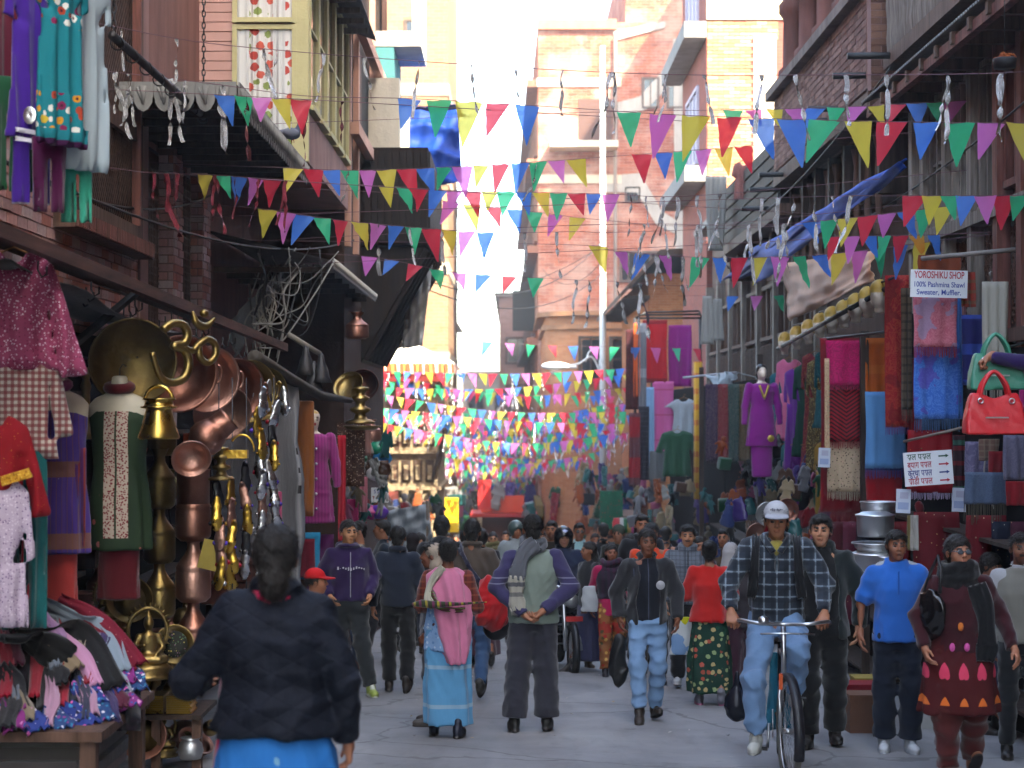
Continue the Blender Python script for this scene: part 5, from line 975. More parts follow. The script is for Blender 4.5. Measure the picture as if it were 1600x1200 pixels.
for j in range(NV+1):
    for i in range(NU+1):
        px = -60+280*i/NU; t = j/NV; top = 935+(max(0,px-60)/160)**2*120; py = top+(1142-top)*t; e = .05*math.sin(.11*px+3*t)+.05*math.sin(.05*px-9*t+1)+.03*math.sin(.23*px+13*t); vs.append(hp(px,py,.14+e-.05*math.sin(PI*t)))
fs = [(j*(NU+1)+i,(j+1)*(NU+1)+i,(j+1)*(NU+1)+i+1,j*(NU+1)+i+1) for j in range(NV) for i in range(NU)]; N_ = len(vs); bk_ = [Vector((min(v.x-.5,-2.3) if 0 else v.x-.35,v.y+.7,v.z-.02)) for v in vs]; n1 = NU+1; rim = list(range(n1))+[j*n1+NU for j in range(1,NV+1)]+[NV*n1+i for i in range(NU-1,-1,-1)]+[j*n1 for j in range(NV-1,0,-1)]
q = MB(); q.smooth = True; q.add(vs+bk_,fs+[tuple(i+N_ for i in x[::-1]) for x in fs]+[(rim[i],rim[(i+1)%len(rim)],rim[(i+1)%len(rim)]+N_,rim[i]+N_) for i in range(len(rim))]); q.build('clothes_heap',paisley('15141a','2a1a2a',4,amt=.5,c3='3a1420'),label='dark mass of garments at the core of the table heap',cat='clothes')
PRT = [floral('2a3a7e',['c25a9a','3a8ab8','d0c8d8','1a1a3a'],26,.34),floral('7a2a6e',['2a5a9a','c88ab0','201a3a'],30,.34),floral('25406e',['8a3a7e','c9c4d0','2a7a9a'],34,.34)]
STR = [('red jersey sleeve hanging down the near side of the heap','a81a34',(20,62),(40,960),.09),('black garment between the red sleeves','17161a',(70,80),(960,1110),.1),('second red sleeve from the frame edge','a0162e',(52,70),(965,1090),.07),('wide red strip over the dark garments','a41832',(95,110),(975,1105),.075),('white sock-like garment among the dark clothes','c9c4c4',(85,98),(1045,1112),.05),('navy sleeve draped in the middle of the heap','1a1c2c',(120,140),(985,1100),.12),('red strip hanging lowest on the heap','b01a38',(128,145),(1010,1140),.06)]
for i,(l,c,px,py,w_) in enumerate(STR): strip(l,[hp(px[1],py[0]-40 if i == 0 and py[0] < 100 else (py[0] if py[0] > 100 else 950),.25),hp((px[0]+px[1])/2,((py[0] if py[0] > 100 else 950)*.6+py[1]*.4),.05),hp(px[0],py[1],0)],w_,cloth(c),seed=i)
for i,(l,c,P_,w_) in enumerate((('light grey blue garment flung over the top of the heap','8a9aa8',((60,948),(110,968),(160,990),(190,1050)),.13),('pink knit sleeve across the heap','c890b4',((55,968),(100,1000),(130,1030),(150,1070)),.09),('black jacket lying over the heap','141417',((20,985),(90,985),(140,1010),(175,1075)),.17),('maroon dotted garment along the back of the heap','6a1428',((90,940),(140,965),(185,1000),(215,1040)),.12),('beige knit garment on the heap','8a7860',((75,1010),(100,1022),(120,1045)),.09),('black garment over the front of the heap','121214',((0,1000),(40,1000),(70,1010),(110,1030)),.16),('lilac garment at the back of the heap','b08ab8',((55,955),(75,975),(95,1000)),.09))): strip(l,[hp(x,y,-.12-.01*i) for x,y in P_],w_,cloth(c) if 'dotted' not in l else floral('6a1428',['b07a6a','6a1428'],40,.15),seed=20+i)
r = random.Random(77); HC = (('8c1428','red'),('17161c','black'),('b88aa4','pink'),('2a2c44','navy'),('6a7482','grey'),('5a1430','wine'),('8a7c68','beige'),('3a2a5a','indigo'))
for i in range(16):
    x = r.uniform(-10,170); y = r.uniform(960,1075); c,l = HC[i%8]; dx = r.uniform(-10,38); dy = r.uniform(40,80); strip(f"{l} garment tumbled on the heap, {('upper','lower')[i//8]} of the two loose {l} ones",[hp(x,y,-.02),hp(x+dx*.5+6,y+dy*.5,-.1),hp(x+dx,min(1138,y+dy),-.1)],r.uniform(.06,.12),cloth(c),seed=120+i,side=(1,-.1,.1))
SCP = [(150,1050,185,1085),(165,1030,200,1070),(130,1090,165,1128),(100,1105,140,1135),(175,1075,205,1105),(70,1110,100,1140),(30,1108,60,1142),(-5,1100,25,1140),(190,1040,214,1080),(120,1065,150,1100),(10,1080,30,1112)]
for i,(a,b,c,d) in enumerate(SCP): strip(('blue','violet','navy')[i%3]+' printed scarf '+('under the black jacket','beside the dotted garment','below the pink sleeve','by the lowest red strip','at the table corner','below the white garment','under the first red sleeve','at the frame edge','nearest the brass figure','beneath the beige knit','between the red sleeves')[i]+' on the clothes table',[hp(a,b,-.03),hp((a+c)/2+6,(b+d)/2,-.08),hp(c,d,-.1)],.13,PRT[i%3],seed=40+i,cat='scarf',side=(1,-.1,0))
for i,(c,P_,w_,l) in enumerate((('3a2a5a',((0,950),(30,962),(60,985)),.14,'indigo garment on the near top of the heap'),('7a1a2e',((150,985),(180,1015),(205,1050)),.08,'wine red sleeve on the far slope of the heap'),('9aa2b0',((150,1040),(185,1060),(200,1085)),.07,'pale grey sleeve at the far slope of the heap'),('1a1a20',((0,1040),(20,1070),(30,1110)),.12,'black legging at the near edge of the heap'),('a01a34',((0,990),(12,1040),(8,1090)),.07,'crimson sleeve at the very frame edge'))): strip(l,[hp(x,y,-.1) for x,y in P_],w_,cloth(c),seed=70+i)
for i in range(7): bx((-2.85+.02*(i%3),9.2,gz(10)+.02+i*.075),(-2.2-.03*(i%2),10.4,gz(10)+.085+i*.075)).build('folded_garment',cloth(('6a6460','58504c','4a4a52','7a6a6a','3a3a44','605a5a','4f4a46')[i]),label=f"{('lowest','second','third','fourth','fifth','sixth','topmost')[i]} folded grey garment in the pile under the table",cat='garment',group='folded garments under the table')
bt = empty('brassware_table',label='small low table carrying folded gold brocade by the woman',cat='table'); p0 = at(264,1108,12.2); box_part('table_top',(p0.x-.24,11.95,p0.z-.03),(p0.x+.26,12.6,p0.z),WDD,bt)
for x in (-.05,.22): box_part('leg',(p0.x+x-.03,12.0,gz(12)-.02),(p0.x+x+.03,12.08,p0.z-.03),WD,bt)
q = MB(); 
for i in range(10):
    z = p0.z+.003+.012*i
    bx((p0.x-.17+.01*(i%2),12.0,z),(p0.x+.0,12.22,z+.01)).build('brocade_cloth',GOLD,label=f"folded gold brocade, layer {('one','two','three','four','five','six','seven','eight','nine','ten')[i]} from the table in the near pile",cat='brocade',group='gold brocade pile'); bx((p0.x+.02,12.0,z),(p0.x+.19-.01*(i%3),12.22,z+.01)).build('brocade_cloth',GOLD,label=f"folded gold brocade, layer {('one','two','three','four','five','six','seven','eight','nine','ten')[i]} from the table in the far pile",cat='brocade',group='gold brocade pile')
def plate(label, px, py, Y, r_, m, tilt=R(75), az=.3, m2=None):
    o = pot(label,[(0,0),(r_*.7,.004),(r_*.74,.014),(r_*.95,.02),(r_,.03),(r_*.97,.02),(r_*.74,.006)],at(px,py,Y),m,36,(tilt,0,az),cat='plate'); MB().lathe([(0,.016),(r_*.68,.018),(r_*.68,.012)],30).build('engraved_centre',m2 or BRASSD,o); return o
plate('engraved brass plate beside the dark red trousers',202,938,12.0,.155,BRASSD); plate('round brass plate inlaid with dark stones by the woman',272,1007,11.9,.13,BRASS,m2=floral('2a2c26',['8a6a7a','5a7a5a','b0a05a'],60,.3)); plate('copper plate leaning under the brassware table',222,1150,12.0,.16,COP)
pot('stone-plate stand of turned brass',[(0,0),(.07,0),(.06,.03),(.03,.06),(.045,.1),(.03,.14),(.035,.2),(0,.2)],at(270,1078,11.95),BRASS,cat='stand'); pot('small steel pot on the ground beside the table',[(0,0),(.07,0),(.085,.05),(.075,.1),(.055,.125),(.07,.14),(.06,.138),(.045,.12)],at(298,1185,12.0)+Vector((0,0,.0)),ALU,cat='pot'); pot('copper jar lying under the brassware table',urn(.11,.3),at(285,1150,12.5),COPP,rot=(R(70),R(60),0),cat='jar')
def deity(label, px, py, Y, sc, m):
    """seated brass figure on a lotus base with a halo ring"""
    root = empty('brass_statue',at(px,py,Y),.3,label=label,cat='statue'); root.scale = (sc,)*3; s = Sdf((-.2,-.16,.08),(.2,.16,.62),.011)
    s.ell((0,0,.17),(.16,.12,.05),.02); s.cap((-.13,-.05,.17),(.08,-.1,.17),.04,.03); s.cap((.13,-.05,.17),(-.08,-.1,.17),.04,.03); s.loft([.17,.25,.32,.38,.41],[.08,.062,.085,.075,.03],[.06,.05,.055,.05,.03],k=.03)
    for g in (-1,1): s.cap((g*.085,0,.37),(g*.12,-.02,.27),.026,.022); s.cap((g*.12,-.02,.27),(g*.05,-.1,.21 if g > 0 else .3),.02,.016)
    s.cap((0,0,.4),(0,0,.45),.026); s.ell((0,-.005,.475),(.045,.05,.055),.01); s.cap((0,.01,.51),(0,.01,.58),.036,.01); s.ell((0,-.055,.47),(.008,.012,.012),.01); v,q,c = s.net(); obj('figure',npmesh('figure',v,q),m,root)
    MB().lathe([(0,0),(.2,0),(.2,.03),(.17,.05),(.2,.09),(.16,.13),(0,.14)],20,Matrix.Diagonal((1,.8,1,1))).build('lotus_base',m,root); q = MB(); q.tube([(.17*math.cos(a),.09,.4+.2*math.sin(a)) for a in np.linspace(-.6,PI+.6,22)],.02,6)
    for a in np.linspace(-.5,PI+.5,20): q.tube([(.18*math.cos(a),.09,.4+.21*math.sin(a)),(.215*math.cos(a),.09,.4+.25*math.sin(a))],[.014,.004],5)
    q.build('halo',m,root); return root
deity('seated brass deity with ring halo beside the clothes heap',232,1060,11.7,.75,BRASS); deity('smaller dark brass deity behind the dark red trousers',172,985,12.2,.6,BRASSD); deity('small brass figure crouched under the brassware table',255,1182,12.1,.5,BRASSD)
s = Sdf((-.2,-.2,-.02),(.2,.2,.25),.012); s.ell((0,0,.06),(.1,.05,.05)); s.cap((.06,0,.08),(.12,-.02,.15),.03,.02)
for a,b in ((-.06,.03),(-.06,-.03),(.06,.03),(.06,-.03)): s.cap((a,b,.06),(a,b,0),.02,.015)
s.ell((.13,-.03,.17),(.035,.025,.03)); v,q,c = s.net(); obj('brass_animal_figure',npmesh('animal',v,q),BRASSD,None,at(215,1105,11.9),label='small brass animal figure next to the gold brocade',cat='figure')
for i,(px,py,w_,c) in enumerate(((365,900,.28,'6a3a2e'),(352,935,.3,'5a3026'),(122,880,.3,'4a2e26'))): o = bx((-w_/2,-.12,-.12),(w_/2,.12,.0)).build('wooden_box',wood(c),label=('carved red wooden box beside the copper urns','lower red wooden box beside the copper urns','brown wooden box behind the purple kurta')[i],cat='box',loc=at(px,py-20,12.9)); box_part('lid',(-w_/2-.01,-.13,.0),(w_/2+.01,.13,.03),wood(c),o)
bx((-.08,-.004,-.1),(.08,.004,.1)).build('brass_plaque',metalm('b09a50',.4,.1,.2),label='plain brass plaque hanging beside the copper urns',cat='plaque',loc=at(332,868,12),rot=(.1,.25,.2))
bx((-.06,-.15,0),(.1,.15,.22)).build('cardboard_carton',plain('a87838',.9),label='cardboard carton on the ground by the child',cat='carton',loc=Vector((at(512,1105,15.4).x,15.4,gz(15.4))))
r = random.Random(31); WB = ('water pot','tall jar','squat bowl','deep dish','ring-handled pot','spouted jug','lidded box','small urn','wide basin','plain cup')
for i in range(20):                                               # brassware packed on the ground between urns and table
    px = r.uniform(150,335); py = r.uniform(960,1180); Y = 12.9-(py-960)*.0022+r.uniform(-.1,.2); k = i%10; m_ = (BRASS,BRASSD,COP,COPP)[i%4]; rr = r.uniform(.05,.1); hung_ = (urn(rr,rr*2.6),urn(rr*.8,rr*3.2),bowl(rr,rr*.8),bowl(rr*1.1,rr*.4),[(0,0),(rr*.6,0),(rr,rr*.7),(rr*.9,rr*1.2),(rr*.5,rr*1.5),(rr*.6,rr*1.7),(rr*.4,rr*1.6)])[k%5]
    pot(f"{('brass','dark brass','copper','pale copper')[i%4]} {WB[k]} packed on the ground beside the clothes heap",hung_,at(px,py,Y),m_,20,(r.uniform(-.1,.9),r.uniform(-.3,.3),r.uniform(0,6)),cat='vessel')
# filler boards behind the left goods
for i,(a0,a1) in enumerate(((8,12),(12.1,16.2),(16.3,20),(20.1,25))):
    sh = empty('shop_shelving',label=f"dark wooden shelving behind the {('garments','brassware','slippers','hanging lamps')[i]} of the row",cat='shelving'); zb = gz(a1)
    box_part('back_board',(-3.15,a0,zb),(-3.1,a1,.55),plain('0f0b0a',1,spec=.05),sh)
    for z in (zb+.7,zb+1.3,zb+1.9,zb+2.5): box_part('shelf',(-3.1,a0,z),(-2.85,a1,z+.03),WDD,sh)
r = random.Random(8); cnt = {}
for i,y in enumerate(sorted(r.uniform(9.5,24.5) for _ in range(54))):                                               # vessels and bundles on the dark shelves
    zb = gz((12,16.2,20,25)[[y < 12,y < 16.2,y < 20,True].index(True)])+r.choice((.73,1.33,1.93,2.53)); k = i%3; w_ = ('cloth bundle','copper vessel','brass vessel')[k]; cnt[w_] = cnt.get(w_,-1)+1; l = f"{w_} on the dark back shelves, {ORD[cnt[w_]]} from the near end"
    if k: pot(l,urn(.09,.26) if i%2 else bowl(.11,.12),(-2.97,y,zb),(COP,BRASSD)[k-1],18,cat='vessel',group='vessels on the back shelves')
    else: bx((-3.08,y-.14,zb),(-2.86,y+.14,zb+r.uniform(.12,.3))).build('folded_bundle',cloth(r.choice(('5a2030','2a3a5a','4a3a2a','3a1a3a','6a2a1a'))),label=l,cat='bundle',group='cloth bundles on the back shelves')
# ------------------------------------------------------------------ right: shawl stalls
SEQ = lambda c,k=('c9b06a','d8ccb8'),s=45,t=.1: floral(c,list(k)+[c],s,t)
def ST(*a, **k): return plaid(*a, **k)
# far shawl stand
Y = 36; q = MB()
for a,b in (((992,497),(1096,497)),((992,497),(1010,488)),((1096,497),(1092,486)),((1010,488),(1092,486)),((1000,492),(1094,491))): q.tube([at(*a,Y),at(*b,Y)],.02,6)
for px in (992,1094): q.tube([at(px,497,Y),Vector((at(px,497,Y).x,Y,gz(Y)))],.03,6)
q.build('shawl_stand',IRON,label='metal frame stand hung with shawls, past the dark windows',cat='stand')
rows = [('black and red patterned shawl at the street end of the metal stand',978,998,515,640,floral('3a1a1e',['6a2a2e','2a1416'],30,.3)),('orange shawl on the metal stand',990,1000,505,620,cloth('c85a2a')),('grey shawl beside the scarlet one',998,1010,505,640,ST('6a6c74',('z',.9,.2,.2,'a0a4ac',.6))),('scarlet shawl with dark border on the metal stand',1005,1042,500,598,ST('b01420',('z',1.26,.14,.06,'6a1018',.8))),('magenta shawl hanging next to the scarlet one',1045,1080,508,604,ST('8a1c78',('x',.2,.12,.1,'7a1a6a',.5))),
 ('pink fringed shawl below the scarlet one',1020,1052,596,712,ST('c05a94',('z',.5,.06,.35,'a03a5e',.7))),('pale blue narrow shawl beside the pink one',1010,1022,605,745,cloth('7a9ec4')),('dark banded shawl low on the metal stand',998,1014,635,750,ST('22202a',('z',.1,.2,0,'4a4a56',.5))),('red and grey shawl at the lower end of the stand',983,1000,645,760,ST('8a1420',('z',.8,.5,.1,'4a3a40',.8))),('grey fringed shawl under the green sweater',1015,1040,705,752,cloth('5c5f62'))]
for i,(l,a,b,c,d,m) in enumerate(rows): shawl(l,a,b,c,d,Y-.1-.03*i,m,-.25,.12 if 'fringed' in l else 0)
garment('grey printed T-shirt on a hanger above the green sweater',kurta_p(.48,.75,.22,.17,.1,1.0,.9),1068,622,35.5,floral('8a929a',['8a929a','a86a5a'],8,.1),-.2,th=.06,cat='T-shirt',name='t_shirt',h=.025); garment('bottle green sweater with folded sleeves on a hanger',kurta_p(.6,.92,.42,.16,.1,1.0,.35),1058,672,35.2,cloth('1f4a34'),-.2,th=.1,cat='sweater',h=.025)
q = MB(); q.tube([at(1091,565,34.5),at(1090,780,34.5)],[.09,.075],8); q.build('marigold_garland',plaid('c8922a',('z',.3,.35,0,'b03a22',.8),('x',.05,.3,0,'d8b03a',.6)),label='thick yellow and orange garland hanging beside the green sweater',cat='garland')
# carved row of kurtas beneath heads
for i in range(9):
    px = 1226+i*18.5; py = 540-i*9.4; Y = 25.5-i*1.02; s = Sdf((-.1,-.12,-.14),(.1,.12,.13),.012); s.ell((0,.01,.02),(.072,.088,.085),.01,'c09a4a'); s.ell((0,-.02,-.035),(.055,.068,.07),.02,'d4c4b4'); s.cap((0,.01,-.08),(0,.01,-.14),.035,.04,.02,'d4c4b4'); s.ell((0,-.09,-.02),(.01,.015,.02),.01,'d4c4b4'); s.ell((0,0,.06),(.075,.09,.06),.01,'b8913f',mode='p'); v,q,c = s.net()
    obj('display_bust',npmesh('head',v,q,c),vcol(.5),None,at(px,py-6,Y),(0,0,-.5),(1.35,)*3,label=f"gold-capped display bust on the kurta rail, {('first','second','third','fourth','fifth','sixth','seventh','eighth','last')[i]} from the far end",cat='mannequin',group='display heads on the rail')
q = MB(); q.tube([at(1215,545,26),at(1383,452,17.2)],.028,8); q.build('kurta_rail',IRON,label='sloping dark rail carrying the display heads',cat='rail')
for i,(px,py) in enumerate(((1010,505),)): pass
for i in range(4): q = MB(); q.tube([at(1240+i*40,508-i*20,24.5-i*2.2),at(1282+i*38,500-i*22,23.3-i*2.2)],.012,6); q.build('bracket_rod',IRON,label=f"{('first','second','third','fourth')[i]} thin bracket rod over the display heads from the far end",cat='rod')
KU = [('pink kurta on the rail beside the teal sequined one',1233,560,690,25.2,cloth('e0709a')),('teal sequined kurta at the far end of the rail',1222,580,705,25.8,SEQ('0f5a66',('7ab0a8','3a8a8a'),60,.2)),('violet kurta with blue cuff on the rail',1246,575,735,24.4,cloth('6e2490')),('dark green kurta with silver brooch on the rail',1262,568,715,23.5,SEQ('10382e',('c4c8c4',),5,.05)),('maroon sequined gown on the rail',1275,550,738,22.7,SEQ('6a1a2a',('c89a4a','b07a3a'),70,.25)),('gold and olive sequined gown hanging long',1283,560,740,22.2,SEQ('4a3a22',('c8b464','d8cc94'),75,.3)),('deep teal beaded kurta near the bright shawls',1297,545,670,21.2,SEQ('0f4a50',('3a8a84',),90,.25)),('plum trousers below the beaded kurta',1300,660,715,21.3,cloth('5a1640')),('lime edged dark kurta beside the magenta shawl',1312,540,690,20.4,ST('1c1a1c',('x',.2,.25,0,'9aa84a',.9)))]
for i,(l,px,a,b,Y,m) in enumerate(KU): h_ = (b-a)*Y/F; garment(l,kurta_p(.42,h_,.42,.12,.08,1.2,.06) if 'trousers' not in l else trouser_p(.2,h_,.45),px,a,Y,m,-.75,th=.07,cat='kurta' if 'gown' not in l and 'trousers' not in l else ('gown' if 'gown' in l else 'trousers'),seed=50+i,h=.02)
# mannequin in magenta
def head_sdf(s, c, sc, skin, M=None, hair=None): pass
def mannequin(label, px, py, Y, H, rz, top, tcol, bottom=None, hairc=None, face='d6c6b6', zcut=.45, trim=None):
    root = empty('mannequin',at(px,py,Y)-Vector((0,0,H)),rz,label=label,cat='mannequin'); k = H/1.7; s = Sdf((-.3*k,-.2*k,.85*k),(.3*k,.2*k,1.72*k),.011*k); f = lambda x,y,z: (x*k,y*k,z*k)
    s.ell(f(0,0,1.61),f(.072,.09,.09),.01,face); s.ell(f(0,-.02,1.54),f(.055,.068,.07),.02*k,face); s.cap(f(0,.01,1.5),f(0,.01,1.38),.046*k,.052*k,.02,face); s.loft([x*k for x in (.9,1.1,1.3,1.4,1.44)],[x*k for x in (.15,.12,.16,.16,.06)],[x*k for x in (.1,.085,.1,.07,.05)],k=.03,col=face); s.ell(f(0,-.092,1.575),f(.01,.015,.022),.01*k,face)
    for g in (-1,1): s.ell(f(g*.028,-.08,1.59),f(.016,.02,.008),.001,'2a201c',mode='p'); s.ell(f(g*.028,-.08,1.61),f(.02,.03,.004),.001,'4a3020',mode='p')
    s.ell(f(0,-.085,1.535),f(.02,.03,.009),.001,'b0303a',mode='p')
    if hairc: s.ell(f(0,.015,1.63),f(.082,.095,.085),.01,hairc); s.ell(f(0,.05,1.56),f(.08,.06,.09),.01,hairc); s.ell(f(0,-.06,1.56),f(.055,.06,.075),.01,face)
    else: s.ell(f(0,.01,1.68),f(.08,.1,.05),.001,'c0933a',mode='p')
    v,q,c = s.net(); obj('body',npmesh('body',v,q,c),vcol(.35,.4,.02),root)
    s = Sdf((-.42*k,-.25*k,zcut*k-.05),(.42*k,.25*k,1.5*k),.015); s.loft([x*k for x in (zcut,.75,.95,1.1,1.3,1.39,1.43)],[x*k for x in (.23,.21,.19,.16,.185,.19,.09)],[x*k for x in (.13,.135,.13,.115,.13,.1,.07)],k=.03,folds=(5,.012,0,2,.9*k))
    for g in (-1,1): s.cap(f(g*.19,0,1.38),f(g*.25,0,1.1),.065*k,.055*k); s.cap(f(g*.25,0,1.1),f(g*.27,-.03,.82),.055*k,.045*k,cut=True)
    s.wrinkle(.007,26,4); v,q,c = s.net(); obj(tcol,npmesh('top',v,q),top,root)
    if bottom:
        s = Sdf((-.25*k,-.2*k,.0),(.25*k,.2*k,(zcut+.1)*k),.02); s.loft([.05*k,(zcut+.08)*k],[.15*k,.17*k],[.07*k,.09*k]); v,q,c = s.net(); obj('trousers',npmesh('tr',v,q),bottom,root)
    if trim:
        q = MB(); q.tube([Vector(f(g*.07*(1-t),-.125-.012*t,1.40-.2*t)) for g,t in [(-1,0),(-1,.3),(-1,.6),(-1,.85),(1,1),(1,.85),(1,.6),(1,.3),(1,0)]],.018*k,6); q.build('neck_trim',trim,root)
        q = MB(); q.lathe([(.0,0),(.035,.006),(.05,0)],8,Matrix.Translation(f(.1,-.14,zcut+.12))@Matrix.Rotation(PI/2,4,'X')); q.build('appliqué'.replace('é','e'),trim,root)
    return root
mannequin('small mannequin in a magenta dress with gold neckline and dark bob',1190,570,24.0,1.55,.15,cloth('8a1c86'),'dress',cloth('8a1c86'),'1a1412',trim=metalm('c8b060',.4,.8),zcut=.5)
KNIT = ST('a83a86',('x',.035,.35,0,'8a2a6e',.8)); mc = mannequin('mannequin in a pink buttoned cardigan above the market crowd',490,640,19.3,1.62,.25,KNIT,'cardigan',None,None,zcut=.42); 
for i in range(5): q = MB(); q.lathe([(0,.012),(.014,.008),(.016,0)],8,Matrix.Translation((.01,-.142+.006*(i%2),1.2-i*.16))@Matrix.Rotation(PI/2,4,'X')); q.build('button',SILV,mc)
# bright hanging shawls of the big stall
LEO = floral('b09a80',['3a2a22','c09a8a','5a4434'],42,.3); ZIG = NT('zigzag'); p = ZIG.pos(); s_ = ZIG.sep(p); zz = ZIG.math('SINE',ZIG.math('MULTIPLY',ZIG.math('ADD',s_[2],ZIG.math('MULTIPLY',ZIG.math('ABSOLUTE',ZIG.math('SUBTRACT',ZIG.math('FRACT',ZIG.math('MULTIPLY',ZIG.math('ADD',s_[0],10.0),3.2)),.5)),.22)),150)); ZIGM = ZIG.done(ZIG.mix(ZIG.math('GREATER_THAN',zz,.2),'8c1024','220c12'),.9,0,ZIG.noise(ZIG.pos(sc=(12,12,5)),1.2,2),.3,.01)
shawl('crimson backing shawl behind the leopard print',1283,1352,528,800,18.75,cloth('7e101c'),-.2,.1,cat='shawl'); shawl('hot pink rose-pattern shawl, topmost by the orange one',1292,1352,532,602,18.5,paisley('b80f5c','7e0a40',9,amt=.6),-.2,.06); shawl('black and red zigzag shawl under the hot pink one',1293,1352,598,690,18.55,ZIGM,-.2,.08,cloth('a0202e')); shawl('cream leopard print shawl with fringed end',1294,1350,686,768,18.6,LEO,-.2,.1,cloth('b9a48c')); q = sheet(.05,1.0,3,1,.004); q.build('lace_edging',floral('b59a7a',['7a1a22'],90,.3),label='narrow beige lace edging beside the zigzag shawl',cat='trim',loc=at(1292,560,18.45),rot=(0,0,-.2))
shawl('orange shawl with violet fringe hanging above the sky blue one',1353,1386,528,618,18.2,ST('c8601c',('z',.3,.3,.2,'d87a34',.5)),-.2,.1,cloth('6a2a5e')); shawl('sky blue plain shawl, widest of the stall',1353,1415,612,732,17.6,cloth('5a94cc'),-.15,.11,cloth('3a3a8a')); shawl('red shawl showing below the sky blue fringe',1354,1408,735,788,17.7,cloth('9c0f1c'),-.15); shawl('deep red paisley shawl hanging full length beside the shop sign',1383,1420,430,668,16.9,paisley('8c101c','b05a3a',7,amt=.35,c3='6a0c18'),-.2,.08,cloth('6a3a8a')); q = sheet(.18,.09,2,1,.01)
shawl('brown tartan muffler beside the shop sign',1408,1424,450,640,16.6,ST('6a5a48',('x',.06,.3,0,'2a2420',.7),('z',.08,.3,0,'2a2420',.6)),-.3,.12,cat='muffler'); shawl('black shawl with white tag behind the muffler',1418,1430,490,560,16.7,cloth('15151a'),-.2); shawl('tall red shawl behind the blue paisley one',1420,1440,540,680,16.8,paisley('8a0f1a','5a0810',8,amt=.4),-.2)
shawl('pink paisley shawl with tasselled end directly under the shop sign',1428,1494,462,542,15.6,paisley('c0707e','a84a5e',10,amt=.6,c3='8a8aa8'),-.12,.1,cloth('a01430')); shawl('blue violet paisley shawl below the pink one',1429,1500,535,655,15.8,paisley('2f62b4','5a8ad0',9,amt=.5,c3='5a3a9a'),-.12,.12,cloth('2a5a8a')); shawl('blue plain shawl edge behind the paisley pair',1494,1504,465,655,15.95,cloth('3a72b8'),-.1); shawl('pale pink shawl edge beside the navy bands',1503,1509,470,575,16.0,cloth('c08a8e'),-.1)
shawl('navy and blue banded shawl deep inside the stall',1503,1536,492,602,16.3,ST('1c1f5e',('z',.3,.3,.1,'2f4a9e',.8)),-.1); shawl('rust orange shawl above the shop sign',1435,1500,398,424,15.8,cloth('8a4226'),-.1); shawl('red and green tartan shawl behind the sign',1502,1524,425,480,16.1,ST('9c3a2e',('x',.07,.3,0,'4a2a2a',.7),('z',.09,.3,0,'5a6a4a',.5)),-.1)
shawl('white knotted net shawl hanging beside the handbags',1536,1576,440,600,15.2,film('a8a49a',.3,.9),0,.2,folds=7,amp=.035); tarp('pale_bundle',[at(1545,430,15.3),at(1590,385,15.3),at(1596,430,15.2),at(1560,470,15.2)],12,12,film('a39d96',.2,.8),sag=-.1,wr=.04,label='crumpled pale plastic bundle on the roof of the stall',cat='bundle')
shawl('red sequined saree panel behind the direction sign',1418,1488,672,770,15.9,SEQ('7c0c1a',('c8a25a','3a8a4a','d8c8a0'),22,.09),-.1,.07,cloth('b8a4c4')); shawl('dark striped shawl between the direction sign and grey shawls',1489,1508,680,770,16.0,ST('2c1a22',('z',.13,.3,0,'7a1420',.8),('z',.4,.1,.2,'2a6a5a',.7)),-.1)
shawl('grey violet shawl under the red handbag',1508,1545,690,742,15.6,paisley('5a5470','7a748e',6),-.1); shawl('slate blue patterned shawl with brown fringe',1508,1572,738,788,15.5,paisley('4a5870','3a465c',14),-.1,.16,cloth('4a4434')); shawl('dark red cloth between the grey shawls',1545,1570,705,760,15.7,cloth('74101c'),-.1); shawl('grey shawl at the frame edge below the handbags',1568,1600,680,750,15.4,paisley('5e5a6e','48445a',7),-.1); shawl('red cloth at the frame edge below the grey shawl',1572,1604,752,790,15.5,cloth('8c1220'),-.1)
shawl('brown checked cloth just under the red handbag',1530,1562,686,720,15.3,ST('6e5248',('x',.05,.3,0,'8a7a6a',.5),('z',.05,.3,0,'8a7a6a',.5)),.1); shawl('magenta scarf cut by the frame edge',1594,1612,560,650,14.6,cloth('a0246a'),0)
for i,(a,b,c,d,l) in enumerate(((1428,1498,800,915,'behind the man in blue'),(1510,1572,805,905,'behind the woman with sunglasses'),(1356,1372,795,830,'above the steel pots'))): shawl('wine red sequined saree panel '+l,a,b,c,d,15.6+.3*i,SEQ('5e0d18',('b0986a','8a8a72','c4b490'),20,.12),-.1,cat='saree')
shawl('white and gold cloth beside the wine red saree',1418,1436,805,860,15.2,ST('b0aca6',('x',.12,.3,.5,'7a6a2a',.9)),.1,cat='cloth')
for i,(px,Y,c,l) in enumerate(((1236,24.6,'1f5a5e','dark teal'),(1252,23.9,'5a1c6a','deep violet'),(1269,23.1,'7a1a3a','wine'),(1290,21.8,'8a6a2a','ochre'),(1303,21,'1a3a5e','navy'),(1318,20,'6a1420','crimson'))): garment(f'{l} kurta in the second, lower row below the rail',kurta_p(.3,.95,.3,.1,.06,1.15,.06),px,690,Y,SEQ(c,('c8b464','a89a8a'),80,.12),-.6,th=.07,cat='kurta',seed=90+i,h=.02)
for i,(px,c,l) in enumerate(((1112,'2a1a3a','indigo'),(1128,'6a1424','red'),(1145,'1a3a3a','sea green'),(1162,'4a3a22','olive'),(1178,'5a2a4a','plum'),(1206,'20304a','slate'))): shawl(f'{l} shawl hung in the shade behind the magenta mannequin',px-9,px+9,600,720,27.5,paisley(c,'8a7a6a',8,amt=.25),-.3,.06)
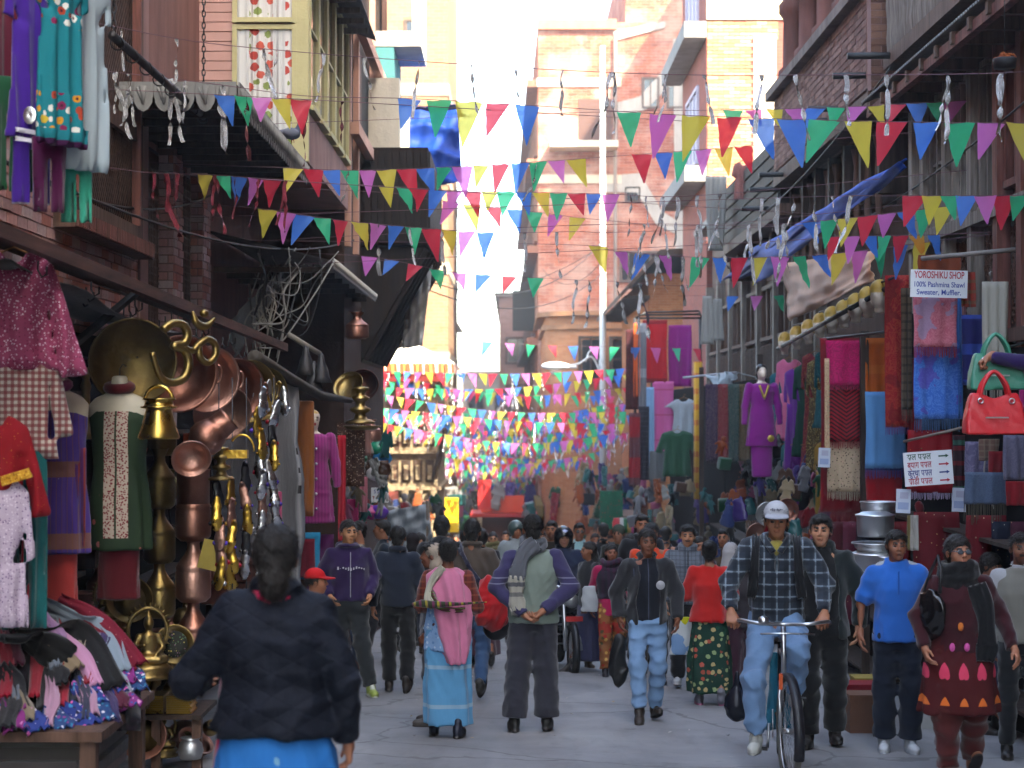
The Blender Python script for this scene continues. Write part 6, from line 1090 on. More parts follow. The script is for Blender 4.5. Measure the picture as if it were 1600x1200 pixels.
for i,(px,c,l) in enumerate(((1300,'3a0d16','dark wine'),(1322,'4a1a2a','mulberry'),(1342,'22222c','charcoal'),(1406,'5e0d18','ruby'),(1446,'2a1a14','brown'),(1530,'4a0d16','garnet'),(1566,'141a2c','midnight blue'),(1596,'3a1024','burgundy'))): shawl(f'{l} saree panel hung low behind the walkers',px-16,px+16,815,975,15.9,SEQ(c,('b0986a','9a9a82'),24,.1),-.1,cat='saree')
# signs
S1 = sign('white shop sign reading Yoroshiku Shop in red and blue',1423,1511,422,465,15.3,[('YOROSHIKU SHOP',0,.2,.36,'b01a3a','CENTER',.88),('100% Pashmina Shawl',0,-.12,.27,'2a3f96','CENTER',.88),('Sweater, Muffler.',0,-.4,.27,'2a3f96','CENTER',.78)],-.05,.03)
DV = [('सल पसल','1f4a3a'),('ब्याग पसल','a8203a'),('कुर्था पसल','1f2a7a'),('साडी पसल','a8203a')]
S2 = sign('white direction sign with four lines of script and arrows',1413,1488,705,758,14.9,[(t,-.43,.27-.24*i,.26,c,'LEFT',.5) for i,(t,c) in enumerate(DV)],-.05,-.07)
for i,(t,c) in enumerate(DV): arrow(S2,0,0,.13,.095-.067*i,.085,.012,('1f4a3a','a8203a','1f3a7a','a8203a')[i])
for i,(px0,px1,py0,py1,l) in enumerate(((1400,1423,764,802,'paper notice pinned left of the sequined panel'),(1488,1510,762,800,'paper notice pinned right of the sequined panel'),(1283,1293,695,735,'white card hanging beside the leopard shawl'))): o = bx((-.06,-.003,-.1),(.06,.003,.1)).build('paper_notice',plain('b4bccb',.8),label=l,cat='notice',loc=at((px0+px1)/2,(py0+py1)/2,(15.0,15.0,18.4)[i]),rot=(0,.04,-.1)); box_part('printed_block',(-.045,-.0045,-.07),(.045,-.003,-.01),plain('8a98b8',.8),o); box_part('printed_block',(-.03,-.0045,.02),(.04,-.003,.075),plain('a0a0b4',.8),o)
q = MB(); q.tube([at(1440,404,15.2),at(1606,388,14.6)],.02,6); q.build('sign_rod',stained('8a8480'),label='grey horizontal rod above the shop sign',cat='rod'); q = MB(); q.tube([at(1412,690,15.6),at(1505,668,15.2)],.012,6); q.build('shawl_rod',stained('7a7068'),label='thin rod under the blue paisley shawl',cat='rod'); q = MB(); q.tube(spl([at(1543,700,14.9),at(1538,735,14.9),at(1545,770,14.9),at(1553,795,14.9)],20),.008,5); q.build('loose_cord',plain('a8a098'),label='loose pale cord dangling below the red handbag',cat='cord')
q = MB(); q.tube([at(1285,530,18.9),at(1500,505,16.3)],.015,6); q.build('shawl_rail',IRON,label='rail carrying the pink, orange and blue shawls',cat='rail')
# handbags held up
def handbag(label, px, py, Y, w_, h_, c, metalc=SILV, rz=0):
    root = empty('handbag',at(px,py,Y),rz,label=label,cat='handbag'); s = Sdf((-w_*.6,-.12,-h_*.62),(w_*.6,.12,h_*.5),.01)
    def fn(x,y,z):
        t = np.clip((h_*.4-z)/(h_*.95),0,1); wx = w_/2*(.78+.26*np.sin(np.clip(t,0,1)*1.9)); d2 = np.maximum(np.abs(x)-wx,np.maximum(z-(h_*.36-.12*h_*np.exp(-(x/(w_*.2))**2)),-h_*.52-z)); return np.maximum(d2,np.abs(y)-(.03+.055*t**.7))
    s.put(fn,(-w_*.6,-.1,-h_*.55),(w_*.6,.1,h_*.45),.02); s.wrinkle(.006,28,7); v,q,cc = s.net(); lm = plain(c,.42,bump=.25,bscale=30,spec=.5); obj('bag_body',npmesh('bag',relax(v,q,2),q),lm,root)
    for y in (-.035,.035): q = MB(); q.tube(spl([Vector((-w_*.27,y,h_*.2)),Vector((-w_*.19,y,h_*.55)),Vector((0,y*.3,h_*.8)),Vector((w_*.19,y,h_*.55)),Vector((w_*.27,y,h_*.2))],24),.013,8); q.build('strap',lm,root)
    for g in (-1,1): q = MB(); q.tube([Vector((g*w_*.27+.018*math.cos(a),-.062,h_*.18+.018*math.sin(a))) for a in np.linspace(0,2*PI,11)[:-1]],.005,5,closed=True); q.build('buckle',metalc,root)
    bx((-w_*.2,-.092,-.06),(w_*.2,-.088,-.05)).build('zip',metalc,root); return root
handbag('green leather handbag hanging behind the red one',1556,575,12.7,.37,.3,'2f7a62'); handbag('bright red leather handbag held up at the stall edge',1553,640,12.4,.4,.33,'c01420')
# upper right clutter: tarps and cloths
tarp('long_blue_tarpaulin',[at(1412,246,15.6),at(1172,394,26.4),at(1178,446,26.0),at(1412,262,15.5)],40,10,cloth('1a52b8',.2,rough=.7,sheen=0),sag=.05,wr=.02,label='long blue tarpaulin strung low along the terrace house',cat='tarpaulin'); tarp('blue_tarpaulin_flap',[at(1300,322,19.4),at(1172,400,26.3),at(1125,440,30),at(1180,430,27)],24,10,cloth('123a90',.2,rough=.7,sheen=0),sag=.1,wr=.03,label='dark blue tarpaulin flap hanging behind the flags',cat='tarpaulin')
tarp('tan_awning_sheet',[at(1220,412,21.6),at(1362,392,16.6),at(1366,438,16.4),at(1234,502,21.4)],20,12,cloth('d4a078'),sag=.08,wr=.015,label='tan awning sheet stretched above the display heads',cat='awning')
shawl('white cloth hanging from the terrace beside the brick pillar',1102,1136,275,392,30.5,film('8a8a88',.3,.8),.1,cat='cloth',folds=4,amp=.035,taper=.3)
for i,px in enumerate((1098,1114)): shawl(('first','second')[i]+' knotted white cloth before the dark windows',px,px+14,462+5*i,538-6*i,33,film('a5a39f',.3,.8),0,cat='cloth',taper=-.5)
tarp('clear_plastic_sheet',[at(1105,588,29),at(1150,580,28),at(1142,622,28),at(1128,620,28)],10,10,film('9aa4ac',.4,.3),sag=.1,wr=.03,label='clear plastic sheet on the pole beside the magenta mannequin',cat='sheet'); q = MB(); q.tube([at(1068,590,31),at(1150,582,28)],.02,6); q.build('sheet_rod',stained('9a9aa0'),label='pale rod holding the clear plastic sheet',cat='rod')
garment('reddish patterned shirt drying on the terrace balcony',kurta_p(.34,.62,.2,.12,.06,1,.2),1162,252,29,paisley('8a5a54','6a3a3a',8),-.3,cat='shirt',seed=71)
pl = empty('hanging_flower_pot',at(1570,98,12.6),label='dark hanging pot with dried orange flowers by the red posts',cat='flower pot'); MB().lathe([(0,-.04),(.075,-.04),(.08,.0),(.085,.025),(.08,.03),(.07,.0),(0,-.01)],18).build('pot',plain('1f1e22',.6),pl); q = MB(); q.tube([(0,0,.02),(0,0,.8)],.003,4); 
q.build('cord',IRON,pl); r = random.Random(4); q = MB()
for i in range(60): a = r.uniform(0,6.3); d_ = r.uniform(0,.075); q.lathe([(0,0),(.012,.008),(0,.016)],5,Matrix.Translation((d_*math.cos(a),d_*math.sin(a),.02+r.uniform(0,.05)*(1-d_*8))))
q.build('flowers',plain('a8562a',.8,var=.4),pl,kind='stuff')
# aluminium pots at the foot of the stall
for i,(px,py,rr,hh) in enumerate(((1368,838,.16,.2),(1366,905,.19,.24),(1382,905,.075,.19))): pot(('upper aluminium cooking pot in the stack behind the black-shirted man','lower aluminium cooking pot with lid in the stack','small aluminium milk can in front of the pot stack')[i],[(0,0),(rr*.95,0),(rr*.97,.02),(rr,hh*.85),(rr*1.08,hh*.88),(rr*1.08,hh*.93),(rr*.9,hh*.97),(rr*.7,hh*1.05),(0,hh*1.1)] if i < 2 else [(0,0),(rr,0),(rr,hh*.6),(rr*.6,hh*.75),(rr*.6,hh*.9),(rr*.75,hh*.92),(rr*.7,hh),(0,hh)],at(px,py,15.4 if i < 2 else 15.0),ALU,cat='pot'); 
pot('shallow aluminium basin between the stacked pots',bowl(.19,.08),at(1368,862,15.4),ALU,cat='basin'); pot('aluminium pan on the very top of the pot stack',pan(.15,.08),at(1372,798,15.6),ALU,cat='pan')
# dark stall bodies behind the goods
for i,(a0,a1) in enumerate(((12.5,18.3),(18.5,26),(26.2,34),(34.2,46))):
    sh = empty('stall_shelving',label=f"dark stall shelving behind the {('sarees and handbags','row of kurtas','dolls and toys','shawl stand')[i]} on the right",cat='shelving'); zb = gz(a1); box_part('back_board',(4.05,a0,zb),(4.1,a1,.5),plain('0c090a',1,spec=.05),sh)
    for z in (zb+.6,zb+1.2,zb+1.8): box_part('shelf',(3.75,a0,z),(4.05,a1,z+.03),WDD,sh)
    box_part('side_post',(3.55,a1-.08,zb-.1),(3.63,a1,.8),WDD,sh)
r = random.Random(17); BAG = []
for k in range(10):
    s = Sdf((-.2,-.14,-.26),(.2,.14,.26),.017); e = k%5
    if e == 0: s.loft([-.2,-.15,0,.12],[.12,.14,.12,.09],[.05,.06,.05,.03],k=.02); s.cap((-.07,0,.1),(-.03,0,.22),.012,k=.01); s.cap((.07,0,.1),(-.03,0,.22),.012,k=.01)
    if e == 1: s.put(lambda x,y,z: np.maximum(polydist(kurta_p(.2,.34,.16,.06,.03,1.05,.3),x,z-.17)+0*y,np.abs(y)-.022),(-.2,-.03,-.2),(.2,.03,.2),.005)
    if e == 2: s.put(lambda x,y,z: np.maximum(np.maximum(np.abs(x+.05*z)-.09,np.abs(z)-.22),np.abs(y-.02*np.sin(40*x+9*z))-.015),(-.14,-.05,-.24),(.14,.05,.24),.005)
    if e == 3: s.ell((0,0,-.06),(.07,.05,.1),.03); s.ell((0,0,.09),(.055,.05,.055),.02); s.cap((-.06,0,0),(-.12,0,-.07),.025,.02); s.cap((.06,0,0),(.12,0,-.07),.025,.02); s.cap((-.03,0,-.14),(-.05,0,-.24),.03,.022); s.cap((.03,0,-.14),(.05,0,-.24),.03,.022)
    if e == 4: s.put(lambda x,y,z: np.maximum(np.maximum(np.abs(x)-.11,np.abs(z)-.08),np.abs(y)-.07)-.012,(-.13,-.1,-.1),(.13,.1,.1),.005)
    s.wrinkle(.016 if e < 3 else .004,34,k); v,q,c = s.net(); BAG.append(npmesh('bundle',v,q))
CN = dict(red='7c1420',violet='3a2a6a',blue='1f3060',green='1a4a34',orange='8a4420',pink='944a6a',white='8a8a88',brown='4a3226',black='1a1a1e',teal='245a5a',cream='84745a',silver='6a6a70')
BCM = {}
def clump(zone, n_, px, py, Ys, seed, cat='bag', sc=(.6,1.0)):
    r = random.Random(seed); rows = sorted((r.uniform(*px),r.uniform(*py),r.uniform(*Ys),r.choice(list(CN)),r.randrange(10)) for _ in range(n_)); tot = {}
    for x,y,Y,c,k in rows: tot[c] = tot.get(c,0)+1
    seen = {}
    for i,(x,y,Y,c,k) in enumerate(rows):
        if (k,c) not in BCM: BCM[k,c] = BAG[k].copy(); BCM[k,c].materials.append((cloth if k%3 else film)(CN[c]))
        seen[c] = seen.get(c,-1)+1; l = f'{ORD[seen[c]]} {c} {cat} from the left, bunched {zone}' if tot[c] > 1 else f'small {c} {cat} bunched {zone}'
        o = obj('hanging_'+cat,BCM[k,c],None,None,at(x,y,Y),(r.uniform(-.25,.25),r.uniform(-.35,.35),r.uniform(-.7,.7)),label=l,cat=cat,group=f'small goods bunched {zone}'); e = r.uniform(*sc); o.scale = (e,e,e*r.uniform(.9,1.5))
clump('beneath the magenta mannequin',34,(1120,1225),(690,800),(25,30),1,'bag'); clump('behind the cyclist',30,(1110,1290),(790,860),(19,23),2,'bag',(.5,.8)); clump('below the shawl stand',46,(985,1110),(755,850),(33,40),3,'bag',(.6,1.1)); clump('at the toy stall beyond the shawl stand',60,(905,985),(735,830),(44,56),4,'toy',(.8,1.5)); clump('beside the shrine on the left',36,(600,690),(780,830),(33,44),5,'bag',(.8,1.3)); clump('over the sellers on the left',30,(540,605),(690,820),(21,26),6,'bag',(.5,.8)); clump('under the row of kurtas',24,(1220,1285),(735,800),(20,25),7,'bag',(.5,.9)); clump('in the far shops',60,(690,905),(770,825),(60,85),8,'bundle',(1.4,2.4)); clump('behind the sarees',14,(1440,1600),(800,930),(15.9,17),9,'bag',(.5,.8))
for i,(px,py,m,l) in enumerate(((1225,795,COP,'copper pan hanging behind the cap of the cyclist'),(1195,800,ALU,'steel pot hanging beside the copper pan'),(1180,832,COPP,'copper dish hanging low behind the cyclist'),(965,760,BRASS,'brass tray at the toy stall'),(950,790,COP,'copper tray at the toy stall'))): hung(l,bowl(.13,.1),px,py,(20,20.5,21,48,49)[i],m,R(100),.2,cat='pan')
bx((-.28,-.2,-.5),(.28,.2,.45)).build('green_cabinet',floral('12503a',['2a7a5a','8a2a2a'],14,.2),label='green painted cabinet at the toy stall on the right',cat='cabinet',loc=at(955,795,45)); 
for i in range(6): pot(f"{('red','white','green','gold','pink','striped')[i]} jar on the toy stall counter",[(0,0),(.12,0),(.13,.25),(.1,.3),(.11,.34),(0,.35)],at(965+i*6,832,43),plain(('9c1424','a8a8a8','1a5a3a','a8863a','b84a7a','8a3a3a')[i],.4),cat='jar')
# ground goods at the right edge
for i,(px,py,c,l) in enumerate(((1355,1102,'6a4a3a','brown carton on the ground behind the man in blue'),(1440,1095,'8f8f8f','white carton between the man in blue and the woman in maroon'),(1340,1085,'7a1420','red crate beside the black-shirted man'),(1362,1075,'8a7a3a','olive sack beside the black-shirted man'))): Y = 14.3+.3*i; p = at(px,py,Y); q = bx((-.16,-.12,gz(Y)-p.z),(.16,.12,.08)).build('carton' if 'carton' in l else ('crate' if 'crate' in l else 'sack'),plain(c,.9,bump=.4),label=l,cat='carton' if 'carton' in l else ('crate' if 'crate' in l else 'sack'),loc=p); box_part('lid',(-.165,-.125,.08),(.165,.125,.1),plain(c,.9),q)
# far shop front with red sign, street pole with lamp
rb = empty('red_kiosk',label='small kiosk with orange red signboard at the far street end',cat='kiosk'); p = at(785,788,62); box_part('signboard',(p.x-.75,62,p.z-.28),(p.x+.75,62.1,p.z+.3),plain('b03a22',.6),rb); box_part('body',(p.x-.7,62.1,gz(62)),(p.x+.8,64,p.z-.3),stained('4a2a22'),rb); box_part('roof',(p.x-1.1,61.6,p.z-.42),(p.x+1.2,64,p.z-.3),plain('8a1c1c',.6),rb)
bx((-.4,-.2,-.6),(.4,.2,.5)).build('yellow_stall_cover',plain('c8a81c',.6),label='bright yellow stall cover in the sunlit far street',cat='stall',loc=at(697,802,58)); bx((-.22,-.05,-.5),(.22,.05,.5)).build('red_banner',plain('a01a1c',.7),label='small red banner left of the kiosk sign',cat='banner',loc=at(757,773,60))
sp = empty('street_lamp',Vector((at(942,600,54).x,54,gz(54))),label='tall white pole with street lamp arm over the bunting',cat='street lamp'); o0 = sp.location; WHP = plain('c4c4c2',.5); q = MB(); q.tube([(0,0,0),(0,0,at(942,72,54).z-o0.z)],[.12,.075],12); q.build('pole',WHP,sp); q = MB(); q.tube([p-o0 for p in spl([at(940,588,54),at(925,558,53.8),at(905,568,53.5),at(885,572,53.3)],24)],.03,6); q.tube([p-o0 for p in spl([at(935,580,54),at(938,545,54),at(922,548,53.9),at(915,565,53.7)],20)],.022,6); q.build('arm',WHP,sp)
s = Sdf((-.75,-.3,-.25),(.5,.3,.25),.035); s.ell((-.2,0,.02),(.42,.2,.13),.05); s.cap((.1,0,.0),(.42,0,-.01),.08,.05,.05); v,q,c = s.net(); obj('lamp_head',npmesh('lamp',v,q),WHP,sp,at(878,573,53.3)-o0); MB().lathe([(0,-.16),(.12,-.14),(.18,-.05)],16,Matrix.Translation(at(868,578,53.3)-o0)).build('lens',plain('d0d0d0',.3),sp)
# pigeon on the canopy
s = Sdf((-.14,-.2,-.02),(.14,.2,.24),.009); s.ell((0,0,.09),(.055,.1,.06),.02,'4a5060'); s.cap((0,-.07,.13),(0,-.1,.19),.032,.024,.02,'3a4658'); s.ell((0,-.105,.2),(.026,.032,.028),.01,'3c4250'); s.cap((0,-.13,.2),(0,-.155,.193),.009,.003,.005,'2a2a2a'); s.cap((0,.08,.09),(0,.18,.06),.03,.018,.02,'3a3c46',fl=(1.4,1,.6)); s.ell((.045,.03,.1),(.02,.09,.04),.01,'6a6e7a'); s.ell((-.045,.03,.1),(.02,.09,.04),.01,'6a6e7a')
for g in (-1,1): s.cap((g*.02,-.01,.05),(g*.02,-.02,.0),.008,.006,.005,'8a3a3a')
v,q,c = s.net(); obj('pigeon',npmesh('pigeon',v,q,c),vcol(.7),None,at(455,226,17.6),(0,0,2.2),label='grey pigeon perched on the canopy edge',cat='pigeon').location.z = 2.625
# ------------------------------------------------------------------ people
SKINM = vcol(.55,.35,.06,120,.08,0,.08); HAIRM = {}
def hairmat(c):
    if c not in HAIRM:
        n = NT('hair'); p = n.pos(sc=(60,60,6)); a = n.noise(p,1.5,4); HAIRM[c] = n.done(n.mix(a,tuple(x*.6 for x in lin(c)),tuple(min(1,x*1.7) for x in lin(c))),.55,0,a,.9,.014,.35)
    return HAIRM[c]
SHOE = {}
def shoe_mesh(kind, c, sole):
    key = (kind,c,sole)
    if key in SHOE: return SHOE[key]
    s = Sdf((-.08,-.22,-.09),(.08,.11,.1),.009)
    if kind == 'sandal': s.ell((0,-.06,-.075),(.046,.14,.014),.01,sole); s.ell((0,-.13,-.05),(.04,.06,.022),.02,c); s.ell((0,.02,-.03),(.034,.06,.04),.02,c); s.cap((0,0,-.02),(0,.0,.06),.036,.034,.02,c)
    else:
        s.ell((0,-.05,-.078),(.047,.15,.016),.008,sole); s.ell((0,-.11,-.048),(.043,.085,.034),.02,c); s.ell((0,.015,-.03),(.04,.07,.05),.03,c); s.cap((0,.0,-.01),(0,.01,.05),.042,.04,.03,c); s.cap((0,-.08,-.02),(0,-.02,.02),.022,.02,.02,sole if kind == 'trainer' else c)
    v,q,cc = s.net(); SHOE[key] = npmesh('shoe',v,q,cc); SHOE[key].materials.append(vcol(.5,.4,.1)); return SHOE[key]
def hand_net(w_, d, t, side, curl, skin, h, k):
    """five separate fingers: w_ wrist, d hand direction, t thumb side"""
    w_ = Vector(w_); d = Vector(d).normalized(); t = Vector(t); t = (t-d*t.dot(d)).normalized(); n_ = d.cross(t)*side; s = Sdf(np.array(w_)-.2*k,np.array(w_)+.2*k,h); P_ = lambda a,b,c: np.array(w_+(d*a+t*b+n_*c)*k)
    s.cap(P_(-.03,0,0),P_(.02,0,0),.026*k,.027*k,.02*k,skin)
    for i,(o,L) in enumerate(((.03,.072),(.01,.08),(-.011,.074),(-.03,.058))):
        r0 = P_(.085-.006*abs(i-1),o,0); s.cap(P_(.01,o*.6,0),r0,.017*k,.013*k,.012*k,skin); a = curl*1.1+.1*i*curl; b = a+curl*1.2; m1 = r0+np.array((d*math.cos(a)+n_*math.sin(a))*L*.5*k); m2 = m1+np.array((d*math.cos(b)+n_*math.sin(b))*L*.5*k); s.cap(r0,m1,.0092*k,.0085*k,.004,skin); s.cap(m1,m2,.0085*k,.0068*k,.003,skin)
    a0 = P_(.025,.026,.004); a1 = P_(.055,.052,.015+.012*curl); a2 = P_(.085,.055-.02*curl,.025+.02*curl); s.cap(a0,a1,.013*k,.0105*k,.008,skin); s.cap(a1,a2,.0105*k,.008*k,.003,skin); return s.net()
def head_nets(skin, hc, h, hair, face, k, hat):
    dk = tuple(x*.72 for x in lin(skin)); lip = face.get('lip',tuple(a*b for a,b in zip(lin(skin),(.8,.66,.64)))); s = Sdf((-.12,-.15,-.27),(.12,.14,.15),h); sk = lin(skin); fem = face.get('f',0); w_ = face.get('w',1)
    s.ell((0,.015,.032),(.074*w_,.093,.084),.01,sk); s.ell((0,-.025,-.028),(.061*w_,.07,.085),.03,sk); s.ell((0,-.048,-.088),(.03,.032,.026 if fem else .03),.03,sk)
    for g in (-1,1): s.ell((g*.036,-.055,-.022),(.027,.024,.03),.02,sk); s.ell((g*.078*w_,.012,-.006),(.011,.022,.032),.008,sk); s.ell((g*.03,-.099,.006),(.02,.021,.011),.014,None,'s'); s.ell((g*.03,-.078,.003),(.0145,.0125,.0052),.003,'6a5f58'); s.ell((g*.03,-.09,.004),(.0085,.02,.0085),.001,'140d0b','p'); s.ell((g*.03,-.09,.0125),(.02,.03,.0038),.001,'1a1210','p')  # eye whites darkened, socket shade put into the colour
    s.cap((-.035,-.079,.024),(.035,-.079,.024),.012,.012,.014,sk); s.cap((0,-.09,.014),(0,-.107,-.022),.0085,.0125,.008,sk)
    for g in (-1,1): s.ell((g*.012,-.1,-.027),(.009,.011,.0075),.006,sk); s.cap((g*.014,-.09,.027),(g*.05,-.078,.028),.0085 if not fem else .006,.006,.001,hc,'p')
    s.ell((0,-.098,-.0365),(.016,.01,.003),.001,dk,'p'); s.ell((0,-.089,-.056),(.024,.014,.0065),.006,lip); s.ell((0,-.088,-.066),(.02,.013,.007),.006,lip); s.cap((-.024,-.1,-.061),(.024,-.1,-.061),.0028,.0028,.001,tuple(x*.4 for x in sk),'p')
    if face.get('must'): s.ell((0,-.096,-.043),(.03,.014,.0085),.005,hc)
    if face.get('beard'): s.ell((0,-.06,-.085),(.058,.05,.045),.001,tuple(x*.45 for x in sk),'p'); s.ell((0,-.1,-.045),(.03,.03,.008),.001,hc,'p'); s.ell((0,-.086,-.062),(.02,.02,.008),.001,lip,'p')
    s.cap((0,.022,-.06),(0,.035,-.26),.052 if not fem else .045,.062,.025,sk); hd = s.net(); hn = None
    if hair:
        s = Sdf((-.16,-.16,-.5 if hair == 'long' else -.26),(.16,.24,.18),h*1.25)
        def cut(x,y,z,a=.0,b=.67): 
            k0 = np.sqrt((x/.083)**2+((y-.018)/.103)**2+((z-.042)/.092)**2); return np.maximum((k0-1)*.085,(a-b*y-z+.01*np.sin(x*90))*.8)
        s.put(lambda x,y,z: cut(x,y,z,.01 if hair in ('man','crop') else -.004),(-.1,-.11,-.1),(.1,.13,.14),.01)
        if hair in ('man','crop'):
            for g in (-1,1): s.ell((g*.074,.005,.02),(.012,.03,.035),.01)
            if hair == 'man': s.ell((.0,-.062,.088),(.06,.035,.028),.02); s.ell((0,.075,-.03),(.062,.032,.055),.02)
        if hair in ('bun','low'): z = .06 if hair == 'bun' else -.07; s.ell((0,.115 if hair == 'bun' else .12,z),(.055,.05,.05),.02); s.ell((0,.06,-.01),(.075,.06,.08),.03); s.cap((0,.1,-.03),(0,.11,z),.04,.04,.03)
        if hair == 'low': s.ell((0,.11,-.11),(.05,.045,.06),.03); s.ell((.0,.035,.03),(.093,.108,.105),.02)
        if hair == 'long': s.loft([.05,-.1,-.25,-.42],[.086,.09,.095,.07],[.06,.055,.045,.03],cy=[.05,.065,.075,.085],k=.04,folds=(9,.006,0,3,0)); 
        s.wrinkle(.011,85,3); s.put(lambda x,y,z: np.sqrt((x/.066)**2+((y+.095)/.07)**2+((z+.04)/.085)**2)*.066-.066,(-.07,-.17,-.13),(.07,-.02,.05),.006,None,'s'); hn = s.net()
    return hd,hn
POSES = dict(stand={},
 walk=dict(knL=(.1,-.13,.5),anL=(.1,-.22,.1),knR=(-.1,-.02,.49),anR=(-.1,.27,.17),ftR=-.75,ftL=.25,elL=(.235,.11,1.13),wrL=(.25,.06,.88),elR=(-.235,-.02,1.12),wrR=(-.24,-.16,.9)),
 walkR=dict(knR=(-.1,-.13,.5),anR=(-.1,-.22,.1),knL=(.1,-.02,.49),anL=(.1,.27,.17),ftL=-.75,ftR=.25,elR=(-.235,.11,1.13),wrR=(-.25,.06,.88),elL=(.235,-.02,1.12),wrL=(.24,-.16,.9)),
 back=dict(elL=(.3,.08,1.14),wrL=(.07,.17,.93),elR=(-.3,.08,1.14),wrR=(-.07,.18,.96),hdL=(-.7,.25,-.5),hdR=(.7,.2,-.55)))
J0 = dict(neck=(0,.015,1.45),sh=(.168,.01,1.372),el=(.23,.04,1.13),wr=(.24,-.03,.88),hip=(.088,0,.9),kn=(.1,-.015,.49),an=(.105,.02,.09))
class Fig:
    def __init__(s, label, px, Y, H, face=0, pose='stand', head=(0,0), skin='8a5a42', hairc='14100e', hair='man', b=1.0, q=1.0, fa=None, over=None, lift=0, X=None, cat='person', curl=.45, hide_hands=''):
        skin = tuple(min(.6,x*1.18) for x in lin(skin)); s.k = H/1.7; s.b = b; s.q = q; s.skin = skin; x = (px-800)*Y/F if X is None else X; s.root = empty('person',(x,Y,gz(Y)+lift),R(face),label=label,cat=cat); J = {}
        for n_,v in J0.items():
            if n_ == 'neck': J[n_] = v
            else: J[n_+'L'] = v; J[n_+'R'] = (-v[0],v[1],v[2])
        for S_ in 'LR': J['ft'+S_] = 0; J['hd'+S_] = None; J['yw'+S_] = .12 if S_ == 'L' else -.12; J['th'+S_] = (0,-1,0)
        J.update(POSES[pose]); J.update(over or {}); s.J = {a:(np.array(v,float)*s.k if isinstance(v,tuple) and a[:2] not in ('hd','th') else v) for a,v in J.items()}; s.k_ = s.k; J = s.J; k = s.k
        # body: torso, limbs; head and hands at finer grain
        h = .026*q**.5; d = Sdf((-.55*k,-.55*k,.0),(.55*k,.55*k,1.5*k),h*1.1); c = lin(skin); d.loft([x_*k for x_ in (.82,.95,1.08,1.27,1.38,1.44)],[x_*k*b for x_ in (.13,.14,.12,.15,.14,.06)],[x_*k*b for x_ in (.09,.1,.085,.095,.07,.05)],k=.03,col=c); d.cap(J['shL'],J['shR'],.05*k,.05*k,.04,c); d.cap((0,.02*k,1.38*k),(0,.025*k,1.5*k),.055*k,.05*k,.02,c)
        for S_ in 'LR': d.cap(J['sh'+S_],J['el'+S_],.045*k,.037*k,.03,c); d.cap(J['el'+S_],J['wr'+S_],.037*k,.024*k,.02,c); d.cap(J['hip'+S_],J['kn'+S_],.075*k,.05*k,.04,c); d.cap(J['kn'+S_],J['an'+S_],.05*k,.034*k,.02,c)
        nets = [d.net()]; fa = fa or {}; hd,hn = head_nets(skin,hairc,.0062*q,hair,fa,k,None); yaw,pit = head; M = Matrix.Rotation(R(yaw),3,'Z')@Matrix.Rotation(R(pit),3,'X'); s.HM = M; s.hc = Vector((0,(-.008)*k+(J['neck'][1]-.015*k),1.585*k+(J['neck'][2]-1.45*k))); s.hk = k*fa.get('hs',.965); s.hc = s.hc+Vector((J['neck'][0],0,0))
        hd = (s.hx(hd[0]),hd[1],hd[2]); nets.append(hd)
        for S_,g in (('L',1),('R',-1)):
            if S_ in hide_hands: continue
            dd = Vector(J['hd'+S_]) if J['hd'+S_] is not None else Vector(J['wr'+S_]-J['el'+S_]); nets.append(hand_net(J['wr'+S_],dd,J['th'+S_],g,curl,c,.006*q,k))
        v,qd,cc = joinnets(nets); s.body = obj('body',npmesh('body',v,qd,cc),SKINM,s.root)
        if hn is not None and hair:
            hv,hq = hn[0],hn[1]
            if q <= 1.25:                                        # loose strands break the outline
                g = np.random.default_rng(int(px*3+Y*100)); n_ = 1500; b = hv[g.integers(0,len(hv),n_)]; nn = b-np.array((0,.02,.0)); nn /= np.linalg.norm(nn,axis=1)[:,None]; dr = nn*.5+np.array((0,.35,-.75))+g.normal(size=(n_,3))*.3; dr -= nn*(dr*nn).sum(1)[:,None]*.55; dr /= np.linalg.norm(dr,axis=1)[:,None]; L = g.uniform(.014,.034,n_)[:,None]; sd_ = np.cross(dr,nn)*.0022; b0 = b-nn*.004; tp = b+dr*L+nn*.005; hv = np.concatenate([hv,np.stack([b0-sd_,b0+sd_,tp+sd_*.3,tp-sd_*.3],1).reshape(-1,3)]); hq = np.concatenate([hq,np.arange(4*n_).reshape(-1,4)+len(hn[0])])
            obj('hair',npmesh('hair',s.hx(hv),hq),hairmat(hairc),s.root)
    def hx(s, v): return (np.array(v)*s.hk)@np.array(s.HM).T+np.array(s.hc)
    def hobj(s, name, m, mb=None, net=None, mat=None):
        if net: me = npmesh(name,s.hx(net[0]),net[1],net[2])
        else: mb.v = [tuple(x) for x in s.hx(mb.v)]; me = mb.mesh(name)
        return obj(name,me,m,s.root)
    def sdf(s, lo, hi, h=.014): return Sdf(np.array(lo)*s.k,np.array(hi)*s.k,h*s.q**.7)
    def emit(s, name, d, m, wr=.007, fr=24, seed=0, rl=1, ax=(1.2,.8,.7)):
        if wr: d.wrinkle(wr*2.0,fr,seed,ax)
        v,q,c = d.net(); return obj(name,npmesh(name,relax(v,q,rl),q,c),m,s.root)
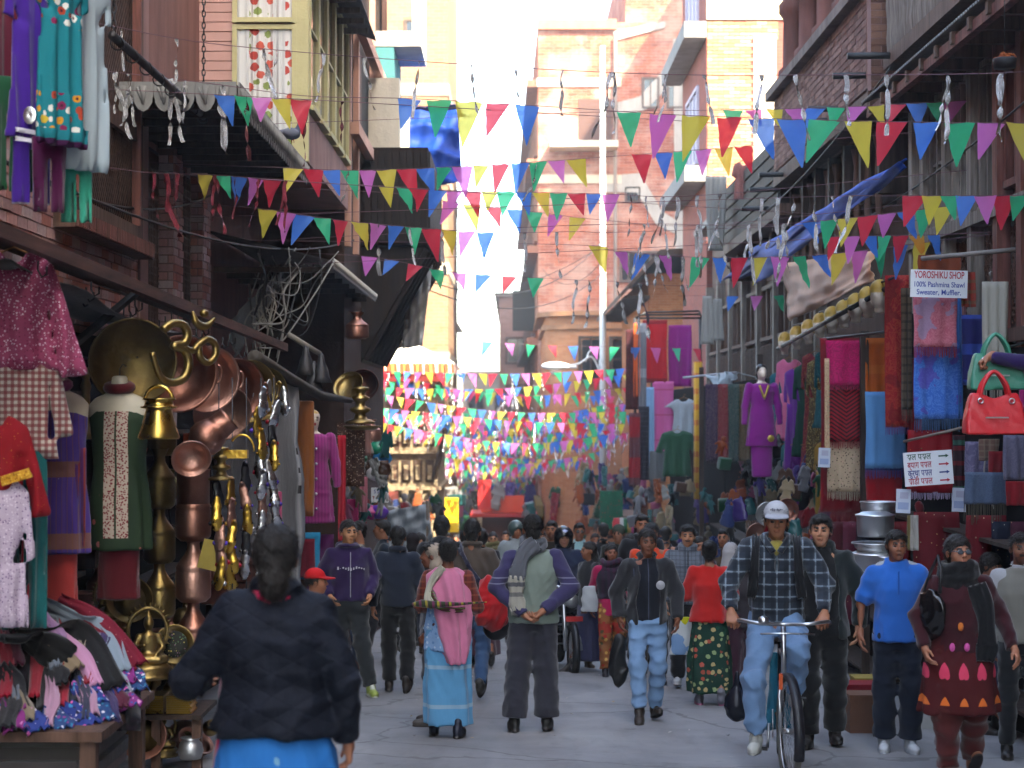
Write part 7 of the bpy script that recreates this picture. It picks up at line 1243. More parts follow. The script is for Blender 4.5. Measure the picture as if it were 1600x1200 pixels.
    def top(s, name, m, hem=.88, e=0., sleeve='long', collar=.0, hemw=None, open_=0, col='808080', wr=.008, seed=0, vest=False, slc=None, cuff=None, torso=True, hood=False, fr=24, cl=None, elastic=False):
        k,J,b = s.k,s.J,s.b; d = s.sdf((-.62,-.6,min(hem,.75)-.05),(.62,.6,1.62),.0145); c = lin(col); hw = hemw or (.165+e)
        if torso:
            zs = [hem,hem+.03,1.06,1.25,1.34,1.40,1.455]; d.loft([z*k for z in zs],[x*k*b for x in (hw*(.9 if elastic else 1),hw,.152+e,.176+e,.168+e*.8,.108+e*.4,.066+e*.3)],[x*k*b for x in (hw*.72,hw*.74,.115+e,.128+e*.9,.105+e*.6,.078+e*.3,.062+e*.3)],k=.03,col=c,folds=(4,.008,seed,3,1.0*k))
            d.cap(J['shL']*(.85,1,.995),J['shR']*(.85,1,.995),(.045+e*.6)*k,(.045+e*.6)*k,.05,c)
        if sleeve != 'none':
            sc = lin(slc) if slc else c
            for S_ in 'LR':
                d.cap(J['sh'+S_],J['el'+S_],(.056+e*.9)*k,(.052+e*.9)*k,.035,sc,cut=(sleeve == 'short'))
                if sleeve != 'short':
                    w_ = J['el'+S_]+(J['wr'+S_]-J['el'+S_])*(.97 if sleeve == 'long' else .8); d.cap(J['el'+S_],w_,(.051+e*.9)*k,(.04+e*.7)*k,.02,sc,cut=True)
                    if cuff: t = (J['wr'+S_]-J['el'+S_]); d.cap(J['el'+S_]+t*.9,J['el'+S_]+t*.985,(.043+e*.8)*k,(.043+e*.8)*k,.01,cuff,cut=True)
                else: pass
        if collar: 
            for a in np.linspace(0,2*PI,13)[:-1]:
                p = np.array((.075*math.cos(a),.02+.068*math.sin(a)*.95,1.455+collar*.5+.012*math.sin(a)))*k; p2 = np.array((.07*math.cos(a+.5),.02+.064*math.sin(a+.5)*.95,1.455+collar*.5+.012*math.sin(a+.5)))*k; d.cap(p,p2,(.014+collar*.38)*k,None,.015,cl or c)
        if hood: d.ell(np.array((0,.1,1.44))*k,np.array((.12,.06,.07))*k,.03,c); d.ell(np.array((0,-.02,1.46))*k,np.array((.12,.1,.03))*k,.03,c)
        if open_:
            def wd(x,y,z): t = np.clip((1.46*k-z)/(.6*k),0,1); return np.maximum(np.abs(x)-(open_*(.45+.55*np.sin(t*2.2))+.012)*k,y+.03*k)
            d.put(wd,np.array((-.2,-.3,hem-.05))*k,np.array((.2,-.02,1.6))*k,.012,None,'s')
        return s.emit(name,d,m,wr,fr,seed)
    def details(s, m, y=-.155, z0=.9, z1=1.42, x=.11):
        k = s.k*s.b
        for g in (-1,1): q = MB(); q.bar((g*x*k,(y+.02)*k,.98*s.k),(g*(x+.035)*k,(y+.045)*k,1.08*s.k),.012,.008); q.build('pocket_flap',m,s.root)
    def trousers(s, m, waist=.95, r=(.098,.075,.062), name='trousers', seed=1, end=.97, wr=.009, col='808080'):
        k,J,b = s.k,s.J,s.b; d = s.sdf((-.45,-.6,.0),(.45,.6,waist+.03),.014); c = lin(col); d.loft([x*k for x in (.8,.88,waist-.06,waist)],[x*k*b for x in (.12,.165,.155,.15)],[x*k*b for x in (.09,.12,.115,.11)],k=.04,col=c)
        for S_ in 'LR': a = J['an'+S_]*1.0; d.cap(J['hip'+S_],J['kn'+S_],r[0]*k*b,r[1]*k*b**.5,.04,c); e = J['kn'+S_]+(a-J['kn'+S_])*end; d.cap(J['kn'+S_],e,r[1]*k*b**.5,r[2]*k,.03,c,cut=True)
        return s.emit(name,d,m,wr,26,seed,1,(.9,.6,.8))
    def skirt(s, m, hem=.1, waist=1.02, w0=.16, w1=.24, name='skirt', folds=(7,.016,0,2,.8), seed=2, mid=None, col='808080', cy=0):
        k = s.k; d = s.sdf((-.42,-.36,hem-.03),(.42,.4,waist+.03),.014); f = list(folds); f[4] *= k; d.loft([x*k for x in (hem,(hem+waist)*.5,waist-.12,waist)],[x*k*s.b for x in (w1,mid or (w0+w1)*.54,w0+.03,w0)],[x*k*s.b for x in (w1*.8,(mid or (w0+w1)*.54)*.76,w0*.8,w0*.72)],cy=[cy,cy*.5,0,0],k=.03,col=col,folds=tuple(f)); return s.emit(name,d,m,.006,18,seed)
    def shoes(s, kind='shoe', c='1a1716', sole='2a2624'):
        for S_ in 'LR':
            a = s.J['an'+S_]; obj('shoe',shoe_mesh(kind,c,sole),None,s.root,tuple(a),(s.J['ft'+S_],0,s.J['yw'+S_]),(s.k,)*3)
    def tubepart(s, name, pts, r, m, n_=10, flat=None):
        q = MB(); q.tube([Vector(p)*s.k for p in spl([Vector(p) for p in pts],40)],r if not isinstance(r,(int,float)) else r*s.k,n_); return q.build(name,m,s.root)
    def wrap(s, name, m, z0=1.36, z1=1.52, R0=.1, seed=0, thick=.035, n_=3):
        """scarf wound round the neck"""
        d = s.sdf((-.25,-.25,1.2),(.25,.25,1.62),.012)
        for i in range(n_):
            zz = z0+(z1-z0)*i/max(1,n_-1); Rr = R0*(1-.15*i/n_); P_ = [np.array((Rr*math.cos(a),.015+Rr*.85*math.sin(a),zz+.02*math.cos(a*2+i)-.012*math.sin(a)))*s.k for a in np.linspace(0,2*PI,15)]
            for a,b in zip(P_,P_[1:]): d.cap(a,b,thick*s.k,None,.01)
        return s.emit(name,d,m,.006,40,seed)
    def strip(s, name, pts, w_, m, side=(1,0,0), th=.02, seed=0):
        o = strip('x',[Vector(p)*s.k for p in pts],w_*s.k,m,'x',seed,th,side); o.name = name; o.parent = s.root
        for a in ('label','category'): del o[a]
        return o
def denim(c): return cloth(c,.3,500,.9,.1)
def sunglasses(f, frame='151518', lens='2a2c30', clear=False):
    q = MB()
    for g in (-1,1): q.lathe([(0,0),(.021,.002),(.024,0),(.021,-.003),(0,-.002)],14,Matrix.Translation((g*.031,-.103,.005))@Matrix.Rotation(PI/2,4,'X')@Matrix.Diagonal((1,.75,1,1))); q.tube([(g*.053,-.098,.01),(g*.08,-.03,.012),(g*.081,.02,.004)],.003,5)
    q.tube([(-.01,-.107,.009),(.01,-.107,.009)],.003,5); f.hobj('sunglasses',NT('lens').done(lens,.06,.0 if not clear else .6,None,spec=.8),q)
def capobj(f, c, brim, name='cap', logo=None):
    s = Sdf((-.13,-.24,.0),(.13,.14,.17),.008); s.put(lambda x,y,z: np.maximum((np.sqrt((x/.09)**2+((y-.018)/.11)**2+((z-.045)/.1)**2)-1)*.09,.04-.0*y-z),(-.1,-.1,.02),(.1,.14,.16),.005,c); s.put(lambda x,y,z: np.maximum(np.maximum(np.sqrt((x/.085)**2+((y+.09)/.1)**2)*.085-.085,np.abs(z-(.05-1.6*x*x+.15*(y+.09)))-.007),y+.03),(-.1,-.22,0),(.1,0,.1),.006,brim); return f.hobj(name,vcol(.8,.2,.1,60),net=s.net())
# 1 -- woman in the quilted jacket
n = NT('quilt'); p = n.pos(); s_ = n.sep(p); u = n.math('ADD',n.math('MULTIPLY',s_[0],6.2),n.math('MULTIPLY',s_[2],11.5)); v_ = n.math('SUBTRACT',n.math('MULTIPLY',s_[0],6.2),n.math('MULTIPLY',s_[2],11.5)); tri = lambda a: n.math('ABSOLUTE',n.math('SUBTRACT',n.math('FRACT',n.math('ADD',a,100.0)),.5)); hq = n.math('SUBTRACT',.5,n.math('MAXIMUM',tri(u),tri(v_))); hq = n.math('POWER',n.math('MULTIPLY',hq,2),.35)
QUILT = n.done(n.mix(n.noise(p,6,3),'0d111b','151b28'),.75,0,n.math('ADD',hq,n.math('MULTIPLY',n.noise(n.pos(sc=(14,14,8)),1.5,3),1.6)),.34,.02,.2)
f = Fig('woman in a black quilted jacket and blue skirt, seen from behind',432,7.0,1.58,182,over=dict(elL=(.37,-.02,1.07),wrL=(.36,-.3,1.03),elR=(-.285,.03,1.08),wrR=(-.3,-.05,.8)),hair='low',hairc='15110f',b=1.22,q=.8,fa=dict(f=1,hs=1.06),curl=.5,skin='96644c')
f.top('jacket',QUILT,.84,.03,collar=.05,wr=.013,fr=16,seed=4,hemw=.225); f.skirt(floral('1f6ab0',['8aa8b8','6a98b4'],10,.13,sc=(1,1,1)),.1,.95,.165,.3,'skirt'); PNK = cloth('c4154e'); f.wrap('scarf',PNK,1.44,1.46,.09,2,.016,2); f.strip('scarf_end',[(.2,-.2,1.15),(.225,-.1,1.0),(.235,-.06,.85),(.24,-.06,.7)],.09,PNK,(0,1,0)); f.shoes('sandal','8a5a42','2a2020')
# 2 -- child in a red cap
f = Fig('child in a red cap beside the quilted jacket sleeve',494,15.2,1.26,95,hair='crop',fa=dict(hs=1.15),q=1.1); capobj(f,'b8141c','a01018'); f.top('shirt',cloth('2a2a3a'),.85); f.trousers(denim('2a3a5a')); f.shoes()
# 3 -- purple hoodie
f = Fig('smiling man in a purple zipped hoodie near the mannequin',545,17.7,1.72,12,over=dict(knL=(.12,-.12,.5),anL=(.2,-.16,.1),knR=(-.09,0,.49),elL=(.26,.06,1.15),wrL=(.19,-.12,.97),elR=(-.26,.06,1.15),wrR=(-.19,-.12,.97)),head=(14,0),hair='crop',b=1.1,skin='a0704f',q=1.1); f.top('hoodie',cloth('2c1848',.2),.92,.02,hood=True,seed=5,wr=.011,elastic=True,cl=None); f.trousers(cloth('23282c'),r=(.1,.082,.075)); f.shoes('trainer','8a9a4a','b0b4a8'); q = MB(); q.box((-.004,-.165,.98),(.004,-.158,1.42)); q.build('zip',SILV,f.root); q = MB(); r = random.Random(2)
for i in range(11): x = -.13+i*.026; q.box((x,-.166,1.25+.012*math.sin(i)),(x+r.uniform(.006,.016),-.158,1.262+r.uniform(0,.018)))
q.build('chest_print',plain('b8b8bc',.7),f.root)
# 3b -- man in a camouflage jacket behind him
f = Fig('man in a patterned jacket and sandals behind the purple hoodie',560,21.0,1.74,-75,hair='man',q=1.4); f.top('jacket',floral('4a4a44',['8a8a86','2a2a26','b0a83a'],14,.4),.9,.02); f.trousers(denim('33486a')); f.shoes('sandal','8a5a42','2a2020')
# 4 -- navy jacket
f = Fig('man in a navy jacket and black trousers walking away',622,18.05,1.66,178,pose='walk',over=dict(anL=(.1,-.1,.09),knL=(.1,-.08,.5),anR=(-.1,.12,.12),ftR=-.4,ftL=0),hair='man',q=1.1); f.top('jacket',cloth('1c2434',.2),.88,.025,collar=.035,seed=6,wr=.01,elastic=True); f.trousers(cloth('0e0f13'),r=(.1,.085,.078)); f.shoes('shoe','2a2422','1a1816')
# 5 -- tall black jacket
f = Fig('tall man in a black jacket behind the woman in the pink shawl',690,18.6,1.77,186,hair='man',q=1.1); f.top('jacket',cloth('15171d'),.85,.03,hood=True,seed=7,collar=.03); f.trousers(denim('1b2230')); f.shoes()
# 6 -- pink shawl and blue sari
f = Fig('woman with a pink shawl over a pale blue sari, walking away',700,14.0,1.54,176,over=dict(knL=(.1,-.08,.5),anL=(.13,-.1,.09),anR=(-.1,.1,.1),elL=(.24,-.02,1.12),wrL=(.1,-.22,1.08),elR=(-.25,.02,1.12),wrR=(-.16,-.2,1.05)),hair='bun',fa=dict(f=1),head=(8,4),skin='7a4a36',b=1.05,curl=.7)
PLD = plaid('6a2a22',('x',.05,.3,0,'3a1614',.7),('z',.05,.3,0,'8a4a34',.6)); f.top('blouse',PLD,.95,.012,seed=8); BS = plaid('5a9cc8',('z',.3,.1,.2,'b4c4cc',.5)); f.skirt(BS,.11,1.05,.165,.2,'sari',(6,.012,0,4,1.1),mid=.19)
d = f.sdf((-.36,-.3,.72),(.36,.3,1.2)); d.loft([x*f.k for x in (.74,.8,1.0,1.15)],[x*f.k for x in (.205,.205,.2,.18)],[x*f.k for x in (.165,.165,.15,.14)],folds=(8,.008,1,3,1.2)); f.emit('sari_overlay',d,floral('7a9cc4',['5a7fae','a8bcd0'],30,.35),.008,30,4)
PSH = cloth('d07a9c',.15); d = f.sdf((-.36,-.32,.6),(.36,.32,1.52)); d.loft([x*f.k for x in (.64,.75,.95,1.15,1.3,1.4,1.46)],[x*f.k for x in (.09,.135,.16,.175,.19,.18,.09)],[x*f.k for x in (.1,.12,.14,.15,.15,.12,.085)],cx=[x*f.k for x in (-.07,-.055,-.045,-.025,-.01,0,0)],cy=[x*f.k for x in (.09,.085,.065,.05,.03,.02,.015)],folds=(7,.018,2,7,1.5)); f.emit('shawl',d,PSH,.009,22,9)
f.strip('shawl_border',[(.03,.11,1.47),(.12,.145,1.36),(.155,.18,1.22),(.1,.2,1.14)],.06,cloth('b8b4a4'),(1,0,.3)); f.strip('shawl_border',[(.14,.15,1.28),(.06,.2,1.16),(-.06,.2,1.12),(-.16,.16,1.12)],.04,plaid('5a6a2a',('z',.02,.5,0,'6a1444',.9)),(0,.2,1)); f.shoes('shoe','1c2030','2a2624')
q = MB(); q.tube([(-.3,0,0),(-.1,0,.01),(.12,0,.03),(.2,0,.05),(.27,0,.05)],[.004,.012,.03,.03,.012],8); q.build('folded_umbrella',plaid('2a3a22',('x',.05,.4,0,'7a2a5a',.8),('x',.09,.2,.3,'a8a02a',.8)),label='folded striped umbrella under the arm of the pink-shawled woman',cat='umbrella',loc=at(700,948,13.75),rot=(0,.12,PI))
# 7b -- older woman
f = Fig('older woman in a beige headcloth, half hidden by the pink shawl',676,14.9,1.5,-95,hair='man',fa=dict(f=1),skin='6a4030',head=(0,0)); d = Sdf((-.14,-.14,-.22),(.14,.18,.17),.009); d.ell((0,.03,.035),(.09,.105,.095),.02); d.ell((0,.05,-.08),(.085,.08,.1),.04); d.ell((0,-.12,-.03),(.075,.09,.1),.01,None,'s'); f.hobj('headcloth',cloth('b0a090'),net=d.net()); f.top('blouse',cloth('3a3a48'),.9); f.trousers(cloth('5a5a60')); f.shoes('shoe','4a4440','3a3430')
# 7 -- brown jacket
f = Fig('man in a brown jacket carrying a red bundle, seen from behind',738,17.4,1.72,176,pose='walk',hair='man',q=1.05); f.top('jacket',cloth('4f443c',.15),.86,.022,collar=.04,cl='5a4a44',seed=11); f.trousers(denim('3d5a80')); f.shoes('shoe','33302c','201e1c'); f.strip('bag_strap',[(.1,-.1,1.45),(.1,.1,1.44),(0,.16,1.25),(-.15,.13,1.05)],.035,cloth('3a3a52'),(0,0,1))
s = Sdf((-.32,-.25,-.3),(.32,.25,.3),.016); s.ell((0,0,0),(.17,.14,.19),.03); s.ell((-.09,0,.15),(.07,.08,.12),.05); s.ell((.05,0,-.08),(.15,.12,.13),.05); s.wrinkle(.05,24,5); v,q,c = s.net(); obj('red_bundle',npmesh('bundle',v,q),cloth('b3121c'),None,at(766,948,16.2),(0,.3,0),label='large red cloth bundle carried beside the brown jacket',cat='bundle'); s = Sdf((-.2,-.15,-.18),(.2,.15,.18),.014); s.ell((0,0,0),(.13,.1,.11),.03); s.wrinkle(.012,30,6); v,q,c = s.net(); obj('black_bag',npmesh('bag',v,q),plain('15161a',.45),None,at(776,982,16.4),label='black bag hanging under the red bundle',cat='bag')
# 8 -- man with the scarf
f = Fig('man with a grey green waistcoat, hands clasped behind his back',833,14.47,1.73,180,'back',hair='man',over=dict(knL=(.12,.02,.49),anL=(.15,.03,.09),knR=(-.1,-.03,.49),anR=(-.11,-.05,.09)),head=(0,4),b=1.02,curl=.8); SW = plaid('39345a',('z',.62,.018,.02,'8a8aa0',.8),('z',.62,.014,.09,'8a8aa0',.8)); f.top('sweater',SW,.9,.018,torso=False,seed=12,wr=.01); f.top('waistcoat',cloth('7d8a80',.1),.85,.03,sleeve='none',seed=13,wr=.009,hemw=.205); f.trousers(cloth('34343e'),r=(.108,.1,.105),wr=.008,waist=.97); f.shoes('shoe','181614','2a2422')
GS_ = cloth('5d6068'); f.wrap('scarf',GS_,1.45,1.49,.088,3,.03,2); f.strip('scarf_end',[(-.02,.1,1.5),(.07,.14,1.42),(.115,.17,1.3),(.135,.175,1.22)],.12,GS_,(1,0,.2)); f.strip('scarf_end',[(.13,.178,1.24),(.135,.18,1.1),(.12,.185,.98)],.12,plaid('a8a498',('z',.24,.14,.12,'4a4c56',.9),('z',.24,.14,.45,'4a4c56',.7)),(1,0,0)); q = MB()
for i in range(14): q.tube([Vector((.065+i*.008,.19,.985))*f.k,Vector((.062+i*.0085,.192,.93))*f.k],.003,4)
q.build('scarf_fringe',cloth('a8a498'),f.root)
# 10, 11, 24, 26 and more behind
f = Fig('man in sunglasses, black suit and pale shirt behind the motorcycle',905,25.0,1.75,4,hair='man',q=1.5,skin='7a4c36'); sunglasses(f); f.top('shirt',cloth('8fb4b8'),.9,0,collar=.02); f.top('suit_jacket',cloth('15161a'),.78,.02,open_=.075,seed=14); f.trousers(cloth('17181c')); f.shoes()
f = Fig('bearded man in dark clothes behind the helmeted rider',862,23.6,1.77,-12,hair='man',q=1.5,skin='7e5038',fa=dict(beard=1)); f.top('jacket',cloth('2a2622'),.85,.02); f.trousers(cloth('1a1a1e')); f.shoes()
f = Fig('young woman in red with an olive scarf, facing the camera',770,29,1.64,6,hair='long',fa=dict(f=1),q=1.7,skin='94644a'); f.top('kurta',cloth('8a1c26'),.6,.01,hemw=.2); f.wrap('scarf',cloth('6a6440'),1.34,1.5,.11,4,.04); f.trousers(cloth('1f5a34')); f.shoes('shoe','8a4aa0','6a3a7a')
f = Fig('helmeted man in a pale grey jacket behind the waistcoat man',806,26.5,1.78,20,hair='man',q=1.6); f.top('jacket',cloth('8a9296'),.85,.025,collar=.03); f.trousers(cloth('2a2c34')); f.shoes(); d = Sdf((-.16,-.18,-.18),(.16,.18,.18),.012); d.ell((0,.01,.03),(.115,.135,.12),.01,'3a4a48'); d.ell((0,-.14,-.04),(.08,.09,.08),.01,None,'s'); f.hobj('helmet',vcol(.3,.5,.02),net=d.net())
# 12 -- woman in magenta
f = Fig('woman in a magenta kurta, dark shawl and patterned trousers',955,20.2,1.48,6,'walkR',hair='long',fa=dict(f=1),skin='7a4a36',q=1.2,over=dict(anR=(-.1,-.14,.1),anL=(.1,.12,.12))); f.top('kurta',cloth('b0144e'),.78,.012,hemw=.19); f.trousers(floral('7a4a2a',['8a1c1c','b08a4a','3a3a22'],18,.4,stripe=(('z',.5,.2,0,'8a1a1c',.8),)),r=(.1,.085,.075)); f.top('shawl',ST('22202a',('x',.06,.5,0,'3a1a34',.7)),1.0,.03,sleeve='none',hemw=.2); f.wrap('shawl_fold',ST('2a2230',('x',.06,.5,0,'4a1a3a',.7)),1.36,1.46,.12,5,.045,2); f.shoes('shoe','1c1c22','15151a')
s = Sdf((-.2,-.12,-.28),(.2,.12,.24),.013); s.ell((0,0,-.08),(.1,.06,.17),.03); s.ell((.01,0,.06),(.07,.04,.1),.05); s.wrinkle(.03,25,2); v,q,c = s.net(); o = obj('black_shoulder_bag',npmesh('bag',v,q),plain('121214',.5),None,at(966,1020,15.05),label='limp black bag carried by the man in the dark jacket',cat='bag'); o.scale = (.85,1,1.15)
f_ = Sdf((-.15,-.1,-.2),(.15,.1,.2),.014); f_.loft([-.15,.0,.14],[.1,.1,.07],[.04,.05,.03]); f_.wrinkle(.01,30,8); v,q,c = f_.net(); obj('white_carrier_bag',npmesh('bag',v,q),film('b4b8bc',.3,.4),None,at(921,935,20),label='white carrier bag beside the magenta kurta',cat='bag')
# 13 -- dark jacket and jeans
f = Fig('man in a dark grey jacket and light jeans striding forward',1011,15.2,1.62,2,'walkR',hair='crop',skin='6b4230',head=(3,0),over=dict(anR=(-.09,-.18,.13),ftR=.3,knR=(-.1,-.15,.52),anL=(.08,.12,.1),ftL=-.3,knL=(.09,-.04,.49),elR=(-.27,.06,1.14),wrR=(-.25,-.02,.92),elL=(.27,.05,1.14),wrL=(.26,-.06,.91))); f.top('shirt',ST('12141f',('x',.12,.05,0,'6a6e84',.5)),.9,.0,sleeve='none'); f.trousers(denim('7a9cc2'),r=(.095,.078,.072),wr=.011); f.top('jacket',cloth('2a2a2e',.2),.86,.028,open_=.085,collar=.035,seed=15,wr=.011,cuff='9a9a9c',elastic=True); f.shoes('shoe','2e2620','201a16'); q = MB(); q.lathe([(0,.004),(.035,.003),(.038,0)],16,Matrix.Translation((.1*f.k,-.158*f.k,1.22*f.k))@Matrix.Rotation(PI/2,4,'X')); q.build('chest_badge',plain('9a9a9e',.7),f.root)
# 14 -- orange shirt and the man behind
f = Fig('man in a bright orange shirt directly behind the dark jacket',1018,19.0,1.7,-6,hair='man',q=1.2,skin='7a4c36',fa=dict(must=1)); f.top('shirt',cloth('d8441c'),.85,.012,sleeve='short'); f.trousers(cloth('2a2622')); f.shoes()
f = Fig('tall man in black behind the orange shirt',1003,21.2,1.82,4,hair='man',q=1.5,skin='8a5a42'); f.top('jacket',cloth('14141a'),.85,.025,collar=.04); f.trousers(cloth('141418')); f.shoes()
# 15 -- grey checked jacket
f = Fig('moustached man in a grey checked zipped jacket',1074,18.5,1.68,-4,'walk',hair='man',skin='96684e',fa=dict(must=1),q=1.1,b=1.08,over=dict(anL=(.12,-.1,.1),anR=(-.1,.08,.1),ftR=-.2,ftL=.0)); f.top('jacket',plaid('6a707a',('x',.04,.15,0,'3a404c',.7),('z',.04,.15,0,'3a404c',.7),('x',.16,.1,.2,'2a2e38',.6),('z',.16,.1,.2,'2a2e38',.6)),.88,.02,collar=.05,cl='14141a',seed=16); f.trousers(cloth('14161c'),r=(.1,.085,.08)); f.shoes('trainer','b8bcc0','c8c8c8'); q = MB(); q.box((-.005*f.k,-.175*f.k,.9*f.k),(.005*f.k,-.165*f.k,1.44*f.k)); q.build('zip',plain('15161a'),f.root)
# 16 -- red sweater
f = Fig('woman in a red sweater and green floral skirt, seen from behind',1108,16.7,1.52,174,hair='bun',fa=dict(f=1),q=1.0,over=dict(elL=(.24,-.06,1.13),wrL=(.12,-.24,1.1),elR=(-.24,-.06,1.13),wrR=(-.14,-.24,1.1),anR=(-.12,.16,.13),ftR=-.6),hairc='100e0d'); f.top('sweater',cloth('c2201c',.12),.86,.022,seed=17,wr=.008,hemw=.225); f.skirt(floral('12342a',['a04a3a','8a9a6a','b09a6a','1a4a38'],16,.34),.13,1.0,.15,.24,'skirt',(6,.014,0,2,.9),mid=.215); f.shoes('trainer','6a6a74','9a5a7a')
s = Sdf((-.2,-.08,-.26),(.2,.08,.26),.013); s.loft([-.2,-.05,.16],[.13,.12,.07],[.035,.045,.02],k=.01); s.wrinkle(.008,26,3); v,q,c = s.net(); o = obj('yellow_white_carrier_bag',npmesh('bag',v,q),floral('b4b8b8',['b8b41c','b4b8b8','6a8ab0'],7,.5),None,at(1068,990,17.0),label='white and yellow carrier bag beside the floral skirt',cat='bag')
f = Fig('woman in a white head veil behind the red sweater',1142,18.0,1.5,160,hair='man',fa=dict(f=1),q=1.2); d = Sdf((-.2,-.16,-.3),(.2,.22,.17),.012); d.ell((0,.03,.03),(.092,.108,.1),.02); d.loft([-.28,-.1,.02],[.15,.11,.09],[.09,.1,.1],cy=.04,k=.03); d.ell((0,-.12,-.03),(.075,.09,.1),.01,None,'s'); f.hobj('veil',film('b9b4b4',.3,.8),net=d.net()); f.top('kurta',cloth('b08a8e'),.7); f.skirt(cloth('8a6a70'),.2,1.0); f.shoes()
f = Fig('dark-haired woman facing away beside the cyclist',1160,17.2,1.47,200,hair='low',fa=dict(f=1),q=1.2); f.top('blouse',cloth('3a3438'),.8); f.trousers(cloth('4a2a3a')); f.shoes('sandal','8a5a42')
f = Fig('woman peering out between the checked jacket and the red sweater',1092,20.4,1.56,10,hair='long',fa=dict(f=1),q=1.4,skin='8a5a44'); f.top('kurta',cloth('5a4a52'),.7); f.trousers(cloth('3a3a44')); f.shoes()
# 18 -- black shirt, dark green jacket
f = Fig('man in a black shirt with an open dark green jacket behind the cyclist',1282,13.4,1.72,-8,'walkR',hair='man',skin='a4745a',head=(-6,0),b=1.05,over=dict(anR=(-.1,-.08,.1),anL=(.1,.06,.1),ftL=-.1,ftR=0,elL=(.29,.05,1.13),wrL=(.27,-.06,.88))); f.top('shirt',cloth('0f0f12'),.88,.008,collar=.025,sleeve='none'); f.trousers(cloth('0f1013'),r=(.105,.09,.085)); f.top('jacket',cloth('1d2627',.2),.8,.03,open_=.12,collar=.05,cl='101215',seed=18,wr=.011,hemw=.21); f.shoes()
# 19 -- blue polo
f = Fig('young man in a bright blue polo shirt and dark jeans',1400,13.1,1.6,-6,'walk',hair='man',skin='7c4d38',head=(6,0),over=dict(anL=(.09,-.1,.1),anR=(-.1,-.02,.09),ftR=0,ftL=0,knL=(.1,-.08,.5),knR=(-.1,-.03,.49),elR=(-.27,.04,1.13),wrR=(-.28,-.02,.9),elL=(.26,.06,1.13),wrL=(.24,.1,.9))); f.top('polo_shirt',cloth('1f66c0',.08),.84,.025,sleeve='short',collar=.016,seed=19,wr=.01,hemw=.2); f.trousers(denim('141c2c'),r=(.105,.092,.09),wr=.01); f.shoes('trainer','b4b8bc','9aa0a6')
for g in (-1,1): f.strip('shoulder_stripe',[(g*.085,.0,1.452),(g*.13,-.005,1.437),(g*.175,-.005,1.415),(g*.215,0,1.375)],.03,cloth('b4bcc4'),(0,1,0),.004)
q = MB(); q.box((-.006,-.155*f.k,1.22*f.k),(.006,-.148*f.k,1.4*f.k)); q.build('placket',cloth('1a58a8'),f.root)
# 20 -- maroon kurta
n = NT('lotus_print'); p = n.pos(); s_ = n.sep(p); fx = n.math('SUBTRACT',n.math('FRACT',n.math('ADD',n.math('MULTIPLY',s_[0],8.6),100.5)),.5); fz = n.math('SUBTRACT',n.math('FRACT',n.math('ADD',n.math('MULTIPLY',s_[2],4.6),.18)),.5); dd = n.math('ADD',n.math('POWER',n.math('MULTIPLY',fx,2.9),2),n.math('POWER',n.math('MULTIPLY',n.math('ADD',fz,n.math('MULTIPLY',n.math('ABSOLUTE',fx),.5)),3.4),2)); inz = n.math('MULTIPLY',n.math('LESS_THAN',s_[2],.83),n.math('GREATER_THAN',s_[2],.5)); msk = n.math('MULTIPLY',n.math('LESS_THAN',n.math('ADD',dd,n.math('MULTIPLY',n.noise(p,40,2),.3)),.75),inz)
LOT = n.done(n.mix(msk,n.mix(n.noise(p,6,3),'3c1114','4c181a'),n.mix(n.math('GREATER_THAN',s_[2],.64),'c8642a','c23a56')),.9,0,n.noise(n.pos(sc=(12,12,5)),1.2,2),.4,.015,.2)
f = Fig('woman in sunglasses, maroon cardigan and lotus-print kurta',1497,11.5,1.56,-4,'walkR',hair='low',fa=dict(f=1,w=1.05),skin='93614a',head=(14,-4),b=1.12,over=dict(anR=(-.1,-.12,.1),knR=(-.1,-.07,.5),anL=(.1,.1,.12),elR=(-.28,.03,1.13),wrR=(-.25,-.1,.93),elL=(.3,.06,1.15),wrL=(.36,-.1,.93),thL=(-.3,-1,0)),q=.95); sunglasses(f,lens='6a7078',clear=True); f.trousers(cloth('4a1614'),r=(.11,.1,.075),wr=.014); f.skirt(LOT,.47,1.08,.16,.25,'kurta',(5,.012,0,2,.9),mid=.225); f.top('cardigan',cloth('3a0d16',.15),.88,.016,seed=20,wr=.009,hemw=.19); BLK = cloth('0e0e11'); f.wrap('scarf',BLK,1.35,1.48,.115,6,.042,3); f.strip('scarf_end',[(.1,-.13,1.38),(.15,-.17,1.2),(.16,-.185,1.0),(.15,-.18,.86)],.13,BLK,(1,0,0)); f.shoes('sandal','8a5a42','201a1a')
q = MB()
for i,(x,z,c) in enumerate(((-.02,1.09,0),(.02,.95,1),(-.08,.95,1))): q.m = c; q.lathe([(0,.003),(.018,.003),(.02,0)],10,Matrix.Translation((x*f.k,(-.195 if z < 1 else -.185)*f.k,z*f.k))@Matrix.Rotation(PI/2,4,'X')@Matrix.Diagonal((.9,1.4,1,1)))
q.build('embroidered_motif',[plain('c06a2a',.8),plain('b84a8a',.8)],f.root)
s = Sdf((-.12,-.22,-.2),(.12,.22,.2),.012); s.ell((0,0,0),(.055,.13,.17),.03); s.wrinkle(.018,45,4); v,q,c = s.net(); o = obj('black_shoulder_handbag',npmesh('bag',v,q),NT('patent').done('0c0c0e',.15,0,None,spec=.6),None,at(1455,960,11.45),(0,0,.5),label='glossy black handbag on the shoulder of the woman in maroon',cat='handbag'); q = MB(); q.tube([Vector((.0,.06,.14)),Vector((.03,.03,.28)),Vector((.06,-.0,.37)),Vector((.03,-.06,.28)),Vector((0,-.08,.14))],.013,6); q.build('strap',plain('1a1a1c',.4),o)
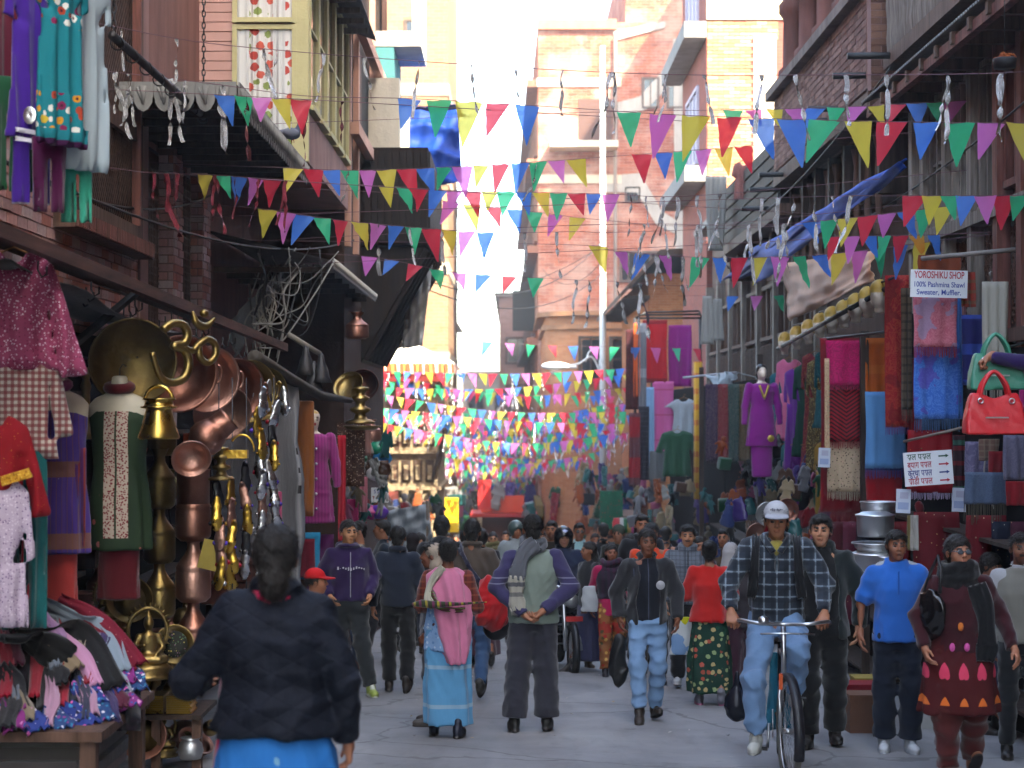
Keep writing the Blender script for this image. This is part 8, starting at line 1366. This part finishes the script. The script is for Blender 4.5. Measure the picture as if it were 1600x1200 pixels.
# 21, 22
f = Fig('moustached man in a grey knitted vest at the frame edge',1594,12.6,1.58,-5,hair='man',skin='6e4532',fa=dict(must=1,beard=1),b=1.05); f.top('shirt',cloth('a4a4a8'),.9,.01,collar=.02); f.top('knitted_vest',cloth('77746c'),.88,.022,sleeve='none',wr=.005); f.trousers(cloth('14161b')); f.shoes()
f = Fig('dark-haired girl looking down behind the woman in maroon',1548,14.2,1.42,40,hair='low',fa=dict(f=1),head=(0,18),skin='8a5a44'); f.top('shirt',cloth('8a94a4'),.85,.008); f.skirt(cloth('2a3048'),.4,1.0); f.shoes()
# stall keeper on a stool at the right edge
st = empty('tall_stool',(4.0,12.5,gz(12.5)),label='tall wooden stool carrying the stall keeper beyond the frame edge',cat='stool'); box_part('seat',(-.2,-.2,1.3),(.2,.2,1.35),WD,st)
for x in (-.16,.16):
    for y in (-.16,.16): box_part('leg',(x-.025,y-.025,0),(x+.025,y+.025,1.3),WD,st)
f = Fig('stall keeper in a purple sleeve reaching out with the handbags',0,12.5,1.66,-30,X=4.0,lift=1.35,hair='man',over=dict(elR=(-.42,-.12,1.46),wrR=(-.62,-.24,1.5),hdR=(-.7,-.3,-.55)),curl=1.0); f.top('sweater',cloth('2c1a52'),.9,.01,seed=22); f.trousers(cloth('2a2a30')); f.shoes()
# people further back
BG = [(598,22.5,1.77,-80,'1f2a38','man','m','man in a dark blue jacket in profile by the grey sheet'),(646,23.5,1.6,175,'241f22','hood','m','person in a dark knitted hood by the grey sheet'),(655,26,1.62,-60,'7a6a5a','man','m','small man in tan half hidden behind the hooded person'),(752,21.5,1.66,185,'1a1820','bun','f','woman with pinned black hair between two walking men'),(725,30,1.66,170,'3a2a2a','man','m','man walking away in the far sunlit crowd'),(790,36,1.68,10,'5a3a6a','man','m','far man in a violet shirt near the kiosk'),(822,38,1.66,175,'2a3a6a','man','m','far man in blue walking towards the kiosk'),(930,30,1.62,5,'7a2026','long','f','woman in wine red behind the sunglasses man'),(943,26.5,1.76,172,'14161c','man','m','man in a black coat with his back turned near the toy stall'),(966,25,1.72,-8,'22261f','cap','m','man in a knitted cap behind the magenta kurta'),(985,26,1.6,-30,'5a3a3a','long','f','woman glancing sideways below the shawl stand'),(1040,25,1.7,172,'2a2a34','man','m','man walking away behind the checked jacket'),(890,34,1.68,0,'3a3a3e','man','m','far man between the two riders'),(847,33,1.66,8,'6a4a3a','man','m','far man in brown behind the bearded man'),(700,34,1.64,4,'8a5a2a','man','m','far man in ochre on the sunlit side'),(1130,23,1.66,-20,'4a3a2a','man','m','stall man in brown beneath the hanging bags'),(760,42,1.66,0,'7a1c1c','man','m','distant man in red in the middle of the street'),(735,46,1.64,180,'3a4a5a','man','m','distant man in slate blue'),(800,47,1.66,180,'2a2a2a','man','m','distant man in black before the kiosk'),(712,40,1.62,0,'a08a2a','long','f','distant woman in mustard yellow'),(905,40,1.68,5,'4a4a52','man','m','distant man in grey by the toy stall'),(860,44,1.64,0,'6a2a4a','long','f','distant woman in plum in the crowd'),(920,20.8,1.5,-60,'1a1a1e','long','f','woman in black leather by the magenta kurta')]
for i,(px,Y,H,fc,c,hr,g,l) in enumerate(BG):
    f = Fig(l,px,Y,H,fc,('walk','walkR','stand')[i%3],hair={'hood':'man','cap':'crop'}.get(hr,hr),q=2.0 if Y < 28 else 2.8,skin=('8a5a42','7a4c36','9a6a50')[i%3],fa=dict(f=(g == 'f')),head=((i*37)%30-15,0)); f.top('jacket',cloth(c),.82,.02,collar=.02,wr=.012)
    if g == 'f': f.skirt(cloth(('4a2a3a','3a3a5a','5a4a3a')[i%3]),.15,1.0)
    else: f.trousers(cloth(('22242c','2a3348','3a342e')[i%3]))
    f.shoes()
    if hr in ('hood','cap'): d = Sdf((-.14,-.14,-.18),(.14,.16,.17),.013); d.ell((0,.02,.045),(.096,.112,.095),.02,c if hr == 'hood' else '3a4038'); (d.ell((0,.04,-.06),(.09,.09,.09),.04,c) if hr == 'hood' else 0); d.ell((0,-.12,-.04),(.072,.08,.085),.01,None,'s'); f.hobj('hood' if hr == 'hood' else 'knitted_cap',vcol(.9,.1),net=d.net())
# ------------------------------------------------------------------ bicycle and its rider
STEEL = metalm('b8babc',.22,.02,.25,'5a5a58'); BLKM = plain('14141a',.4); RUB = plain('5a5852',.85,bump=.4); RUBD = plain('1c1b1b',.85,bump=.4)
def wheel(root, c, r_, tyre, w_=.021, spokes=28, yaw=0, rimm=None):
    M = Matrix.Translation(c)@Matrix.Rotation(yaw,4,'Z'); wl = empty('wheel',(0,0,0),0,root); wl.matrix_local = M
    q = MB(); q.tube([(0,r_*math.cos(a),r_*math.sin(a)) for a in np.linspace(0,2*PI,41)[:-1]],w_,10,closed=True); q.build('tyre',tyre,wl); q = MB(); q.tube([(0,(r_-w_*1.1)*math.cos(a),(r_-w_*1.1)*math.sin(a)) for a in np.linspace(0,2*PI,41)[:-1]],w_*.55,8,closed=True); q.build('rim',rimm or STEEL,wl)
    q = MB()
    for i in range(spokes): a = 2*PI*i/spokes; s_ = .025*(1 if i%2 else -1); q.tube([(s_,.02*math.cos(a+.8),.02*math.sin(a+.8)),(0,(r_-w_)*math.cos(a),(r_-w_)*math.sin(a))],.0016,4,False)
    q.build('spoke',STEEL,wl,kind='stuff'); q = MB(); q.tube([(-.04,0,0),(.04,0,0)],.02,10); q.build('hub',STEEL,wl); return wl
BY = 12.1; bp = Vector(((1218-800)*BY/F,BY,gz(BY))); bk = empty('bicycle',bp,R(-8),label='black roadster bicycle with chrome handlebars, ridden towards the camera',cat='bicycle'); st = R(10)
wheel(bk,(0.05,-.55,.345),.335,RUB,yaw=st); wheel(bk,(0,.55,.345),.335,RUBD); q = MB(); hb = Vector((.02,-.36,.9)); bb = Vector((0,.0,.3)); sx = Vector((0,.2,.82))
for a,b,r_ in ((hb-Vector((0,-.02,.12)),sx-Vector((0,0,.05)),.016),(hb-Vector((0,0,.3)),bb,.018),(sx,bb,.016),(bb,(.05,.55,.345),.011),(bb,(-.05,.55,.345),.011),(sx,(.05,.55,.345),.009),(sx,(-.05,.55,.345),.009)): q.tube([a,b],r_,8)
q.build('frame',BLKM,bk); q = MB(); q.tube([hb+Vector((0,.03,.1)),hb-Vector((0,.03,.22))],.017,8); q.tube([hb-Vector((0,.03,.2)),hb+Vector((.0,-.06,-.25))],.02,8)
for g in (-1,1): q.tube([hb+Vector((g*.03+.01,-.06,-.25)),hb+Vector((g*.05+.02,-.1,-.35)),Vector((.05+g*.05,-.55,.345))],[.014,.013,.01],8)
q.build('fork',STEEL,bk); q = MB(); q.tube(spl([hb+Vector((x,y,z)) for x,y,z in ((-.3,.2,.1),(-.28,.02,.13),(-.15,-.06,.12),(0,.0,.11),(.15,-.06,.12),(.28,.02,.13),(.3,.2,.1))],36),.0125,8); q.build('handlebars',STEEL,bk)
for g in (-1,1): q = MB(); q.tube([hb+Vector((g*.29,.1,.115)),hb+Vector((g*.3,.22,.1))],.018,8); q.build('grip',BLKM,bk)
q = MB(); q.tube([hb+Vector((-.15,-.12,.06)),hb+Vector((.0,-.08,.06)),hb+Vector((.2,-.1,.06))],.006,6); q.build('brake_rod',STEEL,bk); MB().lathe([(0,.03),(.02,.028),(.034,.012),(.036,0),(.03,0)],16,Matrix.Translation(hb+Vector((-.13,-.08,.14)))@Matrix.Rotation(.6,4,'X')).build('bell',STEEL,bk)
def fender(c, r_, a0, a1, yaw=0):
    q = MB(); q.smooth = True; vs = []; M = Matrix.Translation(c)@Matrix.Rotation(yaw,4,'Z'); A_ = np.linspace(a0,a1,18)
    for a in A_:
        for x,dr in ((-.034,-.018),(-.02,0),(.02,0),(.034,-.018)): vs.append(M@Vector((x,(r_+dr)*math.cos(a),(r_+dr)*math.sin(a))))
    q.add(vs,[(i*4+j,i*4+j+1,i*4+j+5,i*4+j+4) for i in range(17) for j in range(3)]); return q
fender((.05,-.55,.345),.375,R(60),R(200),st).build('mudguard',BLKM,bk); fender((0,.55,.345),.375,R(-20),R(130)).build('mudguard',BLKM,bk)
s = Sdf((-.15,-.2,-.08),(.15,.2,.06),.01); s.ell((0,.08,0),(.1,.09,.035)); s.cap((0,.05,0),(0,-.14,.0),.045,.022,.03,fl=(1,1,.7)); v,q,c = s.net(); obj('saddle',npmesh('saddle',v,q),plain('1c1512',.5),bk,(0,.22,.9)); q = MB(); q.tube([(0,.2,.8),(0,.22,.88)],.013,8); q.build('seat_post',STEEL,bk)
q = MB(); q.lathe([(.0,-.004),(.095,-.004),(.095,.004),(0,.004)],22,Matrix.Translation((-.05,0,.3))@Matrix.Rotation(PI/2,4,'Y')); q.tube([(-.075,0,.3),(-.085,-.06,.145)],.01,6); q.tube([(.075,0,.3),(.085,.06,.455)],.01,6); q.build('crank',STEEL,bk)
for x,y,z in ((-.13,-.06,.145),(.13,.06,.455)): box_part('pedal',(x-.045,y-.035,z-.012),(x+.045,y+.035,z+.012),BLKM,bk)
tarp('light_blue_cloth',[(-.06,.2,.75),(.08,.18,.75),(.1,.3,.2),(-.1,.32,.2)],8,10,cloth('2a8aa8'),bk,sag=0,wr=.02); bx((-.012,-.6,.62),(.012,-.58,.72)).build('number_tag',plain('b04a22'),bk)
CY = 'young man in a white cap and plaid shirt riding the bicycle'; f = Fig(CY,0,BY+.16,1.7,-8,X=bp.x+.0,lift=.065,hair='crop',skin='8a5c44',head=(2,2),over=dict(neck=(0,-.1,1.47),shL=(.18,-.09,1.415),shR=(-.18,-.09,1.415),elL=(.32,-.16,1.19),elR=(-.32,-.16,1.19),wrL=(.31,-.37,1.01),wrR=(-.3,-.37,1.01),hdL=(-.1,-.6,-.55),hdR=(.1,-.6,-.55),thL=(-1,0,0),thR=(1,0,0),hipL=(.09,.05,.93),hipR=(-.09,.05,.93),knL=(.14,-.36,.76),knR=(-.15,-.3,.55),anL=(.12,-.12,.46),anR=(-.14,-.24,.16),ftL=.1,ftR=.0),curl=.9,q=.9); capobj(f,'a8aab0','9a9ca4')
q = MB(); r = random.Random(9)
for i in range(8): q.box((-.045+i*.011,-.1-.004*abs(i-4)*-1,.082+r.uniform(-.004,.006)),(-.037+i*.011,-.086,.09+r.uniform(0,.012)))
f.hobj('cap_print',plain('4a4a5a',.7),q); PL = plaid('2c3440',('x',.085,.12,0,'8a98a4',.75),('z',.085,.12,.2,'8a98a4',.75),('x',.085,.3,.4,'1c222c',.6),('z',.085,.3,.6,'1c222c',.6)); k = f.k; J = f.J
d = f.sdf((-.62,-.6,.85),(.62,.4,1.62),.0125); d.loft([z*k for z in (.9,.95,1.1,1.3,1.4,1.45,1.48)],[x*k for x in (.185,.19,.19,.2,.185,.12,.075)],[x*k for x in (.14,.145,.15,.145,.11,.085,.065)],cy=[y*k for y in (.03,.02,-.02,-.07,-.09,-.095,-.095)],folds=(4,.012,0,3,1.2)); d.cap(J['shL'],J['shR'],.07*k,None,.05)
for S_ in 'LR': d.cap(J['sh'+S_],J['el'+S_],.082*k,.07*k,.03); d.cap(J['el'+S_],J['el'+S_]+(J['wr'+S_]-J['el'+S_])*.93,.07*k,.05*k,.02,cut=True)
d.put(lambda x,y,z: np.maximum(np.abs(x)-.045*k*np.clip((z-1.36*k)/(.1*k),0,1),y+.13*k),np.array((-.08,-.35,1.3))*k,np.array((.08,-.1,1.6))*k,.01,None,'s'); f.emit('plaid_shirt',d,PL,.011,22,3)
d = f.sdf((-.15,-.3,1.2),(.15,.1,1.5),.0125); d.ell(np.array((0,-.12,1.425))*k,np.array((.06,.075,.06))*k); f.emit('undershirt',d,cloth('a89a4a'),0)
for g in (-1,1): f.tubepart('collar',[(g*.02,-.2,1.4),(g*.07,-.17,1.47),(g*.085,-.09,1.5),(g*.05,-.03,1.51)],.022,PL); f.strip('rucksack_strap',[(g*.13,.04,1.46),(g*.135,-.08,1.5),(g*.14,-.19,1.42),(g*.15,-.235,1.25),(g*.17,-.2,1.1)],.06,cloth('14151a'),(1,0,0),.012)
d = f.sdf((-.22,-.02,.98),(.22,.32,1.5),.015); d.ell(np.array((0,.13,1.24))*k,np.array((.15,.1,.2))*k); f.emit('rucksack',d,cloth('15161c')); DN = denim('7496be')
d = f.sdf((-.45,-.62,.05),(.45,.4,1.05),.013); d.loft([x*k for x in (.82,.9,1.0)],[x*k for x in (.15,.18,.17)],[x*k for x in (.13,.14,.13)],cy=.04*k,k=.04)
for S_ in 'LR': d.cap(J['hip'+S_],J['kn'+S_],.105*k,.085*k,.04); d.cap(J['kn'+S_],J['kn'+S_]+(J['an'+S_]-J['kn'+S_])*.93,.085*k,.07*k,.03,cut=True)
f.emit('jeans',d,DN,.013,20,6); f.shoes('trainer','a8aaa4','8a8a84')
s = Sdf((-.15,-.12,-.3),(.15,.12,.2),.014); s.ell((0,0,-.1),(.1,.08,.13),.02); s.cap((0,0,0),(0,0,.14),.04,.015,.04); s.wrinkle(.014,28,9); v,q,c = s.net(); obj('dark_carrier_bag',npmesh('bag',v,q),film('1a1c28',.15,.25),None,at(1152,1080,13.4),label='dark plastic carrier bag beside the knee of the cyclist',cat='bag')
# ------------------------------------------------------------------ motorcycle and rider
MY = 21.3; mp = Vector(((884-800)*MY/F,MY,gz(MY))); mc = empty('motorcycle',mp,R(6),label='red-plated motorcycle with chrome crash bars facing the camera',cat='motorcycle'); wheel(mc,(0,-.65,.3),.26,RUBD,.045,24); wheel(mc,(0,.62,.3),.26,RUBD,.05,24); q = fender((0,-.65,.3),.33,R(50),R(190)); q.build('mudguard',BLKM,mc)
q = MB()
for g in (-1,1): q.tube([(g*.09,-.65,.3),(g*.09,-.42,.95)],.022,8)
q.build('fork',STEEL,mc); q = MB(); q.tube(spl([Vector(p) for p in ((-.36,-.18,1.03),(-.28,-.3,1.06),(-.1,-.4,1.0),(.1,-.4,1.0),(.28,-.3,1.06),(.36,-.18,1.03))],30),.013,8); q.build('handlebars',STEEL,mc)
for g in (-1,1):
    q = MB(); q.tube([(g*.25,-.32,1.06),(g*.33,-.34,1.2)],.007,6); q.lathe([(0,-.012),(.05,-.008),(.055,.008),(0,.012)],14,Matrix.Translation((g*.36,-.34,1.24))@Matrix.Rotation(PI/2,4,'X')@Matrix.Diagonal((1.3,.8,1,1))); q.build('mirror',BLKM,mc); q = MB(); q.lathe([(0,.05),(.025,.04),(.03,0),(0,0)],10,Matrix.Translation((g*.17,-.5,.9))@Matrix.Rotation(PI/2,4,'X')); q.build('indicator',plain('b8641c',.3),mc)
    q = MB()
    for z in (.35,.46,.57,.67): q.tube(spl([Vector((g*.06,-.4,z)),Vector((g*.24,-.45,z+.01)),Vector((g*.33,-.36,z+.05)),Vector((g*.3,-.2,z+.03))],16),.011,6)
    q.tube([(g*.07,-.42,.3),(g*.09,-.4,.72)],.014,6); q.build('crash_bar',STEEL,mc)
MB().lathe([(0,-.02),(.07,-.015),(.092,.0),(.09,.04),(.06,.1),(0,.12)],20,Matrix.Translation((0,-.5,.86))@Matrix.Rotation(-PI/2,4,'X')).build('headlamp',STEEL,mc); d = Sdf((-.2,-.62,.7),(.2,-.3,1.15),.014); d.ell((0,-.44,.95),(.14,.08,.15),.03); d.ell((0,-.54,.86),(.08,.08,.08),.01,None,'s'); v,q,c = d.net(); obj('fairing',npmesh('fairing',v,q),plain('17181c',.3,spec=.5),mc)
pl_ = box_part('number_plate',(-.1,-.72,.64),(.1,-.71,.7),plain('9c1c1c',.5),mc); d = Sdf((-.2,-.35,.5),(.2,.75,.98),.02); d.ell((0,-.1,.8),(.14,.25,.13),.03); d.ell((0,.35,.78),(.13,.35,.06),.04); d.ell((0,-.02,.5),(.15,.2,.16),.04); v,q,c = d.net(); obj('tank_and_seat',npmesh('tank',v,q),plain('1a1a20',.3,spec=.5),mc)
f = Fig('motorcyclist in a dark blue jacket and black helmet',0,MY+.25,1.68,8,X=mp.x-.02,hair='man',q=1.2,skin='8a5c46',lift=-.02,over=dict(elL=(.34,-.12,1.18),wrL=(.33,-.4,1.03),elR=(-.34,-.12,1.18),wrR=(-.33,-.4,1.03),hdL=(-.1,-.7,-.3),hdR=(.1,-.7,-.3),thL=(-1,0,0),thR=(1,0,0),knL=(.24,-.12,.52),anL=(.3,-.02,.09),knR=(-.22,-.12,.52),anR=(-.26,-.02,.09),ftL=0,ftR=0),curl=.9); f.top('jacket',cloth('1a2440'),.86,.028,collar=.03,seed=30); f.trousers(cloth('3a3c44'),r=(.1,.085,.07)); f.shoes('shoe','4a3a2e','2a2420')
d = Sdf((-.18,-.2,-.2),(.18,.2,.2),.009); d.ell((0,.01,.03),(.122,.145,.128),.01,'101116'); d.ell((0,.02,-.06),(.115,.12,.09),.04,'101116'); d.ell((0,-.13,-.045),(.08,.12,.075),.01,None,'s'); d.ell((0,-.13,.1),(.04,.04,.022),.001,'8a94b8','p'); f.hobj('helmet',vcol(.22,.5,.01),net=d.net())
